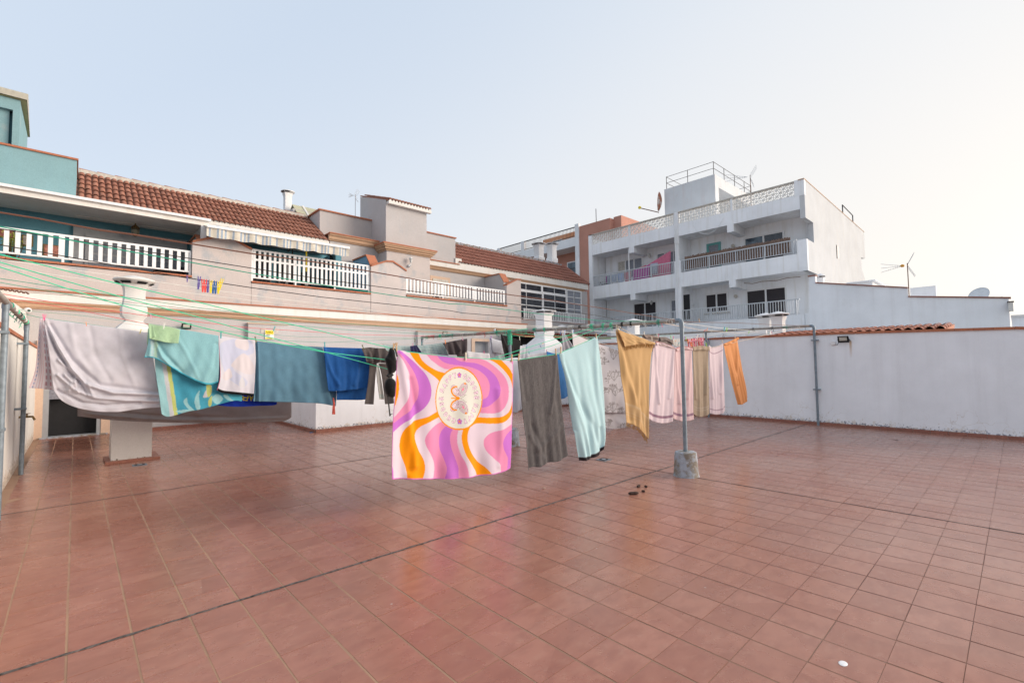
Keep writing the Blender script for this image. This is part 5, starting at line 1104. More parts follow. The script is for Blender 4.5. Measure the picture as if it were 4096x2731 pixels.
# rope windings and knots along the crossbars
M['rope_green'] = simple('bright_green_rope', (.06, .58, .33), .6, bmp=0); M['rope_dgreen'] = simple('dark_green_rope', (.02, .30, .20), .6, bmp=0)
M['rope_black'] = simple('black_cable', (.02, .018, .018), .6, bmp=0); M['rope_red'] = simple('red_rope', (.62, .08, .08), .6, bmp=0)
M['rope_white'] = simple('white_rope', (.66, .66, .62), .7, bmp=0); M['rope_brown'] = simple('rusty_wire', (.14, .06, .04), .8, bmp=0); M['rope_cream'] = simple('cream_string', (.62, .50, .40), .7, bmp=0)
def windings(parent, X, zf, spots, r=.032):
    groups = {}
    for y, w_, n, mt in spots:
        mb = groups.setdefault(mt, MB()); P = []
        for k in range(int(n * 10) + 1):
            a = k * .628; P.append((X + (r + .004 * (k % 3)) * math.cos(a), y + w_ * k / (n * 10) , zf(y) + (r + .004 * (k % 2)) * math.sin(a)))
        mb.tube(P, .0045, 5)
        for q in range(2): mb.tube([(X - r, y, zf(y)), (X - r - .01 + rng.normal(0, .01), y + rng.normal(0, .02), zf(y) - .05), (X - r + rng.normal(0, .02), y + rng.normal(0, .03), zf(y) - .05 - .06 * rng.random())], .004, 5)
    for mt, mb in groups.items(): build('rope_winding', mb, M[mt], parent, kind='stuff')
windings(cfm, 6.62, zm, [(-.35, .12, 3, 'rope_white'), (-.12, .05, 3, 'rope_dgreen'), (.12, .05, 3, 'rope_white'), (.54, .04, 4, 'rope_black'), (.38, .03, 3, 'rope_black'), (.76, .05, 3, 'rope_green'), (.92, .05, 3, 'rope_green'), (1.16, .06, 4, 'rope_green'), (1.25, .05, 3, 'rope_white'), (1.43, .05, 3, 'rope_black'), (1.62, .12, 4, 'rope_white'), (2.0, .1, 4, 'rope_white'), (2.3, .04, 5, 'rope_green'), (2.55, .08, 5, 'rope_dgreen'), (2.8, .35, 7, 'rope_green'), (3.25, .12, 8, 'rope_green'), (3.4, .4, 7, 'rope_green'), (3.68, .06, 4, 'rope_dgreen'), (4.1, .3, 7, 'rope_red'), (4.5, .25, 6, 'rope_white'), (4.9, .1, 4, 'rope_white'), (5.3, .35, 7, 'rope_dgreen'), (5.8, .1, 5, 'rope_green'), (6.1, .3, 6, 'rope_red'), (6.4, .12, 4, 'rope_dgreen')])
windings(cfl, -.60, zl, [(4.3, .1, 4, 'rope_dgreen'), (4.7, .2, 5, 'rope_white'), (5.1, .1, 5, 'rope_green'), (5.5, .1, 5, 'rope_black'), (5.9, .15, 5, 'rope_dgreen'), (6.4, .1, 4, 'rope_white'), (6.8, .1, 4, 'rope_green')])
windings(cfr, 14.12, zr, [(.05, .06, 3, 'rope_white'), (.35, .1, 3, 'rope_dgreen'), (.7, .06, 3, 'rope_black'), (1.2, .06, 3, 'rope_black'), (1.7, .06, 3, 'rope_white'), (2.4, .06, 3, 'rope_white'), (3.3, .06, 3, 'rope_dgreen'), (4.2, .06, 3, 'rope_white')])
windings(cfm, 6.62, lambda y: zm(3.32) - .12, [(3.29, .05, 5, 'rope_green')])
kn = MB()
for k in range(26):
    P = [np.array([6.62 + .045 * math.cos(a_ + k), 3.32 + .045 * math.sin(a_ + k), zm(3.32) - .02 - .01 * k + .01 * math.sin(a_ * 2)]) for a_ in np.linspace(0, 5.5, 10)]; kn.tube(P, .0045, 5)
build('rope_knot', kn, M['rope_green'], cfm, kind='stuff')
tp = thing('garden_tap', 'small brass tap on the cream wall beside the left grey pipe', 'tap', (-.7, 7.9, .84))
build('tap_body', MB().tube([(-.7, 7.95, .86), (-.60, 7.95, .86), (-.53, 7.93, .86), (-.50, 7.92, .80)], .018, 8).lathe((-.60, 7.95, .87), [(.012, 0), (.012, .04)], 8), M['brass'], tp); build('tap_handle', MB().box((-.64, 7.93, .91), (-.56, 7.97, .92)), M['rust'], tp)

# ================================================================== WASHING LINES
def vplane(XL, YL, XR_, YR):
    P = np.array([XL, YL, 0.]); n = np.cross(np.array([XR_ - XL, YR - YL, 0.]), [0, 0, 1.]); n /= np.linalg.norm(n)
    return lambda x, y: CAM + np.dot(P - CAM, n) / np.dot(ray(x, y), n) * ray(x, y)
def wire(label, mat, plane, px, r=.0035, ext=True, group=None, sm=True):
    f = vplane(*plane); P = [f(*q) for q in px]
    if ext and P[0][0] > -.6:
        d = (P[1] - P[0]) / (P[1][0] - P[0][0]); a = P[0] + d * (-.6 - P[0][0]); P = [a] + P
    Q = []
    for k in range(len(P) - 1):
        n = max(2, int(np.linalg.norm(P[k + 1] - P[k]) / .35)) if sm else 1
        p0 = P[max(k - 1, 0)]; p1 = P[k]; p2 = P[k + 1]; p3 = P[min(k + 2, len(P) - 1)]
        for t in np.linspace(0, 1, n, endpoint=False):
            # cubic in z only, linear along the line
            c_ = p1 + (p2 - p1) * t
            Q.append(c_)
    Q.append(P[-1])
    o = build('washing_line', MB().tube(Q, r * .82, 5), M[mat], loc=tuple(Q[0])); return tag(o, label, 'washing line', group)
r2 = lambda x, y: (x / 2.24, 900 + y / 2.24); r3 = lambda x, y: (800 + x / 2.24, 700 + y / 2.24); r4 = lambda x, y: (1600 + x / 2.8, 800 + y / 2.8)
wire('uppermost rusty brown line running to the elbow of the front post', 'rope_brown', (-.6, -.5, 6.62, -.42), [(0, 850), (150, 874), (400, 921), r2(1190, 85), r2(2240, 255), r3(1100, 790), r3(2240, 990), r4(840, 1010), r4(1600, 1110), r4(2240, 1208), (2500, 1248), (2700, 1281)], .0055)
wire('black cable running just above the highest dark green line', 'rope_black', (-.6, .5, 6.62, .5), [r2(0, 35), r2(1130, 210), r3(0, 762), r3(1100, 935), r3(2240, 1085), r4(700, 1100), r4(1600, 1205), (2400, 1264), (2500, 1287)], .0045)
wire('highest dark green line crossing the white railings', 'rope_dgreen', (-.6, 0, 6.62, -.1), [r2(0, 15), r2(1130, 232), r2(2240, 430), r3(1100, 985), r3(2240, 1155), r4(700, 1165), r4(1600, 1280), (2400, 1283), (2640, 1287)], .0045)
wire('black line carrying the row of coloured pegs', 'rope_black', (-.6, 1.1, 6.62, 1.43), [r2(0, 178), r2(800, 320), r2(1650, 470), r2(2240, 560), r3(1100, 1095), r3(2240, 1215), r4(700, 1265), r4(1400, 1320), (2330, 1303)], .005)
wire('upper of the two twisted white lines left of the pegs', 'rope_white', (-.6, 1.4, 6.62, 1.9), [r2(0, 308), r2(1120, 470), r2(2240, 630), r3(1200, 1170), r3(2240, 1298), (2000, 1299), (2290, 1308)], .004)
wire('lower of the two twisted white lines left of the pegs', 'rope_white', (-.6, 1.5, 6.62, 2.0), [r2(0, 376), r2(1120, 540), r2(2240, 676), r3(1200, 1200), r3(2240, 1320), (2000, 1308), (2270, 1311)], .004)
GA = (-.6, 1.0, 6.62, .78)
wire('bright green line carrying the patterned towel and the aqua towel', 'rope_green', GA, [(0, 1018), (478, 1136), (740, 1196), (1000, 1259), (1300, 1328), (1567, 1393), (1585, 1401), (1800, 1427), (2050, 1441), (2070, 1439), (2227, 1416), (2240, 1411), (2390, 1346), (2452, 1300)], .0052)
wire('bright green line that passes lowest across the blue towels', 'rope_green', (-.6, 1.15, 6.62, 1.12), [(0, 1049), (480, 1186), (800, 1270), (1000, 1328), (1290, 1405), (1550, 1476), (1750, 1470), (1975, 1432), (2200, 1362), (2380, 1308)], .0052)
wire('bright green line dipping behind the black bra', 'rope_green', (-.6, 1.05, 6.62, .95), [(0, 1068), (290, 1161), (594, 1253), (800, 1308), (1000, 1353), (1290, 1407), (1540, 1438), (1800, 1452), (2010, 1433), (2200, 1385), (2425, 1303)], .0052)
wire('dark green line passing just under the terracotta band', 'rope_dgreen', (-.6, 3.4, 6.62, 3.68), [(0, 1114), (430, 1178), (800, 1232), (1000, 1254), (1400, 1295), (1800, 1327), (2000, 1330)], .0045)
wire('dark green line second below the terracotta band', 'rope_dgreen', (-.6, 3.5, 6.62, 5.3), [(0, 1130), (430, 1205), (1000, 1286), (1400, 1320), (1830, 1341)], .0045)
wire('thin brown wire with a twisted end at the left edge', 'rope_brown', (-.6, 3.45, 6.62, 4.9), [(0, 1155), (60, 1165), (300, 1183), (500, 1207), (1000, 1263), (1400, 1305), (1880, 1338)], .0035)
o = build('wire_twist', MB().tube([vplane(-.6, 3.45, 6.62, 4.9)(x, 1155 + x * .155 + 3.0 * math.sin(x * .35)) for x in range(0, 118, 4)], .008, 5), M['rope_brown'], loc=(-.4, 3.5, 2.4)); tag(o, 'dark twisted wire end at the left edge under the terracotta band', 'wire')
wire('red rope passing above the green cloth', 'rope_red', (-.6, 3.7, 6.62, 6.1), [(0, 1174), (300, 1223), (640, 1270), (1000, 1311), (1400, 1337), (1745, 1345)], .0048)
LF = (-.6, 5.3, 6.62, 5.6)
wire('red rope that carries the turquoise, white and blue towels', 'rope_red', (-.6, 4.3, 6.62, 5.0), [(0, 1188), (300, 1237), (594, 1297)], .0048)
wire('line along the top of the row of blue and turquoise towels', 'rope_cream', LF, [(594, 1297), (722, 1320), (873, 1345), (1022, 1363), (1292, 1387), (1445, 1393), (1600, 1395), (1780, 1372), (1850, 1346)], .004, ext=False)
wire('green line carrying the pale grey sheet', 'rope_dgreen', (-.6, 5.5, 6.62, 5.9), [(66, 1249), (160, 1270), (400, 1303), (590, 1331), (900, 1352), (1300, 1370), (1795, 1348)], .0042, ext=False)
wire('cream string sagging behind the pale grey sheet', 'rope_cream', (-.6, 6.2, 6.62, 6.2), [(95, 1235), (330, 1272), (700, 1318), (1200, 1352), (1500, 1355), (1740, 1349)], .003, ext=False)
wire('thin green line under the white dome camera on the left', 'rope_dgreen', (-.6, 6.0, 6.62, 6.4), [(80, 1240), (330, 1262), (700, 1308), (1200, 1347), (1700, 1352)], .003, ext=False)
wire('cream string carrying the checked cloth and the folded trousers', 'rope_cream', (-.6, 6.9, 6.62, 4.2), [(1400, 1372), (1640, 1378), (1780, 1366), (1880, 1342)], .0035, ext=False)
# right half
RF = (6.62, .62, 14.12, .2)
wire('brown wire with a single wooden peg crossing above the right wall coping', 'rope_brown', (6.62, -.4, 14.12, -.2), [(2733, 1287), (2960, 1292), (3100, 1299), (3245, 1304)], .0055, ext=False)
wire('cream rope carrying the mustard, pink, beige and orange towels', 'rope_cream', RF, [(2490, 1298), (2463, 1316), (2612, 1368), (2697, 1393), (2765, 1394), (2832, 1392), (2890, 1381), (2947, 1368), (3100, 1330), (3212, 1310)][2:] if False else [(2612, 1368), (2697, 1393), (2765, 1394), (2832, 1392), (2890, 1381), (3000, 1355), (3150, 1318), (3225, 1308)], .006, ext=False)
wire('cream rope from the crossbar down to the mustard towel', 'rope_cream', RF, [(2475, 1308), (2540, 1342), (2612, 1368)], .006, ext=False)
wire('white rope from the front elbow sloping to the right frame', 'rope_white', (6.62, -.35, 14.12, .9), [(2735, 1292), (2870, 1311), (3000, 1322), (3110, 1321)], .005, ext=False)
wire('white rope below the brown wire holding the red peg', 'rope_cream', (6.62, -.1, 14.12, 1.3), [(2655, 1293), (2800, 1319), (2950, 1332), (3060, 1325)], .005, ext=False)
wire('white line behind the pink towels carrying striped towels', 'rope_white', (6.62, 2.3, 14.12, 2.6), [(2280, 1312), (2400, 1325), (2570, 1338), (2700, 1356), (2830, 1345), (2940, 1316)], .005, ext=False)
wire('white line carrying the coral print sheet', 'rope_white', (6.62, 3.0, 14.12, 3.2), [(2160, 1318), (2290, 1331), (2400, 1372), (2470, 1388), (2600, 1385), (2860, 1330)], .005, ext=False)
wire('green line behind the crossbar carrying the white sheets', 'rope_green', (6.62, 3.7, 14.12, 4.5), [(2035, 1330), (2200, 1342), (2450, 1352), (2700, 1340)], .004, ext=False)
wire('thin green line lowest behind the aqua towel', 'rope_green', (6.62, 5.0, 14.12, 5.5), [(1950, 1335), (2200, 1352), (2400, 1358), (2560, 1340)], .0035, ext=False)

# ================================================================== LAUNDRY
def cr(P, n=8, closed=True):
    """Catmull-Rom through points"""
    P = [np.array(p, float) for p in P]; m_ = len(P); Q = []
    rg_ = range(m_) if closed else range(m_ - 1)
    for k in rg_:
        g = (lambda i: P[i % m_]) if closed else (lambda i: P[min(max(i, 0), m_ - 1)])
        p0, p1, p2, p3 = g(k - 1), g(k), g(k + 1), g(k + 2)
        for t in np.linspace(0, 1, n, endpoint=False):
            Q.append(.5 * ((2 * p1) + (-p0 + p2) * t + (2 * p0 - 5 * p1 + 4 * p2 - p3) * t * t + (-p0 + 3 * p1 - 3 * p2 + p3) * t ** 3))
    if not closed: Q.append(P[-1])
    return np.array(Q)
def inside(X, Y, poly):
    poly = np.asarray(poly, float); r = np.zeros(X.shape, bool)
    bx = (X >= poly[:, 0].min()) & (X <= poly[:, 0].max()) & (Y >= poly[:, 1].min()) & (Y <= poly[:, 1].max())
    xs, ys_ = X[bx], Y[bx]
    if xs.size == 0: return r
    c_ = np.zeros(xs.shape, bool); j = len(poly) - 1
    for i in range(len(poly)):
        xi, yi = poly[i]; xj, yj = poly[j]
        if yi != yj:
            k = ((yi > ys_) != (yj > ys_)) & (xs < (xj - xi) * (ys_ - yi) / (yj - yi) + xi); c_ ^= k
        j = i
    r[bx] = c_; return r
def polyline_at(P, t):
    P = np.asarray(P, float); d = np.r_[0, np.cumsum(np.linalg.norm(np.diff(P, axis=0), axis=1))]; d /= d[-1]
    return np.stack([np.interp(t, d, P[:, 0]), np.interp(t, d, P[:, 1])], -1)
def dist_poly(X, Y, P):
    best = np.full(X.shape, 1e9)
    for a, b in zip(P[:-1], P[1:]):
        a = np.array(a, float); b = np.array(b, float); d = b - a; L = d @ d
        t = np.clip(((X - a[0]) * d[0] + (Y - a[1]) * d[1]) / L, 0, 1)
        best = np.minimum(best, np.hypot(X - a[0] - t * d[0], Y - a[1] - t * d[1]))
    return best
def sm_(P, n=6): return cr(P, n, closed=False) if len(P) > 2 else np.array(P, float)
def grid(top, bottom, left=None, right=None, plane=None, nu=40, nv=40, folds=(), creases=(), back=0.0, seed=0):
    """cloth surface whose outline is given by photo points lying on a real vertical plane; folds push it off that plane"""
    u = np.linspace(0, 1, nu + 1); v = np.linspace(0, 1, nv + 1); U, V_ = np.meshgrid(u, v)
    T = polyline_at(sm_(top), u); B = polyline_at(sm_(bottom), u)
    Lf = polyline_at(sm_(left or [top[0], bottom[0]]), v); Rt = polyline_at(sm_(right or [top[-1], bottom[-1]]), v)
    P = ((1 - V_)[..., None] * T[None] + V_[..., None] * B[None] + (1 - U)[..., None] * Lf[:, None] + U[..., None] * Rt[:, None]
         - ((1 - U) * (1 - V_))[..., None] * T[0] - (U * (1 - V_))[..., None] * T[-1] - ((1 - U) * V_)[..., None] * B[0] - (U * V_)[..., None] * B[-1])
    X, Y = P[..., 0], P[..., 1]
    f = vplane(*plane); n = np.cross(np.array([plane[2] - plane[0], plane[3] - plane[1], 0.]), [0, 0, 1.]); n /= np.linalg.norm(n)   # towards -Y
    W3 = np.array([f(x, y) for x, y in zip(X.ravel(), Y.ravel())]).reshape(*X.shape, 3)
    D = np.zeros(X.shape)
    for amp, fr, ph, sl_, g in folds: D += amp * np.sin(2 * math.pi * (fr * U + ph + sl_ * V_)) * (V_ + .02) ** g
    rs_ = np.random.default_rng(seed + 11); wamp = .0035 * min(1.0, (np.linalg.norm(W3[0, -1] - W3[0, 0]) / 1.4) ** 1.5)
    for _ in range(9):
        k1, k2, p_ = rs_.normal(0, 3.0), rs_.normal(0, 1.6), rs_.random() * 6.28; D += wamp * np.sin(2 * math.pi * (k1 * U + k2 * V_) + p_) * (.25 + V_)
    for pl_c, amp, wid in creases: D += amp * np.exp(-(dist_poly(X, Y, pl_c) / wid) ** 2)
    W3 = W3 + n * (D - back)[..., None]
    return W3, X, Y, U, V_
def cloth(name, label, cat, mat, layers, group='laundry on the roof terrace lines', thick=.004, cols=None, extra=None, parts=()):
    mb = MB(); colors = []
    for k, L in enumerate(layers):
        W3, X, Y, U, V_ = grid(**{a: b for a, b in L.items() if a != 'col'}); h_, w_ = X.shape
        idx = np.arange(h_ * w_).reshape(h_, w_)
        mb.add(W3.reshape(-1, 3), [(idx[j, i], idx[j + 1, i], idx[j + 1, i + 1], idx[j, i + 1]) for j in range(h_ - 1) for i in range(w_ - 1)])
        if L.get('col'): colors.append(L['col'](X.ravel(), Y.ravel(), U.ravel(), V_.ravel()))
        elif cols is not None: colors.append(np.tile(np.array(cols, float), (h_ * w_, 1)))
    loc = tuple(np.array(mb.v).mean(0))
    o = build(name, mb, mat, loc=loc, smooth=False)
    o.data.polygons.foreach_set('use_smooth', [True] * len(o.data.polygons))
    if colors:
        ca = o.data.color_attributes.new('Col', 'FLOAT_COLOR', 'POINT'); c_ = np.concatenate(colors); ca.data.foreach_set('color', np.c_[c_, np.ones(len(c_))].ravel().astype(np.float32))
    s = o.modifiers.new('thickness', 'SOLIDIFY'); s.thickness = thick; s.offset = 0
    return tag(o, label, cat, group)
FCOL = fabric('printed_fabric', None, weave=260, terry=.12); FCOLT = fabric('printed_terry', None, weave=150, terry=.30, wrinkle=.25)

# ---- the patterned front towel
O_, P_, V2, L_, W_ = [np.array(lin(c)) for c in ((245, 155, 8), (228, 146, 186), (198, 116, 206), (222, 207, 220), (228, 228, 220))]
DK = np.array(lin((150, 112, 120)))
a4 = lambda pts: [(1450 + x / 2.413, 1300 + y / 2.413) for x, y in pts]
a8 = lambda pts: [(1700 + x / 4.9, 1420 + y / 4.9) for x, y in pts]
def oc(p): return cr(p, 8, False)
def band(e1, e2): return np.concatenate([oc(e1), oc(e2)[::-1]])
GL = {'C': [[(.85, .75), (.6, 1), (.2, .85), (.12, .4), (.3, .05), (.7, .02), (.88, .25)]], 'H': [[(.15, 0), (.2, 1)], [(.8, 0), (.8, 1)], [(.2, .5), (.8, .5)]], 'O': [[(.5, .02), (.15, .25), (.15, .75), (.5, 1), (.85, .75), (.85, .25), (.5, .02)]],
      'S': [[(.82, .85), (.4, 1), (.18, .75), (.5, .52), (.82, .3), (.6, .02), (.15, .12)]], 'E': [[(.85, 1), (.2, 1), (.2, 0), (.85, 0)], [(.2, .5), (.75, .5)]], 'A': [[(.08, 0), (.5, 1), (.92, 0)], [(.25, .35), (.75, .35)]],
      'P': [[(.2, 0), (.2, 1), (.7, .97), (.85, .72), (.65, .48), (.2, .48)]], 'Y': [[(.1, 1), (.5, .5), (.9, 1)], [(.5, .5), (.5, 0)]]}
def towel_col(X, Y, U, V_):
    C_ = np.tile(L_, (len(X), 1))
    def paint(poly, col): C_[inside(X, Y, poly)] = col
    paint(cr(a4([(300, 440), (335, 490), (347, 570), (342, 650), (325, 720), (300, 775), (270, 600)]), 6), O_)
    pk_in = a4([(338, 285), (385, 345), (440, 450), (457, 555), (447, 650), (415, 740), (350, 830), (280, 905)])
    pv = a4([(336, 260), (420, 345), (500, 460), (542, 580), (540, 680), (510, 755), (440, 835), (375, 885), (275, 955)])
    v_out = a4([(345, 236), (435, 300), (545, 400), (620, 490), (660, 610), (650, 715), (600, 795), (520, 865), (400, 945), (270, 1040)])
    paint(band(pk_in, pv), P_); paint(band(pv, v_out), V2)
    paint(band(a4([(445, 240), (490, 320), (570, 405), (650, 465), (720, 520), (780, 580)]), a4([(530, 250), (575, 335), (640, 395), (720, 440), (800, 465), (860, 520)])), O_)
    # upper right: pink field, violet arc, pink heart, pale and orange borders
    pk_out = oc(a4([(1050, 300)]) + a8([(1000, 50), (1190, 108), (1330, 195), (1440, 290), (1540, 400), (1600, 520), (1625, 680), (1610, 850), (1560, 980), (1480, 1080), (1370, 1135), (1200, 1137), (1030, 1130)]))
    paint(np.concatenate([pk_out, a4([(930, 900), (820, 700), (900, 430), (800, 425), (740, 395), (660, 335), (600, 262)]), a4([(900, 240)])]), P_)
    vo = oc(a4([(865, 290), (920, 340), (1000, 357), (1110, 372), (1215, 425), (1290, 500), (1322, 590), (1312, 680), (1270, 740), (1200, 785), (1100, 800)]))
    vi = oc(a4([(705, 270), (755, 335), (820, 370), (920, 388), (1030, 402), (1130, 442), (1200, 505), (1228, 580), (1220, 650), (1190, 700), (1090, 745)]))
    paint(np.concatenate([vo, vi[::-1]]), V2)
    o_in = oc(a8([(1150, 45), (1330, 120), (1460, 210), (1580, 340), (1660, 470), (1700, 620), (1705, 800), (1690, 950), (1640, 1080), (1560, 1160), (1430, 1212), (1250, 1222), (1000, 1212)]))
    o_out = oc(a8([(1440, 50), (1560, 160), (1655, 270), (1712, 385), (1760, 520), (1790, 800), (1760, 1000), (1700, 1115), (1650, 1205), (1560, 1285), (1430, 1330), (1250, 1340), (1050, 1330), (960, 1350), (880, 1400)]))
    paint(np.concatenate([o_in, o_out[::-1]]), O_)
    paint(np.array(a8([(1610, 40), (1800, 40), (1800, 300), (1690, 150)])), P_)
    paint(band(a4([(760, 815), (640, 880), (520, 920), (440, 970), (385, 1050), (363, 1150), (372, 1230), (405, 1320), (430, 1400), (436, 1500)]), a4([(790, 870), (660, 930), (560, 985), (514, 1045), (510, 1110), (540, 1200), (590, 1290), (607, 1370), (600, 1440), (580, 1500)])), O_)
    e_a = a4([(830, 900), (780, 930), (700, 975), (640, 1030), (608, 1100), (620, 1170), (670, 1260), (710, 1340), (716, 1420), (700, 1500)])
    e_b = a4([(860, 930), (820, 975), (775, 1030), (755, 1110), (765, 1200), (800, 1290), (825, 1380), (820, 1440), (806, 1500)])
    e_c = a4([(900, 960), (880, 1005), (858, 1050), (853, 1110), (865, 1190), (900, 1290), (930, 1380), (932, 1500)])
    e_d = a4([(940, 960), (925, 1015), (912, 1080), (915, 1150), (940, 1240), (985, 1330), (1010, 1420), (1013, 1500)])
    paint(band(e_a, e_b), P_); paint(band(e_b, e_c), V2); paint(band(e_c, e_d), P_)
    paint(band(a4([(985, 950), (962, 1010), (950, 1070), (955, 1150), (990, 1260), (1050, 1350), (1095, 1410), (1115, 1480)]), a4([(1060, 940), (1020, 1000), (1003, 1060), (1005, 1135), (1040, 1230), (1110, 1310), (1180, 1370), (1240, 1450)])), O_)
    rb = oc(a4([(1500, 920), (1420, 965), (1350, 1000), (1230, 1040), (1170, 1090), (1160, 1150), (1190, 1220), (1260, 1290), (1310, 1340), (1328, 1450)]))
    paint(np.concatenate([rb, a4([(1500, 1450)])]), P_)
    rv = oc(a4([(1500, 960), (1435, 1010), (1370, 1060), (1335, 1120), (1345, 1190), (1380, 1250), (1400, 1300), (1385, 1450)]))
    paint(np.concatenate([rv, a4([(1500, 1450)])]), V2)
    paint(np.array(a4([(255, 1200), (262, 1290), (290, 1400), (292, 1500), (240, 1500)])), V2)
    # medallion
    cx, cy = 1834.8, 1593.3
    e = lambda rx, ry: ((X - cx) / rx) ** 2 + ((Y - cy) / ry) ** 2 < 1
    C_[e(93.2, 126.3)] = O_; C_[e(89.3, 120.3)] = W_
    sq_ = .74
    def stroke(P, wd, col, outl=None):
        P = np.array(P); bx = (X > P[:, 0].min() - wd - 3) & (X < P[:, 0].max() + wd + 3) & (Y > P[:, 1].min() - wd - 3) & (Y < P[:, 1].max() + wd + 3)
        ii = np.where(bx)[0]
        if not len(ii): return None
        return ii, dist_poly(X[ii], Y[ii], P)
    def draw(strokes, wd, col, ow=.9):
        R1 = [stroke(s, wd + ow, col) for s in strokes]
        for r in R1:
            if r: C_[r[0][r[1] < wd + ow]] = DK
        for s in strokes:
            r = stroke(s, wd, col)
            if r: C_[r[0][r[1] < wd]] = col
    text = [('C', 785, 420), ('H', 853, 475), ('O', 917, 550), ('O', 966, 640), ('S', 995, 735), ('E', 1006, 832), ('H', 992, 985), ('A', 945, 1085), ('P', 900, 1180), ('P', 848, 1245), ('Y', 775, 1295),
            ('C', 577, 1285), ('H', 495, 1235), ('O', 425, 1160), ('O', 370, 1062), ('S', 337, 957), ('E', 327, 853), ('H', 337, 692), ('A', 390, 598), ('P', 440, 500), ('P', 502, 440), ('Y', 582, 402)]
    for ch, x8, y8 in text:
        x, y = 1700 + x8 / 4.9, 1420 + y8 / 4.9
        rx_, ry_ = (x - cx) / sq_, (y - cy); L2 = math.hypot(rx_, ry_); ux, uy = rx_ / L2, ry_ / L2        # outward, round space
        tx, ty = -uy, ux
        H_, Wd = 17.0, 13.5
        st_ = []
        for s in GL[ch]:
            P = []
            for a, b in s:
                q = ((a - .5) * Wd, (b - .5) * H_); P.append((x + (tx * q[0] + ux * q[1]) * sq_ * 1.08, y + (ty * q[0] + uy * q[1])))
            st_.append(P)
        draw(st_, 2.0, np.array(lin((240, 215, 232))), .8)
    for fx, fy in ((677, 392), (678, 1300)):
        x, y = 1700 + fx / 4.9, 1420 + fy / 4.9
        for k in range(5):
            an = k * 2 * math.pi / 5 - math.pi / 2; C_[np.hypot((X - x - math.cos(an) * 4.8) / .8, Y - y - math.sin(an) * 7) < 4.6] = V2
        C_[np.hypot((X - x) / .8, Y - y) < 4.0] = O_
    def wing(c, rx, ry, rot, rings, heart=None):
        ca_, sa_ = math.cos(rot), math.sin(rot); a_ = (X - c[0]) * ca_ + (Y - c[1]) * sa_; b_ = -(X - c[0]) * sa_ + (Y - c[1]) * ca_
        q = np.sqrt((a_ / rx) ** 2 + (b_ / ry) ** 2); pale = np.array(lin((242, 218, 236)))
        C_[q < 1.03] = DK; C_[q < .96] = pale
        for k in rings: C_[(q < k + .035) & (q > k - .035)] = DK; C_[(q < k - .035) & (q > k - .14)] = W_
        if heart is not None: C_[q < .26] = np.array(lin(heart))
    b8 = lambda x, y: (1700 + x / 4.9, 1420 + y / 4.9)
    for sg_ in (1, -1):
        yy = lambda d: 847 - sg_ * d
        wing(b8(592, yy(145)), 14.0, 24.0, -.35 * sg_, (.78, .5)); 
        qx, qy = b8(585, yy(150)); 
        arc = oc([b8(625, yy(230)), b8(560, yy(215)), b8(528, yy(150)), b8(560, yy(75)), b8(650, yy(10))]); ii = dist_poly(X, Y, arc) < 3.0; C_[ii] = O_
        wing(b8(742, yy(175)), 14.5, 27.0, .42 * sg_, (.8, .58, .38), (240, 140, 175))
        C_[np.hypot(X - b8(785, 0)[0], (Y - b8(0, yy(290))[1])) < 4.0] = O_
        an = oc([b8(700, yy(10)), b8(745, yy(30)), b8(775, yy(62)), b8(802, yy(70))]); C_[dist_poly(X, Y, an) < .6] = DK
    C_[dist_poly(X, Y, [b8(530, 846), b8(640, 847)]) < 2.2] = O_; C_[(np.abs(X - b8(660, 0)[0]) / 6.5 + np.abs(Y - b8(0, 846)[1]) / 8.0) < 1] = O_
    # sewn violet hem
    hem = (V_ > .992) | (U < .006) | (U > .994); C_[hem] = np.array(lin((216, 120, 200)))
    return C_
cloth('beach_towel', 'pink orange and lilac swirl towel reading CHOOSE HAPPY around a butterfly', 'towel', FCOL,
      [dict(top=[(1587, 1400), (1700, 1413), (1850, 1429), (1960, 1437), (2052, 1441)], bottom=[(1565, 1915), (1700, 1917), (1800, 1917), (1900, 1905), (1990, 1890), (2048, 1873)], left=[(1587, 1400), (1583, 1500), (1572, 1640), (1562, 1780), (1565, 1915)], right=[(2052, 1441), (2050, 1560), (2048, 1700), (2047, 1873)],
            plane=GA, nu=330, nv=330, folds=((.022, 3.2, .1, .35, 1.1), (.012, 6.5, .4, -.3, 1.4), (.03, 1.1, .3, .1, 1.0)), creases=[([(1600, 1420), (1630, 1600), (1660, 1860)], .022, 16), ([(1640, 1520), (1665, 1640), (1640, 1880)], -.02, 14), ([(1990, 1560), (2000, 1700), (1990, 1860)], .014, 12)], col=towel_col)], thick=.003)
M['t_char'] = fabric('charcoal_towel', (.105, .097, .10), mottle=(.165, .155, .155), weave=120, terry=.45)
cloth('bath_towel', 'worn charcoal brown towel hanging right of the swirl towel', 'towel', M['t_char'],
      [dict(top=[(2070, 1438), (2150, 1428), (2228, 1414)], bottom=[(2115, 1880), (2125, 1868), (2160, 1866), (2195, 1850), (2235, 1843), (2273, 1822)], left=[(2070, 1438), (2078, 1520), (2088, 1640), (2103, 1760), (2115, 1880)], right=[(2228, 1414), (2236, 1500), (2247, 1620), (2260, 1730), (2273, 1822)], plane=GA, nu=60, nv=110,
            folds=((.014, 2.6, .2, .2, .9), (.008, 6, .1, .5, 1.2)), creases=[([(2222, 1430), (2216, 1520), (2200, 1650)], .02, 6), ([(2085, 1460), (2105, 1600)], -.012, 7), ([(2120, 1740), (2150, 1800), (2200, 1760), (2245, 1700)], .015, 9), ([(2130, 1700), (2180, 1820)], -.014, 8)])])
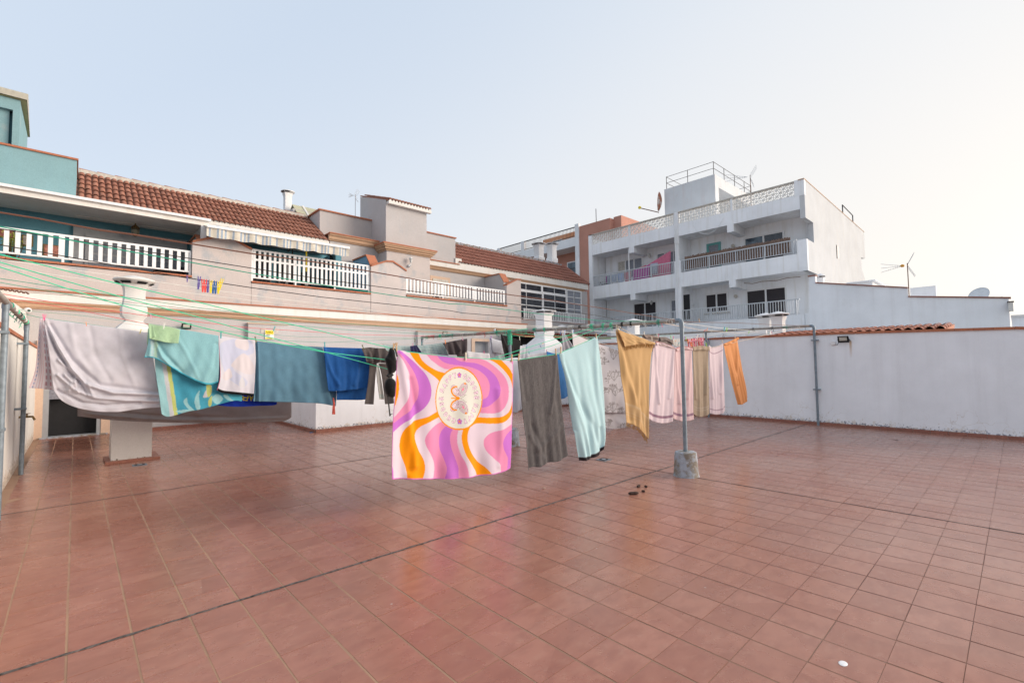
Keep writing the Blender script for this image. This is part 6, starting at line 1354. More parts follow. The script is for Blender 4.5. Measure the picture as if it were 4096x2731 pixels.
cT = build('care_label', MB().add([onp for onp in [tuple(vplane(*GA)(x, y) + np.array([0, -.02, 0])) for x, y in ((2257, 1826), (2270, 1824), (2270, 1830), (2257, 1832))]], [(0, 1, 2, 3)]), M['lampglass'], bpy.data.objects['bath_towel']) if False else None
M['t_aqua'] = fabric('aqua_terry', None, weave=150, terry=.25)
aq = np.array((.53, .745, .79)); dkh = np.array((.03, .02, .025))
cloth('bath_towel', 'pale aqua towel with dark brown hem hung at a slant', 'towel', FCOLT,
      [dict(top=[(2238, 1412), (2300, 1388), (2350, 1365), (2388, 1344)], bottom=[(2322, 1843), (2355, 1838), (2385, 1825), (2402, 1812), (2414, 1795)], left=[(2238, 1412), (2260, 1510), (2285, 1640), (2305, 1750), (2322, 1843)], right=[(2388, 1344), (2400, 1440), (2412, 1560), (2419, 1680), (2420, 1750), (2414, 1795)], plane=GA, nu=60, nv=110, col=lambda X, Y, U, V_: np.where((V_ > .972)[:, None], dkh, aq),
            folds=((.02, 2.3, .1, -.3, .8), (.012, 5, .3, -.8, 1.0)), creases=[([(2245, 1420), (2280, 1560), (2330, 1700), (2360, 1820)], .03, 8), ([(2243, 1418), (2300, 1560), (2370, 1700), (2400, 1790)], -.022, 9), ([(2242, 1420), (2262, 1540), (2300, 1720)], -.02, 5), ([(2380, 1360), (2385, 1500), (2400, 1700)], .02, 8)]),
       dict(top=[(2234, 1430), (2240, 1416)], bottom=[(2236, 1447), (2243, 1447)], plane=GA, nu=4, nv=6, back=.06, col=lambda X, Y, U, V_: np.where((V_ > .7)[:, None], dkh, np.array((.15, .5, .42))))])
FRF = (6.62, .65, 14.12, .2)
mus = np.array((.63, .41, .195)); mus2 = np.array((.66, .47, .27))
def mustard(X, Y, U, V_):
    C_ = np.tile(mus, (len(X), 1)); C_[((V_ > .78) & (V_ < .80)) | ((V_ > .875) & (V_ < .89)) | ((V_ > .90) & (V_ < .912))] = mus2; C_[(V_ > .80) & (V_ < .875)] = mus * .6 + mus2 * .4; return C_
mt = cloth('hammam_towel', 'mustard yellow fringed towel pinned by one corner near the crossbar', 'towel', FCOL,
      [dict(top=[(2462, 1318), (2510, 1336), (2560, 1352), (2614, 1372)], bottom=[(2505, 1690), (2530, 1697), (2555, 1712), (2575, 1735), (2588, 1756)], left=[(2462, 1318), (2478, 1440), (2494, 1570), (2502, 1650), (2505, 1690)], right=[(2614, 1372), (2602, 1440), (2595, 1540), (2592, 1640), (2590, 1710), (2588, 1756)], plane=FRF, nu=60, nv=110, col=mustard,
            folds=((.02, 1.8, .2, .25, .9), (.01, 4.2, .5, .6, 1.0)), creases=[([(2466, 1325), (2500, 1480), (2540, 1600), (2575, 1740)], .025, 10), ([(2466, 1325), (2510, 1440), (2560, 1620)], -.015, 11), ([(2470, 1330), (2490, 1500), (2530, 1680)], -.015, 9)]),
       dict(top=[(2463, 1317), (2510, 1335), (2560, 1351), (2614, 1371)], bottom=[(2494, 1388), (2530, 1380), (2580, 1376), (2612, 1378)], plane=FRF, nu=40, nv=20, back=-.03, folds=((.015, 3, .1, .3, .8),), col=lambda X, Y, U, V_: np.tile(mus, (len(X), 1)))])
def fringe(parent, pts, plane, n, length, mat, back=0.0, jit=3, drift=(0, 1)):
    mb = MB(); f = vplane(*plane); P = polyline_at(sm_(pts), np.linspace(0, 1, n))
    for x, y in P:
        l = length * (.7 + .5 * rng.random()); a = f(x, y); b = f(x + rng.normal(0, jit * .4) + drift[0] * l, y + l * drift[1]); off = np.array([0, back + rng.normal(0, .006), 0]); mb.tube([a + off, (a + b) / 2 + off + rng.normal(0, .004, 3), b + off], .0035, 4)
    return build('fringe', mb, mat, parent, kind=None)
mf = fabric('mustard_thread', (.50, .27, .08))
fringe(mt, [(2505, 1690), (2530, 1697), (2555, 1712), (2575, 1735), (2588, 1756)], FRF, 60, 17, mf); fringe(mt, [(2494, 1388), (2530, 1380), (2580, 1376), (2612, 1378)], FRF, 70, 12, mf, back=-.035)
def band_col(base, stripes, hemc=None):
    base = np.array(base, float)
    def f(X, Y, U, V_):
        C_ = np.tile(base, (len(X), 1))
        for a, b, c_ in stripes: C_[(V_ > a) & (V_ < b)] = np.array(c_)
        return C_
    return f
pkc = (.77, .65, .695); pkc2 = (.76, .57, .585); lil = (.34, .20, .27); rd = (.48, .13, .12)
def hung(label, base, top, bottom, left=None, right=None, stripes=((.905, .912, lil), (.918, .923, lil), (.93, .935, lil)), flap=None, flapcol=None, redtop=True, plane=FRF, seed=0, name='bath_towel', mat=None, nfold=2.2, grp='laundry on the roof terrace lines'):
    L = [dict(top=top, bottom=bottom, left=left, right=right, plane=plane, nu=44, nv=90, folds=((.018, nfold, .13 * seed, .12, .7), (.008, nfold * 2.3, .3, .3, 1.0)), creases=[([(top[0][0] + 3, top[0][1] + 4), (top[0][0] * .75 + bottom[-1][0] * .25, bottom[0][1] - 60)], .02, 4), ([(top[-1][0] - 3, top[-1][1] + 4), (top[-1][0] * .8 + bottom[0][0] * .2, bottom[0][1] - 80)], .02, 4)], col=band_col(base, stripes), seed=seed)]
    if flap: L.append(dict(top=[(x, y - 1) for x, y in top], bottom=flap, plane=plane, nu=44, nv=14, back=-.028, folds=((.012, 3, .1, .1, .8),), col=band_col(flapcol or base, ((0, .22, rd),) if redtop else ()), seed=seed + 3))
    return cloth(name, label, 'towel', mat or FCOLT, L, group=grp)
hung('first pale pink towel with lilac stripes right of the mustard towel', pkc, [(2616, 1366), (2655, 1375), (2697, 1392)], [(2592, 1672), (2625, 1689), (2655, 1693), (2680, 1688), (2690, 1678)], [(2616, 1366), (2606, 1440), (2598, 1560), (2592, 1672)], [(2697, 1392), (2695, 1500), (2692, 1600), (2690, 1678)], flap=[(2622, 1382), (2645, 1376), (2675, 1388), (2698, 1396)], seed=1)
hung('deeper pink towel hanging directly behind the front post', pkc2, [(2697, 1393), (2730, 1385), (2765, 1392)], [(2692, 1672), (2720, 1683), (2750, 1684), (2776, 1674)], None, [(2765, 1393), (2770, 1500), (2776, 1674)], flap=[(2702, 1405), (2735, 1396), (2765, 1402)], seed=2)
hung('beige towel between the two pink towels', (.44, .345, .255), [(2765, 1388), (2800, 1384), (2832, 1388)], [(2775, 1655), (2795, 1667), (2820, 1664), (2841, 1650)], [(2766, 1388), (2772, 1520), (2775, 1655)], [(2832, 1388), (2836, 1500), (2841, 1650)], stripes=((.87, .885, (.52, .44, .36)), (.90, .915, (.50, .42, .34))), flap=[(2768, 1402), (2790, 1400), (2815, 1400), (2833, 1402)], redtop=False, seed=3)
hung('pale pink towel sagging between two pegs left of the orange towel', pkc, [(2832, 1378), (2850, 1388), (2870, 1384), (2890, 1370)], [(2842, 1652), (2862, 1658), (2885, 1655), (2904, 1641)], [(2832, 1380), (2838, 1500), (2842, 1652)], [(2890, 1372), (2896, 1500), (2904, 1641)], stripes=((.06, .066, lil), (.085, .09, lil), (.90, .906, lil), (.915, .92, lil), (.93, .935, lil)), seed=4)
hung('small orange towel blown to the right at the end of the row', (.80, .36, .14), [(2889, 1377), (2915, 1366), (2947, 1350)], [(2955, 1618), (2970, 1616), (2983, 1608), (2991, 1592)], [(2889, 1377), (2905, 1430), (2925, 1510), (2955, 1618)], [(2947, 1350), (2958, 1410), (2975, 1500), (2988, 1560), (2991, 1592)], stripes=(), flap=[(2896, 1380), (2908, 1379), (2930, 1368), (2950, 1358)], redtop=False, seed=5)
# ---- coral print sheet behind, grey sheet tip, blue and white pieces
def coral_at(cx_, cy_, s, seed):
    rs_ = np.random.default_rng(seed); segs = []
    def br(x, y, a, l, d):
        if d == 0 or l < 2: return
        x2, y2 = x + l * math.cos(a), y - l * math.sin(a); segs.append(((x, y), (x2, y2)))
        for k in range(2 if d > 1 else 3): br(x2, y2, a + rs_.normal(0, .55) + (k - .5) * .7, l * .74, d - 1)
    for k in range(3): br(cx_, cy_ + s * .5, 1.57 + (k - 1) * .6, s * .30, 5)
    return segs
csegs = []
for (x_, y_, s_, sd_) in ((2452, 1410, 58, 1), (2455, 1498, 50, 2), (2458, 1555, 56, 3), (2408, 1440, 36, 4), (2450, 1625, 48, 5), (2412, 1560, 34, 9), (2400, 1400, 30, 10), (2500, 1640, 40, 12)): csegs += [(s, .55) for s in coral_at(x_, y_, s_, sd_)]
csegs2 = []
for (x_, y_, s_, sd_) in ((2440, 1690, 40, 6), (2500, 1712, 52, 7), (2594, 1690, 40, 8)): csegs2 += [(s, .7) for s in coral_at(x_, y_, s_, sd_)]
def coralcol(sg_list, base=(.70, .675, .70)):
    def f(X, Y, U, V_):
        C_ = np.tile(np.array(base), (len(X), 1))
        for (a, b), w_ in sg_list:
            bx = (X > min(a[0], b[0]) - 3) & (X < max(a[0], b[0]) + 3) & (Y > min(a[1], b[1]) - 3) & (Y < max(a[1], b[1]) + 3); ii = np.where(bx)[0]
            if len(ii): dd2 = dist_poly(X[ii], Y[ii], [a, b]); C_[ii[dd2 < w_ + .35]] = np.array((.36, .33, .33))
        return C_
    return f
CS = (6.62, 3.0, 14.12, 3.2)
cloth('bed_sheet', 'off white sheet printed with grey coral branches behind the mustard towel', 'sheet', FCOL,
      [dict(top=[(2288, 1332), (2350, 1358), (2420, 1384), (2500, 1408), (2605, 1420)], bottom=[(2330, 1640), (2400, 1648), (2500, 1652), (2600, 1660)], left=[(2288, 1332), (2296, 1420), (2320, 1640)], plane=CS, nu=190, nv=190, folds=((.03, 2.2, .1, .2, .9), (.01, 9, .2, .5, 1)), col=coralcol(csegs)),
       dict(top=[(2330, 1600), (2605, 1620)], bottom=[(2350, 1700), (2421, 1710), (2500, 1722), (2560, 1735), (2602, 1728)], plane=CS, nu=170, nv=80, back=.06, folds=((.02, 3, .1, .2, .9),), col=coralcol(csegs2))])
cloth('bed_sheet', 'grey lilac sheet corner pinned up behind the aqua towel', 'sheet', fabric('grey_lilac_sheet_dark', (.38, .37, .41), terry=.1),
      [dict(top=[(2247, 1330), (2252, 1328), (2258, 1331)], bottom=[(2250, 1440), (2280, 1440), (2330, 1440)], plane=(6.62, 3.6, 14.12, 3.8), nu=30, nv=40, folds=((.03, 2.5, .1, 0, 1),))])
cloth('bath_towel', 'cobalt blue towel peeking out between the charcoal and aqua towels', 'towel', fabric('cobalt_towel', (.05, .19, .46), weave=150),
      [dict(top=[(2186, 1405), (2215, 1413), (2250, 1418)], bottom=[(2200, 1598), (2245, 1596), (2285, 1576)], plane=(6.62, 2.4, 14.12, 2.6), nu=24, nv=60, folds=((.02, 1.5, .1, .2, 1),))])
cloth('bed_sheet', 'white sheet hanging low behind the second post', 'sheet', fabric('bluish_white_sheet', (.66, .68, .75), terry=.08),
      [dict(top=[(2020, 1436), (2060, 1430), (2100, 1436)], bottom=[(2020, 1648), (2060, 1650), (2088, 1640)], right=[(2100, 1436), (2098, 1540), (2088, 1640)], plane=(6.62, 3.0, 14.12, 3.0), nu=24, nv=40, folds=((.03, 1.6, .1, .2, 1),))])
BK = (0, 4.6, 9, 4.4)
cloth('t_shirt', 'black t-shirt pinned by two corners behind the second post', 'shirt', fabric('black_jersey', (.018, .016, .018), terry=.1),
      [dict(top=[(2000, 1336), (2040, 1348), (2083, 1362)], bottom=[(2022, 1440), (2050, 1450), (2076, 1446)], left=[(2000, 1336), (2010, 1390), (2022, 1440)], right=[(2083, 1362), (2078, 1400), (2076, 1446)], plane=(6.62, 4.0, 9, 4.2), nu=30, nv=30, folds=((.02, 2, .2, .3, 1),), creases=[([(2003, 1340), (2030, 1400), (2045, 1445)], .03, 5)])])
cloth('t_shirt', 'white t-shirt hung upside down left of the black t-shirt', 'shirt', fabric('white_jersey', (.66, .67, .73), terry=.1),
      [dict(top=[(1957, 1350), (1985, 1360), (2011, 1366)], bottom=[(1962, 1440), (1990, 1444), (2018, 1438)], plane=BK, nu=24, nv=24, folds=((.02, 1.8, .1, .2, 1),)), dict(top=[(1962, 1352), (1985, 1359), (2010, 1366)], bottom=[(1968, 1410), (1990, 1414), (2009, 1416)], plane=BK, nu=16, nv=14, back=-.02)])
cloth('bed_sheet', 'white sheet folded low between the folded trousers and the white t-shirt', 'sheet', fabric('white_cotton', (.72, .72, .75), terry=.08),
      [dict(top=[(1867, 1404), (1910, 1410), (1957, 1413)], bottom=[(1870, 1445), (1915, 1447), (1960, 1445)], plane=(0, 5.6, 9, 5.6), nu=24, nv=12, folds=((.02, 2, .1, .2, .5),))])
cloth('bed_sheet', 'short white cloth right of the second post', 'sheet', fabric('white_cotton_cool', (.70, .71, .76), terry=.08),
      [dict(top=[(2077, 1382), (2095, 1384), (2111, 1388)], bottom=[(2077, 1434), (2095, 1436), (2107, 1430)], plane=(6.62, 4.3, 9, 4.4), nu=16, nv=12, folds=((.015, 2, .1, .2, .5),))])
cloth('bed_sheet', 'long white sheet edge showing above the charcoal towel', 'sheet', fabric('white_sheet_b', (.74, .74, .77), terry=.08),
      [dict(top=[(2108, 1418), (2150, 1412), (2190, 1408)], bottom=[(2105, 1470), (2150, 1470), (2195, 1470)], plane=(6.62, 4.0, 9, 4.0), nu=24, nv=12, folds=((.015, 3, .1, .2, .5),))])
def gingham(X, Y, U, V_): 
    a = (np.sin(U * 150) > 0).astype(float) + (np.sin(V_ * 46) > 0); base = np.array((.56, .63, .62)); d = np.array((.22, .37, .40)); return base + (d - base) * (a / 2)[:, None]
cloth('checked_cloth', 'pale green checked cloth bunched behind the swirl towel top edge', 'cloth', FCOL,
      [dict(top=[(1668, 1382), (1720, 1378), (1772, 1370)], bottom=[(1680, 1420), (1730, 1425), (1795, 1425)], plane=BK, nu=110, nv=40, folds=((.02, 3, .2, .3, 1),), col=gingham)])
cloth('checked_cloth', 'pale green checked cloth half hidden behind the bra and clothes pegs', 'cloth', FCOL,
      [dict(top=[(1530, 1376), (1580, 1382), (1645, 1384)], bottom=[(1545, 1400), (1590, 1420), (1645, 1425)], plane=BK, nu=110, nv=30, folds=((.02, 2, .2, .3, 1),), col=gingham)])
cloth('navy_cloth', 'navy cloth pinned between the two checked cloths', 'cloth', fabric('navy_cotton', (.035, .035, .10), terry=.1),
      [dict(top=[(1640, 1384), (1655, 1382), (1667, 1381)], bottom=[(1643, 1412), (1665, 1414), (1688, 1412)], plane=(0, 4.5, 9, 4.3), nu=14, nv=10, folds=((.012, 3, .2, .3, .6),))])
tb = fabric('dark_brown_twill', (.085, .070, .075), terry=.15)
cloth('folded_trousers', 'dark brown and purple trousers folded over the line behind the swirl towel', 'trousers', tb,
      [dict(top=[(1770, 1372), (1820, 1362), (1868, 1354)], bottom=[(1795, 1418), (1840, 1418), (1872, 1402)], plane=(0, 4.4, 9, 4.2), nu=34, nv=24, folds=((.03, 3.2, .2, .3, .5),), creases=[([(1820, 1365), (1835, 1400)], .04, 5)]),
       dict(top=[(1825, 1415), (1866, 1405)], bottom=[(1830, 1428), (1868, 1428)], plane=(0, 4.45, 9, 4.25), nu=8, nv=5)])
# ---- middle-left row
cloth('fitted_sheet', 'large pale grey lilac fitted sheet draped in deep folds on the left', 'sheet', fabric('lilac_grey_cotton', (.59, .58, .64), terry=.06, wrinkle=.15, wscale=9),
      [dict(top=[(174, 1272), (300, 1290), (450, 1310), (600, 1332)], bottom=[(214, 1558), (245, 1600), (300, 1628), (380, 1644), (470, 1647), (545, 1637), (590, 1632), (645, 1628)], left=[(174, 1272), (186, 1340), (200, 1440), (214, 1558)], right=[(600, 1332), (612, 1420), (630, 1540), (645, 1628)], plane=(-.6, 5.45, 6.62, 5.8), nu=110, nv=110, folds=((.02, 1.4, .1, .5, 1),), seed=2,
            creases=[([(180, 1280), (230, 1380), (285, 1470), (340, 1535), (450, 1570), (640, 1578)], .055, 7), ([(182, 1285), (225, 1400), (270, 1470), (320, 1530)], -.05, 7), ([(200, 1300), (290, 1440), (400, 1540), (640, 1570)], -.03, 10),
                     ([(230, 1500), (300, 1560), (380, 1590), (500, 1600), (640, 1604)], .04, 6), ([(260, 1500), (290, 1530), (275, 1560)], .04, 7), ([(300, 1530), (310, 1570)], .03, 5), ([(325, 1525), (345, 1575)], -.03, 5), ([(350, 1535), (370, 1580)], .03, 5), ([(235, 1440), (270, 1470), (310, 1500), (295, 1540)], .035, 6),
                     ([(280, 1300), (300, 1400), (360, 1500)], .012, 12), ([(360, 1310), (380, 1420), (440, 1520)], -.012, 12), ([(480, 1325), (490, 1420), (540, 1540)], .010, 10), ([(230, 1560), (330, 1610), (420, 1620), (560, 1612)], -.035, 6)])])
def pillow(X, Y, U, V_):
    C_ = np.tile(np.array((.70, .66, .70)), (len(X), 1)); s = np.sin((U * 1.0) * 60); C_[(s > .4) & (U < .55)] = np.array((.64, .48, .52))
    q = (np.sin(U * 34) > .25) & (np.sin(V_ * 70) > -.3) & (U > .5); C_[q] = np.array((.55, .33, .37)); k = (np.abs(U - .12) < .03) & (np.sin(V_ * 110) > 0); C_[k] = np.array((.30, .34, .50)); return C_
cloth('patterned_sheet', 'white sheet with fine red pattern fluttering at the far left', 'sheet', FCOL,
      [dict(top=[(160, 1270), (168, 1272), (178, 1276)], bottom=[(115, 1551), (150, 1553), (190, 1556), (228, 1560)], left=[(160, 1270), (152, 1360), (140, 1480), (115, 1551)], right=[(178, 1276), (195, 1380), (215, 1480), (228, 1560)], plane=(-.6, 5.6, 6.62, 5.9), nu=70, nv=110, folds=((.02, 1.8, .1, .2, 1),), col=pillow)])
cloth('bed_sheet', 'dark taupe sheet with low sagging hem behind the grey sheet and turquoise towel', 'sheet', fabric('taupe_cotton', (.30, .265, .265), terry=.08, wrinkle=.3),
      [dict(top=[(310, 1480), (600, 1490), (900, 1495), (1165, 1490)], bottom=[(310, 1664), (450, 1680), (620, 1688), (800, 1692), (950, 1690), (1080, 1688), (1140, 1682), (1165, 1668)], plane=(-.6, 6.6, 6.62, 6.4), nu=70, nv=50, folds=((.02, 2, .2, .2, 1),), creases=[([(350, 1655), (600, 1676), (900, 1680), (1140, 1670)], .03, 3.5), ([(400, 1640), (600, 1660), (900, 1668)], -.02, 5), ([(760, 1625), (820, 1680)], .02, 10)])])
a5 = lambda pts: [(550 + x / 3.136, 1250 + y / 3.136) for x, y in pts]
aqb, aqw, aqy, aqk = np.array((.33, .60, .64)), np.array((.54, .56, .60)), np.array((.52, .58, .20)), np.array((.07, .36, .50))
def leafy(X, Y, U, V_):
    C_ = np.tile(aqk, (len(X), 1)); x5 = (X - 550) * 3.136; y5 = (Y - 1250) * 3.136; e = x5 - (y5 - 600) * .155
    C_[e < 300] = aqb; C_[(e >= 300) & (e < 352)] = aqw; C_[(e >= 352) & (e < 402)] = aqy
    for P, c_ in (([(580, 1120), (620, 1070), (640, 1150), (715, 1225), (640, 1210)], aqb), ([(715, 1090), (775, 975), (770, 1080), (785, 1200), (740, 1215)], aqb), ([(820, 1060), (870, 950), (930, 920), (900, 1040)], aqw), ([(860, 920), (915, 905), (930, 1000), (880, 1060)], aqy), ([(885, 1110), (935, 1040), (930, 1150), (900, 1180)], aqy), ([(930, 1080), (1000, 1020), (1080, 1080), (1000, 1150)], aqb), ([(1080, 1030), (1160, 1040), (1210, 1110), (1120, 1090)], aqb), ([(480, 1240), (600, 1215), (720, 1228), (600, 1260)], aqb), ([(1120, 1000), (1300, 1000), (1310, 1110), (1200, 1100)], np.array((.10, .48, .62)))):
        C_[inside(X, Y, cr(a5(P), 6))] = c_
    return C_
def front_tq(X, Y, U, V_):
    C_ = np.tile(np.array((.285, .55, .60)), (len(X), 1)); x5 = (X - 550) * 3.136; y5 = (Y - 1250) * 3.136; e = x5 - (y5 - 150) * .05
    C_[(x5 > 165) & (x5 < 205)] = np.array((.42, .58, .62)); C_[(x5 >= 210) & (x5 < 250)] = np.array((.40, .60, .50)); C_[V_ > .975] = np.array((.06, .42, .55)); return C_
TQ = (-.6, 5.2, 6.62, 5.5)
cloth('beach_towel', 'turquoise leaf print towel with yellow stripe draped double over the line', 'towel', FCOLT,
      [dict(top=a5([(140, 148), (400, 185), (700, 235), (1015, 290)]), bottom=a5([(85, 560), (215, 572), (350, 650), (520, 742), (700, 842), (860, 900), (960, 895), (1012, 872)]), left=a5([(140, 148), (135, 350), (118, 450), (85, 560)]), right=a5([(1015, 290), (1022, 500), (1025, 700), (1012, 872)]), plane=TQ, nu=80, nv=80, folds=((.02, 2.2, .1, .5, .8), (.012, 5, .2, .9, 1)), creases=[(a5([(240, 380), (300, 560), (420, 680)]), .03, 6), (a5([(260, 380), (360, 540), (560, 740)]), -.025, 8), (a5([(1000, 400), (960, 700), (860, 880)]), -.02, 9), (a5([(170, 360), (150, 540)]), .03, 6), (a5([(450, 250), (620, 520), (760, 820)]), .015, 9)], col=front_tq),
       dict(top=a5([(212, 420), (600, 450), (1010, 480), (1305, 500)]), bottom=a5([(302, 1270), (370, 1306), (480, 1286), (640, 1240), (800, 1212), (1000, 1160), (1200, 1105), (1305, 1112)]), left=a5([(212, 420), (222, 700), (262, 1000), (302, 1270)]), right=a5([(1305, 500), (1305, 1112)]), plane=(-.6, 5.32, 6.62, 5.62), nu=150, nv=130, folds=((.02, 2, .1, .2, 1),), col=leafy)])
cloth('small_cloth', 'pale green microfibre cloth lying over the turquoise towel', 'cloth', fabric('mint_microfibre', (.42, .62, .40), weave=120),
      [dict(top=a5([(138, 140), (250, 160), (400, 180), (534, 212)]), bottom=a5([(148, 325), (250, 350), (380, 378), (512, 386)]), left=a5([(138, 140), (142, 240), (148, 325)]), plane=(-.6, 5.12, 6.62, 5.42), nu=40, nv=24, folds=((.012, 2, .1, .3, .8),)), dict(top=a5([(136, 140), (190, 150)]), bottom=a5([(150, 330), (228, 305)]), plane=(-.6, 5.09, 6.62, 5.39), nu=14, nv=16, folds=((.01, 1, .1, .3, .8),)), dict(top=a5([(130, 200), (150, 200)]), bottom=a5([(118, 405), (140, 400)]), plane=(-.6, 5.34, 6.62, 5.6), nu=4, nv=10)])
def fishy(X, Y, U, V_):
    C_ = np.tile(np.array((.74, .73, .80)), (len(X), 1)); pch = np.array((.77, .72, .75)); blu = np.array((.64, .67, .82))
    C_[inside(X, Y, cr(a5([(1030, 420), (1200, 330), (1400, 330), (1460, 500), (1300, 560), (1200, 700), (1380, 860), (1300, 930), (1100, 760)]), 6))] = blu
    for P in ([(1180, 650), (1330, 510), (1450, 640), (1460, 760), (1360, 770), (1240, 710)], [(1240, 330), (1380, 350), (1380, 470), (1240, 430)], [(1060, 800), (1150, 700), (1190, 800), (1110, 850)]): C_[inside(X, Y, cr(a5(P), 6))] = pch
    C_[inside(X, Y, cr(a5([(1270, 900), (1310, 800), (1350, 900), (1320, 940)]), 6))] = np.array((.72, .72, .76))
    C_[V_ > .955] = np.array((.01, .01, .012)); C_[U < .012] = np.array((.5, .12, .2)); return C_
cloth('beach_towel', 'faded white and lilac fish print towel with black bottom hem', 'towel', FCOL,
      [dict(top=a5([(1012, 290), (1150, 310), (1320, 335), (1474, 352)]), bottom=a5([(992, 972), (1060, 1005), (1200, 1022), (1455, 1048)]), left=a5([(1012, 290), (1020, 500), (1030, 800), (992, 972)]), right=a5([(1474, 352), (1478, 600), (1470, 850), (1455, 1048)]), plane=(-.6, 5.25, 6.62, 5.55), nu=90, nv=100, folds=((.018, 1.8, .1, .15, .9), (.002, 5, .1, .3, 1)), col=fishy)])
def letters(X, Y, U, V_):
    C_ = np.tile(np.array((.012, .045, .42)), (len(X), 1)); ye = np.array((.75, .66, .03))
    for P in ([(1385, 1048), (1372, 1100), (1325, 1098), (1318, 1078), (1345, 1066), (1385, 1066)], [(1345, 1066), (1318, 1050)], [(1408, 1046), (1422, 1100), (1446, 1050)], [(1412, 1062), (1440, 1066)]):
        C_[dist_poly(X, Y, a5(P)) < 2.0] = ye
    return C_
cloth('beach_towel', 'royal blue towel with yellow letters AR showing upside down under the fish towel', 'towel', FCOL,
      [dict(top=a5([(1000, 800), (1300, 860), (1750, 900)]), bottom=a5([(985, 1160), (1150, 1176), (1300, 1178), (1500, 1170), (1700, 1162), (1745, 1146)]), plane=(-.6, 5.45, 6.62, 5.75), nu=150, nv=70, folds=((.015, 2, .1, .2, 1),), col=letters)])
a6 = lambda pts: [(1000 + x / 3.136, 1250 + y / 3.136) for x, y in pts]
cloth('blanket', 'wide steel blue towel with a few faded spots', 'towel', fabric('steel_blue_terry', (.125, .26, .36), weave=180, terry=.3, mottle=None),
      [dict(top=a6([(70, 352), (300, 385), (600, 412), (912, 432)]), bottom=a6([(38, 1112), (300, 1118), (700, 1130), (900, 1142), (1030, 1166)]), left=a6([(70, 352), (80, 600), (62, 900), (38, 1112)]), right=a6([(912, 432), (945, 650), (975, 900), (1030, 1166)]), plane=(-.6, 5.3, 6.62, 5.6), nu=90, nv=80, folds=((.02, 3.0, .1, .15, 1.1), (.008, 7, .1, .2, 1.2)), creases=[(a6([(90, 380), (100, 800), (110, 1110)]), .04, 4), (a6([(80, 380), (80, 800), (75, 1110)]), -.04, 5)]),
       dict(top=a6([(960, 900), (1085, 990)]), bottom=a6([(960, 1150), (1078, 1172)]), plane=(-.6, 5.42, 6.62, 5.7), nu=10, nv=14)])
rb_ = fabric('royal_blue_terry', (.022, .115, .37), weave=150, terry=.35)
cloth('bath_towel', 'medium royal blue towel folded over the line beside the grey trousers', 'towel', rb_,
      [dict(top=a6([(912, 430), (1100, 438), (1395, 446)]), bottom=a6([(990, 985), (1150, 982), (1350, 960), (1512, 932)]), left=a6([(912, 430), (938, 620), (960, 820), (990, 985)]), right=a6([(1395, 446), (1440, 540), (1522, 660), (1522, 800), (1512, 932)]), plane=(-.6, 5.2, 6.62, 5.5), nu=60, nv=60, folds=((.022, 3, .1, .4, .8), (.008, 7, .1, .6, 1)), creases=[(a6([(925, 440), (1000, 700), (1100, 900)]), .025, 7), (a6([(1380, 460), (1350, 700), (1300, 900)]), .02, 7)]),
       dict(top=a6([(1080, 700), (1478, 700)]), bottom=a6([(1085, 1096), (1200, 1094), (1380, 1096), (1472, 1082)]), plane=(-.6, 5.34, 6.62, 5.64), nu=34, nv=30, folds=((.015, 2, .1, .3, 1),))])
gy = fabric('grey_brown_twill', (.13, .112, .108), terry=.15)
cloth('trousers', 'grey brown trousers hanging by the waist with both legs down', 'trousers', gy,
      [dict(top=a6([(1395, 450), (1500, 436), (1590, 445), (1740, 450)]), bottom=a6([(1455, 620), (1540, 640), (1640, 632), (1740, 640)]), left=a6([(1395, 450), (1430, 540), (1455, 620)]), plane=(-.6, 5.0, 6.62, 5.3), nu=50, nv=26, folds=((.03, 3.4, .1, .3, .4),), creases=[(a6([(1590, 450), (1600, 600)]), .05, 5), (a6([(1500, 450), (1560, 600)]), -.03, 6), (a6([(1460, 610), (1600, 590)]), .03, 3)]),
       dict(top=a6([(1500, 625), (1590, 638)]), bottom=a6([(1432, 1146), (1500, 1150), (1545, 1150)]), left=a6([(1500, 625), (1480, 850), (1432, 1146)]), right=a6([(1590, 638), (1568, 850), (1545, 1150)]), plane=(-.6, 5.1, 6.62, 5.4), nu=14, nv=50, folds=((.02, 1, .1, .1, .6),)),
       dict(top=a6([(1612, 638), (1760, 638)]), bottom=a6([(1688, 1146), (1750, 1146), (1800, 1135)]), left=a6([(1612, 638), (1650, 800), (1688, 1146)]), right=a6([(1760, 638), (1790, 900), (1800, 1135)]), plane=(-.6, 5.1, 6.62, 5.4), nu=18, nv=50, folds=((.02, 1, .1, .1, .6),))])
cloth('leggings', 'white leg of a garment with pale green cuff seen between the trouser legs', 'clothing', FCOL,
      [dict(top=a6([(1585, 640), (1612, 642)]), bottom=a6([(1620, 1085), (1680, 1088)]), left=a6([(1575, 640), (1590, 850), (1620, 1085)]), right=a6([(1612, 642), (1640, 800), (1680, 1088)]), plane=(-.6, 5.4, 6.62, 5.7), nu=16, nv=60, folds=((.015, 1, .1, .1, .6),), col=band_col((.60, .60, .58), ((.88, .90, (.35, .55, .52)), (.92, .94, (.35, .55, .52)))))])
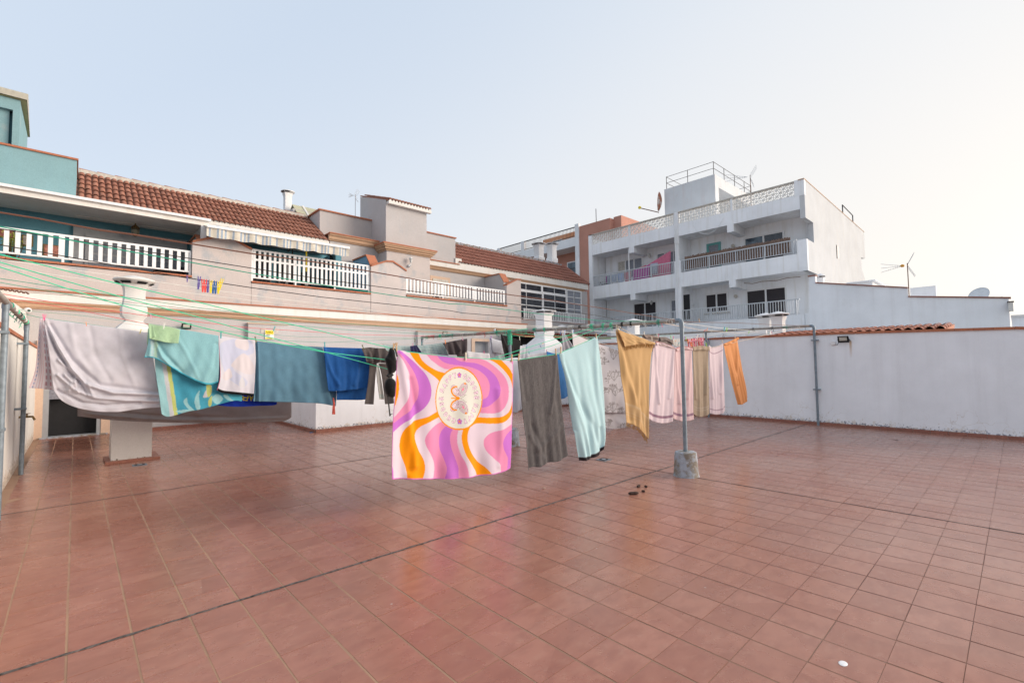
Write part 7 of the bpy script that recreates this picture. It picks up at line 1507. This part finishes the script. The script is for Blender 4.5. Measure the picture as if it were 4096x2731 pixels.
# ---- black bra
fB = vplane(-.6, .93, 6.62, .73); q7 = lambda x, y: (1450 + x / 5.227, 1380 + y / 5.227)
br_ = thing('bra', 'black bra hanging by one side from wooden pegs at the swirl towel corner', 'bra', tuple(fB(*q7(600, 100))))
def shell(outline, puff, nm, n=10):
    P = cr([q7(*p) for p in outline], 5); c_ = P.mean(0); mb = MB(); V = []
    for k in range(n + 1):
        t = k / n
        for x, y in c_ + (P - c_) * (1 - t * .98): V.append(tuple(fB(x, y) + np.array([0, -puff * math.sqrt(max(0, 1 - (1 - t) ** 2)), 0])))
    m_ = len(P); mb.add(V, [(k * m_ + i, k * m_ + (i + 1) % m_, (k + 1) * m_ + (i + 1) % m_, (k + 1) * m_ + i) for k in range(n) for i in range(m_)])
    o = build(nm, mb, fabric('black_' + nm, (.008, .008, .009), terry=.05, trans=0), br_, smooth=False); o.data.polygons.foreach_set('use_smooth', [True] * len(o.data.polygons)); s = o.modifiers.new('s', 'SOLIDIFY'); s.thickness = .004; return o
shell([(470, 290), (500, 240), (530, 190), (575, 70), (640, 90), (660, 200), (690, 330), (690, 420), (690, 530), (640, 580), (560, 610), (530, 510), (500, 400)], .055, 'upper_cup')
shell([(540, 680), (470, 770), (450, 880), (470, 980), (520, 1060), (620, 1105), (660, 1060), (672, 900), (675, 760), (620, 690)], .07, 'lower_cup')
blk = M['black']
build('knot', MB().tube([fB(*q7(565, 600)), fB(*q7(520, 640)), fB(*q7(560, 670)), fB(*q7(630, 620)), fB(*q7(590, 590))], .014, 6), blk, br_, smooth=True)
mbs = MB()
for pts in ([(650, 80), (690, 130), (710, 240)], [(520, 1055), (540, 1250), (565, 1480)], [(565, 1480), (585, 1440), (620, 1430)], [(580, 70), (600, 60), (660, 70)]):
    P = [fB(*q7(*p)) + np.array([0, -.01, 0]) for p in pts]
    for a, b in zip(P[:-1], P[1:]): mbs.bar(a, b, .016, .003)
build('strap', mbs, blk, br_); o = build('band', MB().add([tuple(fB(*q7(*p)) + np.array([0, -.005, 0])) for p in ((665, 70), (690, 80), (735, 240), (700, 245))], [(0, 1, 2, 3)]), blk, br_); s = o.modifiers.new('s', 'SOLIDIFY'); s.thickness = .004
# red cord hanging from the blue towel corner
fc = vplane(-.6, 5.2, 6.62, 5.5); cdm = MB()
for k in range(3): cdm.tube([fc(*p) for p in a6([(1045, 1070), (1048 + 6 * k, 1150), (1040 + 9 * k, 1200), (1035 + 14 * k, 1275)])], .011, 5)
o = build('tied_cord', cdm, simple('red_black_cord', (.70, .10, .07), .7, var=.8, scale=60), loc=tuple(fc(*a6([(1045, 1070)])[0]))); tag(o, 'red and black cord tied in loops below the steel blue towel', 'cord')
# ---- back row right
RB = (6.62, 2.2, 14.12, 2.6)
def small(label, cat, name, mat, top, bottom, plane=RB, group='laundry on the roof terrace lines', col=None, nu=30, nv=24, folds=((.015, 2.5, .1, .2, .6),), more=()):
    L = [dict(top=top, bottom=bottom, plane=plane, nu=nu, nv=nv, folds=folds)]
    if col: L[0]['col'] = col
    for t2, b2 in more:
        d = dict(top=t2, bottom=b2, plane=plane, nu=nu, nv=8, back=-.03, folds=folds)
        if col: d['col'] = col
        L.append(d)
    return cloth(name, label, cat, mat, L, group=group)
bt = fabric('mushroom_terry', (.29, .225, .195), weave=140, terry=.35); bt2 = fabric('grey_mushroom_terry', (.24, .195, .18), weave=140, terry=.35)
small('left one of the two mushroom brown towels above the first pink towel', 'towel', 'bath_towel', bt, [(2567, 1340), (2600, 1342), (2632, 1348)], [(2575, 1400), (2605, 1405), (2635, 1410)], more=[([(2567, 1338), (2600, 1341), (2632, 1347)], [(2578, 1352), (2605, 1352), (2634, 1356)])])
small('right one of the two mushroom brown towels above the first pink towel', 'towel', 'bath_towel', bt2, [(2633, 1349), (2660, 1350), (2688, 1366)], [(2635, 1420), (2660, 1420), (2692, 1420)], more=[([(2633, 1348), (2660, 1349), (2688, 1364)], [(2637, 1364), (2662, 1362), (2690, 1378)])])
small('small off white cloth left of the front post', 'cloth', 'small_cloth', fabric('off_white', (.62, .60, .58), weave=120), [(2690, 1358), (2705, 1355), (2722, 1356)], [(2692, 1384), (2708, 1386), (2722, 1386)])
def stripes_v(X, Y, U, V_):
    pal = np.array([(.55, .04, .07), (.70, .55, .58), (.70, .16, .24), (.62, .60, .60), (.60, .06, .08), (.66, .40, .30), (.72, .20, .30)]); return pal[(U * 17).astype(int) % 7]
small('red pink and white striped towel behind the front post', 'towel', 'striped_towel', FCOLT, [(2748, 1356), (2785, 1352), (2814, 1349)], [(2752, 1388), (2785, 1388), (2817, 1386)], col=stripes_v, nu=70)
small('pink folded hem lying across the striped towel', 'towel', 'small_cloth', fabric('bright_pink_terry', (.66, .25, .31), weave=120), [(2757, 1366), (2785, 1358), (2815, 1364)], [(2757, 1372), (2785, 1364), (2815, 1370)], plane=(6.62, 2.1, 14.12, 2.5), nv=5)
small('blue and white checked cloth tip above the striped towel', 'cloth', 'checked_cloth', FCOL, [(2785, 1340), (2793, 1338), (2800, 1346)], [(2775, 1354), (2790, 1354), (2806, 1352)], plane=(6.62, 2.6, 14.12, 2.9), col=lambda X, Y, U, V_: np.where(((np.sin(U * 12) > 0) & (np.sin(V_ * 9) > 0))[:, None], np.array((.15, .17, .38)), np.array((.66, .66, .68))))
wg = fabric('white_grey_jersey', (.62, .63, .66), terry=.1)
small('pale grey garment bunched on the line above the sagging pink towel', 'clothing', 'clothing', fabric('pale_grey_jersey', (.50, .52, .54), terry=.1), [(2820, 1366), (2835, 1362), (2864, 1344)], [(2822, 1384), (2840, 1388), (2868, 1380)], folds=((.03, 3, .1, .3, .5),))
small('white top pinned high by its strap left of the orange towel', 'clothing', 'clothing', wg, [(2862, 1348), (2880, 1350), (2898, 1328)], [(2866, 1372), (2885, 1380), (2896, 1374)], folds=((.02, 2, .1, .3, .5),))

# ================================================================== PEGS
PC = {'yellow': (.80, .62, .01), 'blue': (.01, .10, .32), 'red': (.75, .06, .05), 'purple': (.09, .06, .30), 'teal': (.01, .38, .40), 'pink': (.80, .10, .28), 'palepink': (.75, .35, .50), 'wood': (.56, .36, .19), 'palewood': (.66, .60, .48), 'orange': (.85, .25, .02), 'green': (.36, .70, .05), 'olive': (.14, .17, .06), 'white': (.72, .74, .70), 'lightblue': (.30, .48, .75), 'violet': (.40, .15, .60), 'cream': (.70, .66, .55)}
PM = {k: simple('peg_' + k, v, .45, var=.05, bmp=0) for k, v in PC.items()}
def peg(px, py, plane, col, label, hpx, tilt=0.0, group='clothes pegs', open_=.12, name='clothes_peg'):
    f = vplane(*plane); c_ = f(px, py); t0 = f(px, py - hpx / 2); Hh = abs(t0[2] - c_[2]) * 2; w_ = Hh * .14
    mb = MB()
    for s in (-1, 1):
        V = []
        for z, xo, ww in ((-.5, .30, .8), (-.12, .62, 1.0), (.05, .55, 1.0), (.5, 1.15, .8)):
            for yy_ in (-1, 1):
                for q in (-.5, .5):
                    V.append((s * (xo * w_ * .5) + q * w_ * .42 * ww, yy_ * w_ * .45, z * Hh))
        mb.add(V, [(k * 4 + a, k * 4 + b, k * 4 + 4 + b, k * 4 + 4 + a) for k in range(3) for a, b in ((0, 1), (1, 3), (3, 2), (2, 0))] + [(0, 2, 3, 1), (12, 13, 15, 14)])
    mb.tube([(-w_ * .75, -w_ * .5, .0), (w_ * .75, -w_ * .5, .01)], w_ * .09, 5, mi=1).tube([(-w_ * .75, w_ * .5, .0), (w_ * .75, w_ * .5, .01)], w_ * .09, 5, mi=1)
    # turn pegs to face along the line's normal, then tilt
    ct, stt = math.cos(tilt), math.sin(tilt)
    mb.v = [(c_[0] + x * ct + z * stt, c_[1] + y - .012, c_[2] - x * stt + z * ct) for x, y, z in mb.v]
    o = build(name, mb, [PM[col], M['greyrail']], loc=tuple(c_)); return tag(o, label, 'clothes peg', group)
BL = (-.6, 1.1, 6.62, 1.43)
peg(748, 1115, BL, 'purple', 'purple peg alone at the left of the peg row', 28)
row = [(794, 1132, 'purple', 'purple peg that starts the row, slightly apart from the red pegs', 52), (810, 1143, 'red', 'left one of the two red pegs in the peg row', 52), (820, 1144, 'red', 'right one of the two red pegs in the peg row', 52), (830, 1145, 'purple', 'purple peg between the red pegs and a yellow peg', 52), (842, 1147, 'yellow', 'yellow peg between the purple and blue pegs in the row', 52), (851, 1149, 'blue', 'left one of the two dark blue pegs in the row', 52), (861, 1150, 'blue', 'right one of the two dark blue pegs in the row', 52), (872, 1150, 'yellow', 'upright yellow peg right of the blue pegs', 52), (882, 1139, 'yellow', 'tilted yellow peg ending the row on the right', 50)]
for k, (x, y, c_, l, h_) in enumerate(row): peg(x, y, BL, c_, l, h_, tilt=(.06 if k == 0 else .0) if k < 8 else .22)
SH = (-.6, 5.35, 6.62, 5.7)
peg(174, 1268, SH, 'pink', 'left bright pink peg at the sheet corner on the far left', 24, -.15); peg(180, 1269, SH, 'pink', 'right bright pink peg at the sheet corner on the far left', 24, .15)
peg(345, 1296, SH, 'orange', 'orange peg tip above the pale grey sheet', 18, -.1); peg(562, 1325, SH, 'yellow', 'amber peg on the pale grey sheet left of the mint cloth', 20, .25)
peg(603, 1263, (-.6, 3.7, 6.62, 6.1), 'palepink', 'pale pink peg on the red rope above the mint cloth', 24, -.15); peg(656, 1303, (-.6, 5.05, 6.62, 5.35), 'white', 'pale green white peg holding the mint cloth', 26, .1)
peg(883, 1339, (-.6, 5.2, 6.62, 5.5), 'teal', 'teal peg between the turquoise towel and the fish towel', 30); peg(1022, 1358, (-.6, 5.2, 6.62, 5.5), 'olive', 'dark olive peg between the fish towel and the steel blue towel', 26, -.2)
peg(1096, 1315, (-.6, 3.7, 6.62, 6.1), 'teal', 'teal peg on the red rope beside the yellow notice', 22, .3); peg(1298, 1378, (-.6, 5.2, 6.62, 5.5), 'teal', 'teal peg on the royal blue towel corner', 22, -.05)
peg(1451, 1388, (-.6, 5.0, 6.62, 5.3), 'olive', 'olive peg at the left waist of the grey brown trousers', 20, -.35)
peg(1572, 1392, GA, 'wood', 'left one of the two wooden pegs above the bra', 40, .18); peg(1584, 1388, GA, 'wood', 'right one of the two wooden pegs above the bra', 36, .0)
peg(1861, 1425, GA, 'palewood', 'pale wooden peg in the middle of the swirl towel top edge', 32, .05); peg(2045, 1432, GA, 'wood', 'wooden peg on the right corner of the swirl towel', 30, .03)
peg(2073, 1428, GA, 'wood', 'wooden peg on the left corner of the charcoal towel', 28, .15); peg(2221, 1407, GA, 'wood', 'wooden peg on the right corner of the charcoal towel', 26, -.08); peg(2241, 1400, GA, 'wood', 'wooden peg on the left corner of the aqua towel', 26, .03); peg(2382, 1344, GA, 'wood', 'wooden peg on the right corner of the aqua towel', 24, .0)
peg(2465, 1313, FRF, 'palewood', 'left one of the paired pale pegs at the mustard towel corner', 28, -.1); peg(2470, 1316, FRF, 'palewood', 'right one of the paired pale pegs at the mustard towel corner', 26, -.2)
peg(2605, 1355, FRF, 'cream', 'cream peg between the mustard towel and the first pink towel', 16, -.3); peg(2692, 1372, FRF, 'cream', 'cream peg between the first and second pink towels', 18, -.35); peg(2762, 1378, FRF, 'orange', 'orange peg between the second pink towel and the beige towel', 20, -.3); peg(2750, 1366, FRF, 'orange', 'orange peg right of the front post beside the striped towel', 16, .6)
peg(2823, 1379, FRF, 'green', 'lime green peg at the right corner of the beige towel', 16, -.5); peg(2742, 1354, RB, 'green', 'lime green peg at the left corner of the striped towel', 16, -.3); peg(2887, 1366, FRF, 'cream', 'cream peg between the sagging pink towel and the orange towel', 14, -.6); peg(2938, 1348, FRF, 'cream', 'cream peg on the right corner of the orange towel', 16, -.4)
peg(2575, 1336, RB, 'cream', 'cream peg on the left brown towel', 20, -.15); peg(2627, 1344, RB, 'cream', 'cream peg between the two brown towels', 18, -.2); peg(2633, 1343, RB, 'pink', 'magenta peg between the two brown towels', 14); peg(2682, 1350, RB, 'green', 'green peg at the right corner of the right brown towel', 14, -.3); peg(2692, 1350, RB, 'pink', 'magenta peg beside the off white cloth', 12); peg(2737, 1352, RB, 'violet', 'violet peg beside the front post', 14, -.1)
peg(2701, 1364, (6.62, 2.0, 14.12, 2.3), 'orange', 'orange peg lying sideways left of the front post', 10, 1.3); peg(2714, 1372, (6.62, 2.0, 14.12, 2.3), 'teal', 'teal peg lying sideways left of the front post', 12, 1.0)
peg(2812, 1342, RB, 'cream', 'cream peg on the right corner of the striped towel', 18, -.2); peg(2796, 1336, (6.62, 2.6, 14.12, 2.9), 'white', 'white peg on the checked cloth tip', 12, .1); peg(2833, 1358, RB, 'blue', 'dark peg on the pale grey garment', 12, .2)
peg(2817, 1322, (6.62, -.1, 14.12, 1.3), 'red', 'red peg lying on the white rope', 14, 1.1); peg(2826, 1318, (6.62, -.1, 14.12, 1.3), 'orange', 'orange peg beside the red peg on the white rope', 14, .5); peg(2895, 1316, (6.62, -.35, 14.12, .9), 'teal', 'teal peg on the white rope above the white top', 20, .5); peg(2905, 1318, (6.62, -.35, 14.12, .9), 'green', 'pale green peg beside the teal peg on the white rope', 18, .4)
peg(2994, 1329, (6.62, -.1, 14.12, 1.3), 'green', 'lime peg alone on the white rope in front of the wall coping', 12, .6); peg(3073, 1333, (6.62, .62, 14.12, .2), 'teal', 'dark teal peg on the rope near the right chimneys', 11, 1.2); peg(3085, 1330, (6.62, .62, 14.12, .2), 'pink', 'pink peg on the rope near the right chimneys', 11, -.5)
peg(2794, 1282, (6.62, -.4, 14.12, -.2), 'wood', 'wooden peg alone on the brown wire right of the front post', 16, -.4); peg(2645, 1301, (6.62, .1, 14.12, .2), 'pink', 'pink red peg hanging under the crossbar', 16, -.4)
peg(1650, 1380, BK, 'palepink', 'pale pink peg on the navy cloth', 14, -.1); peg(1658, 1378, BK, 'teal', 'teal peg on the navy cloth', 10); peg(1685, 1373, BK, 'teal', 'teal peg on the checked cloth behind the swirl towel', 10); peg(1658, 1361, BK, 'olive', 'dark peg hanging empty above the navy cloth', 16); peg(1780, 1367, (0, 4.3, 9, 4.1), 'orange', 'orange peg on the folded trousers', 17, -.2); peg(1849, 1355, (0, 4.3, 9, 4.1), 'palepink', 'pink peg on the folded trousers', 14, -.3)
peg(1963, 1352, BK, 'violet', 'violet peg on the white t-shirt', 17, .15); peg(2077, 1353, (6.62, 4.0, 9, 4.2), 'cream', 'cream peg on the right corner of the black t-shirt', 15, -.1); peg(1935, 1409, (0, 5.5, 9, 5.5), 'pink', 'rose peg on the low white sheet', 12, -.1); peg(2106, 1386, (6.62, 4.3, 9, 4.4), 'lightblue', 'bright blue peg on the short white cloth', 15)
peg(2115, 1411, (6.62, 3.9, 9, 3.9), 'teal', 'teal peg on the long white sheet edge', 12); peg(2185, 1404, (6.62, 3.9, 9, 3.9), 'pink', 'pink red peg on the long white sheet edge', 12); peg(2241, 1330, (6.62, 3.5, 14.12, 3.7), 'blue', 'dark blue peg on the grey sheet corner', 18, .35); peg(2257, 1329, (6.62, 3.5, 14.12, 3.7), 'lightblue', 'light blue peg on the grey sheet corner', 15, .2); peg(2287, 1324, CS, 'white', 'white peg on the coral print sheet corner', 20); peg(2291, 1324, CS, 'lightblue', 'light blue peg on the coral print sheet corner', 18, .1)
peg(2160, 1385, (6.62, 1.1, 9, 1.1), 'blue', 'blue peg hanging on the line in front of the big white chimney', 12, -.6); peg(2170, 1374, (6.62, 1.1, 9, 1.1), 'orange', 'orange peg lying flat in front of the big white chimney', 12, 1.4)

# ================================================================== SMALL THINGS ON THE FLOOR
def drain(x, y, s, label):
    t = thing('floor_drain', label, 'drain', (x, y, 0), 'square floor drains')
    mb = MB().box((x - s, y - s, .001), (x + s, y + s, .006)); build('drain_plate', mb, M['galv'], t)
    g = MB()
    for r in (.5, .7):
        P = [(x + s * r * math.cos(a), y + s * r * math.sin(a), .009) for a in np.linspace(0, 6.28, 24)]; g.tube(P, s * .05, 5)
    build('grate_ring', g, M['dark'], t); build('grate', MB().lathe((x, y, .006), [(s * .42, 0), (s * .42, .003)], 18), M['greyrail'], t)
drain(6.74, 1.09, .10, 'square metal floor drain under the aqua towel'); drain(.86, 6.62, .10, 'square metal floor drain in front of the cream chimney pillar')
dgm = simple('dried_droppings', (.045, .025, .02), .9, var=.6, scale=60)
for k, (x, y, L2, r, a, lab) in enumerate(((5.21, -.48, .13, .021, -.6, 'longest dark dropping on the tiles left of the front post'), (5.57, -.33, .085, .018, .2, 'dark crumbled dropping farthest from the camera'), (5.63, -.40, .045, .015, 1.2, 'small round dropping nearest the concrete post foot'), (5.40, -.50, .045, .015, 2.0, 'small dark dropping just right of the longest one'))):
    P = [(x + math.cos(a) * L2 * (t - .5), y + math.sin(a) * L2 * (t - .5) + rng.normal(0, .002), r * .9) for t in np.linspace(0, 1, 7)]
    o = build('animal_dropping', MB().tube(P, [r * .5, r * .95, r, r * .9, r * 1.02, r * .85, r * .45], 8), dgm, loc=(x, y, 0)); tag(o, lab, 'dropping', 'droppings on the tiles')
o = build('bottle_cap', MB().lathe((3.12, -3.14, 0), [(.020, 0), (.021, .002), (.014, .004), (.004, .0045)], 16, sx=1.35), M['chimney'], loc=(3.12, -3.14, 0)); tag(o, 'white plastic cap lying on a tile near the lower right corner', 'cap')
o = build('dry_leaf', MB().add([(4.62, .50, .002), (4.66, .52, .02), (4.64, .56, .004), (4.60, .53, .018)], [(0, 1, 2, 3)]), M['peach'], loc=(4.63, .52, 0)); s = o.modifiers.new('s', 'SOLIDIFY'); s.thickness = .002; tag(o, 'small dry tan leaf on the tiles under the swirl towel', 'leaf')
cc = onz(1245, 1730, 0); o = build('paper_scrap', MB().box((cc[0] - .04, cc[1] - .03, 0), (cc[0] + .04, cc[1] + .03, .012)), simple('blue_scrap', (.03, .13, .28), .6), loc=tuple(cc)); tag(o, 'small blue scrap at the foot of the white roof block', 'scrap')
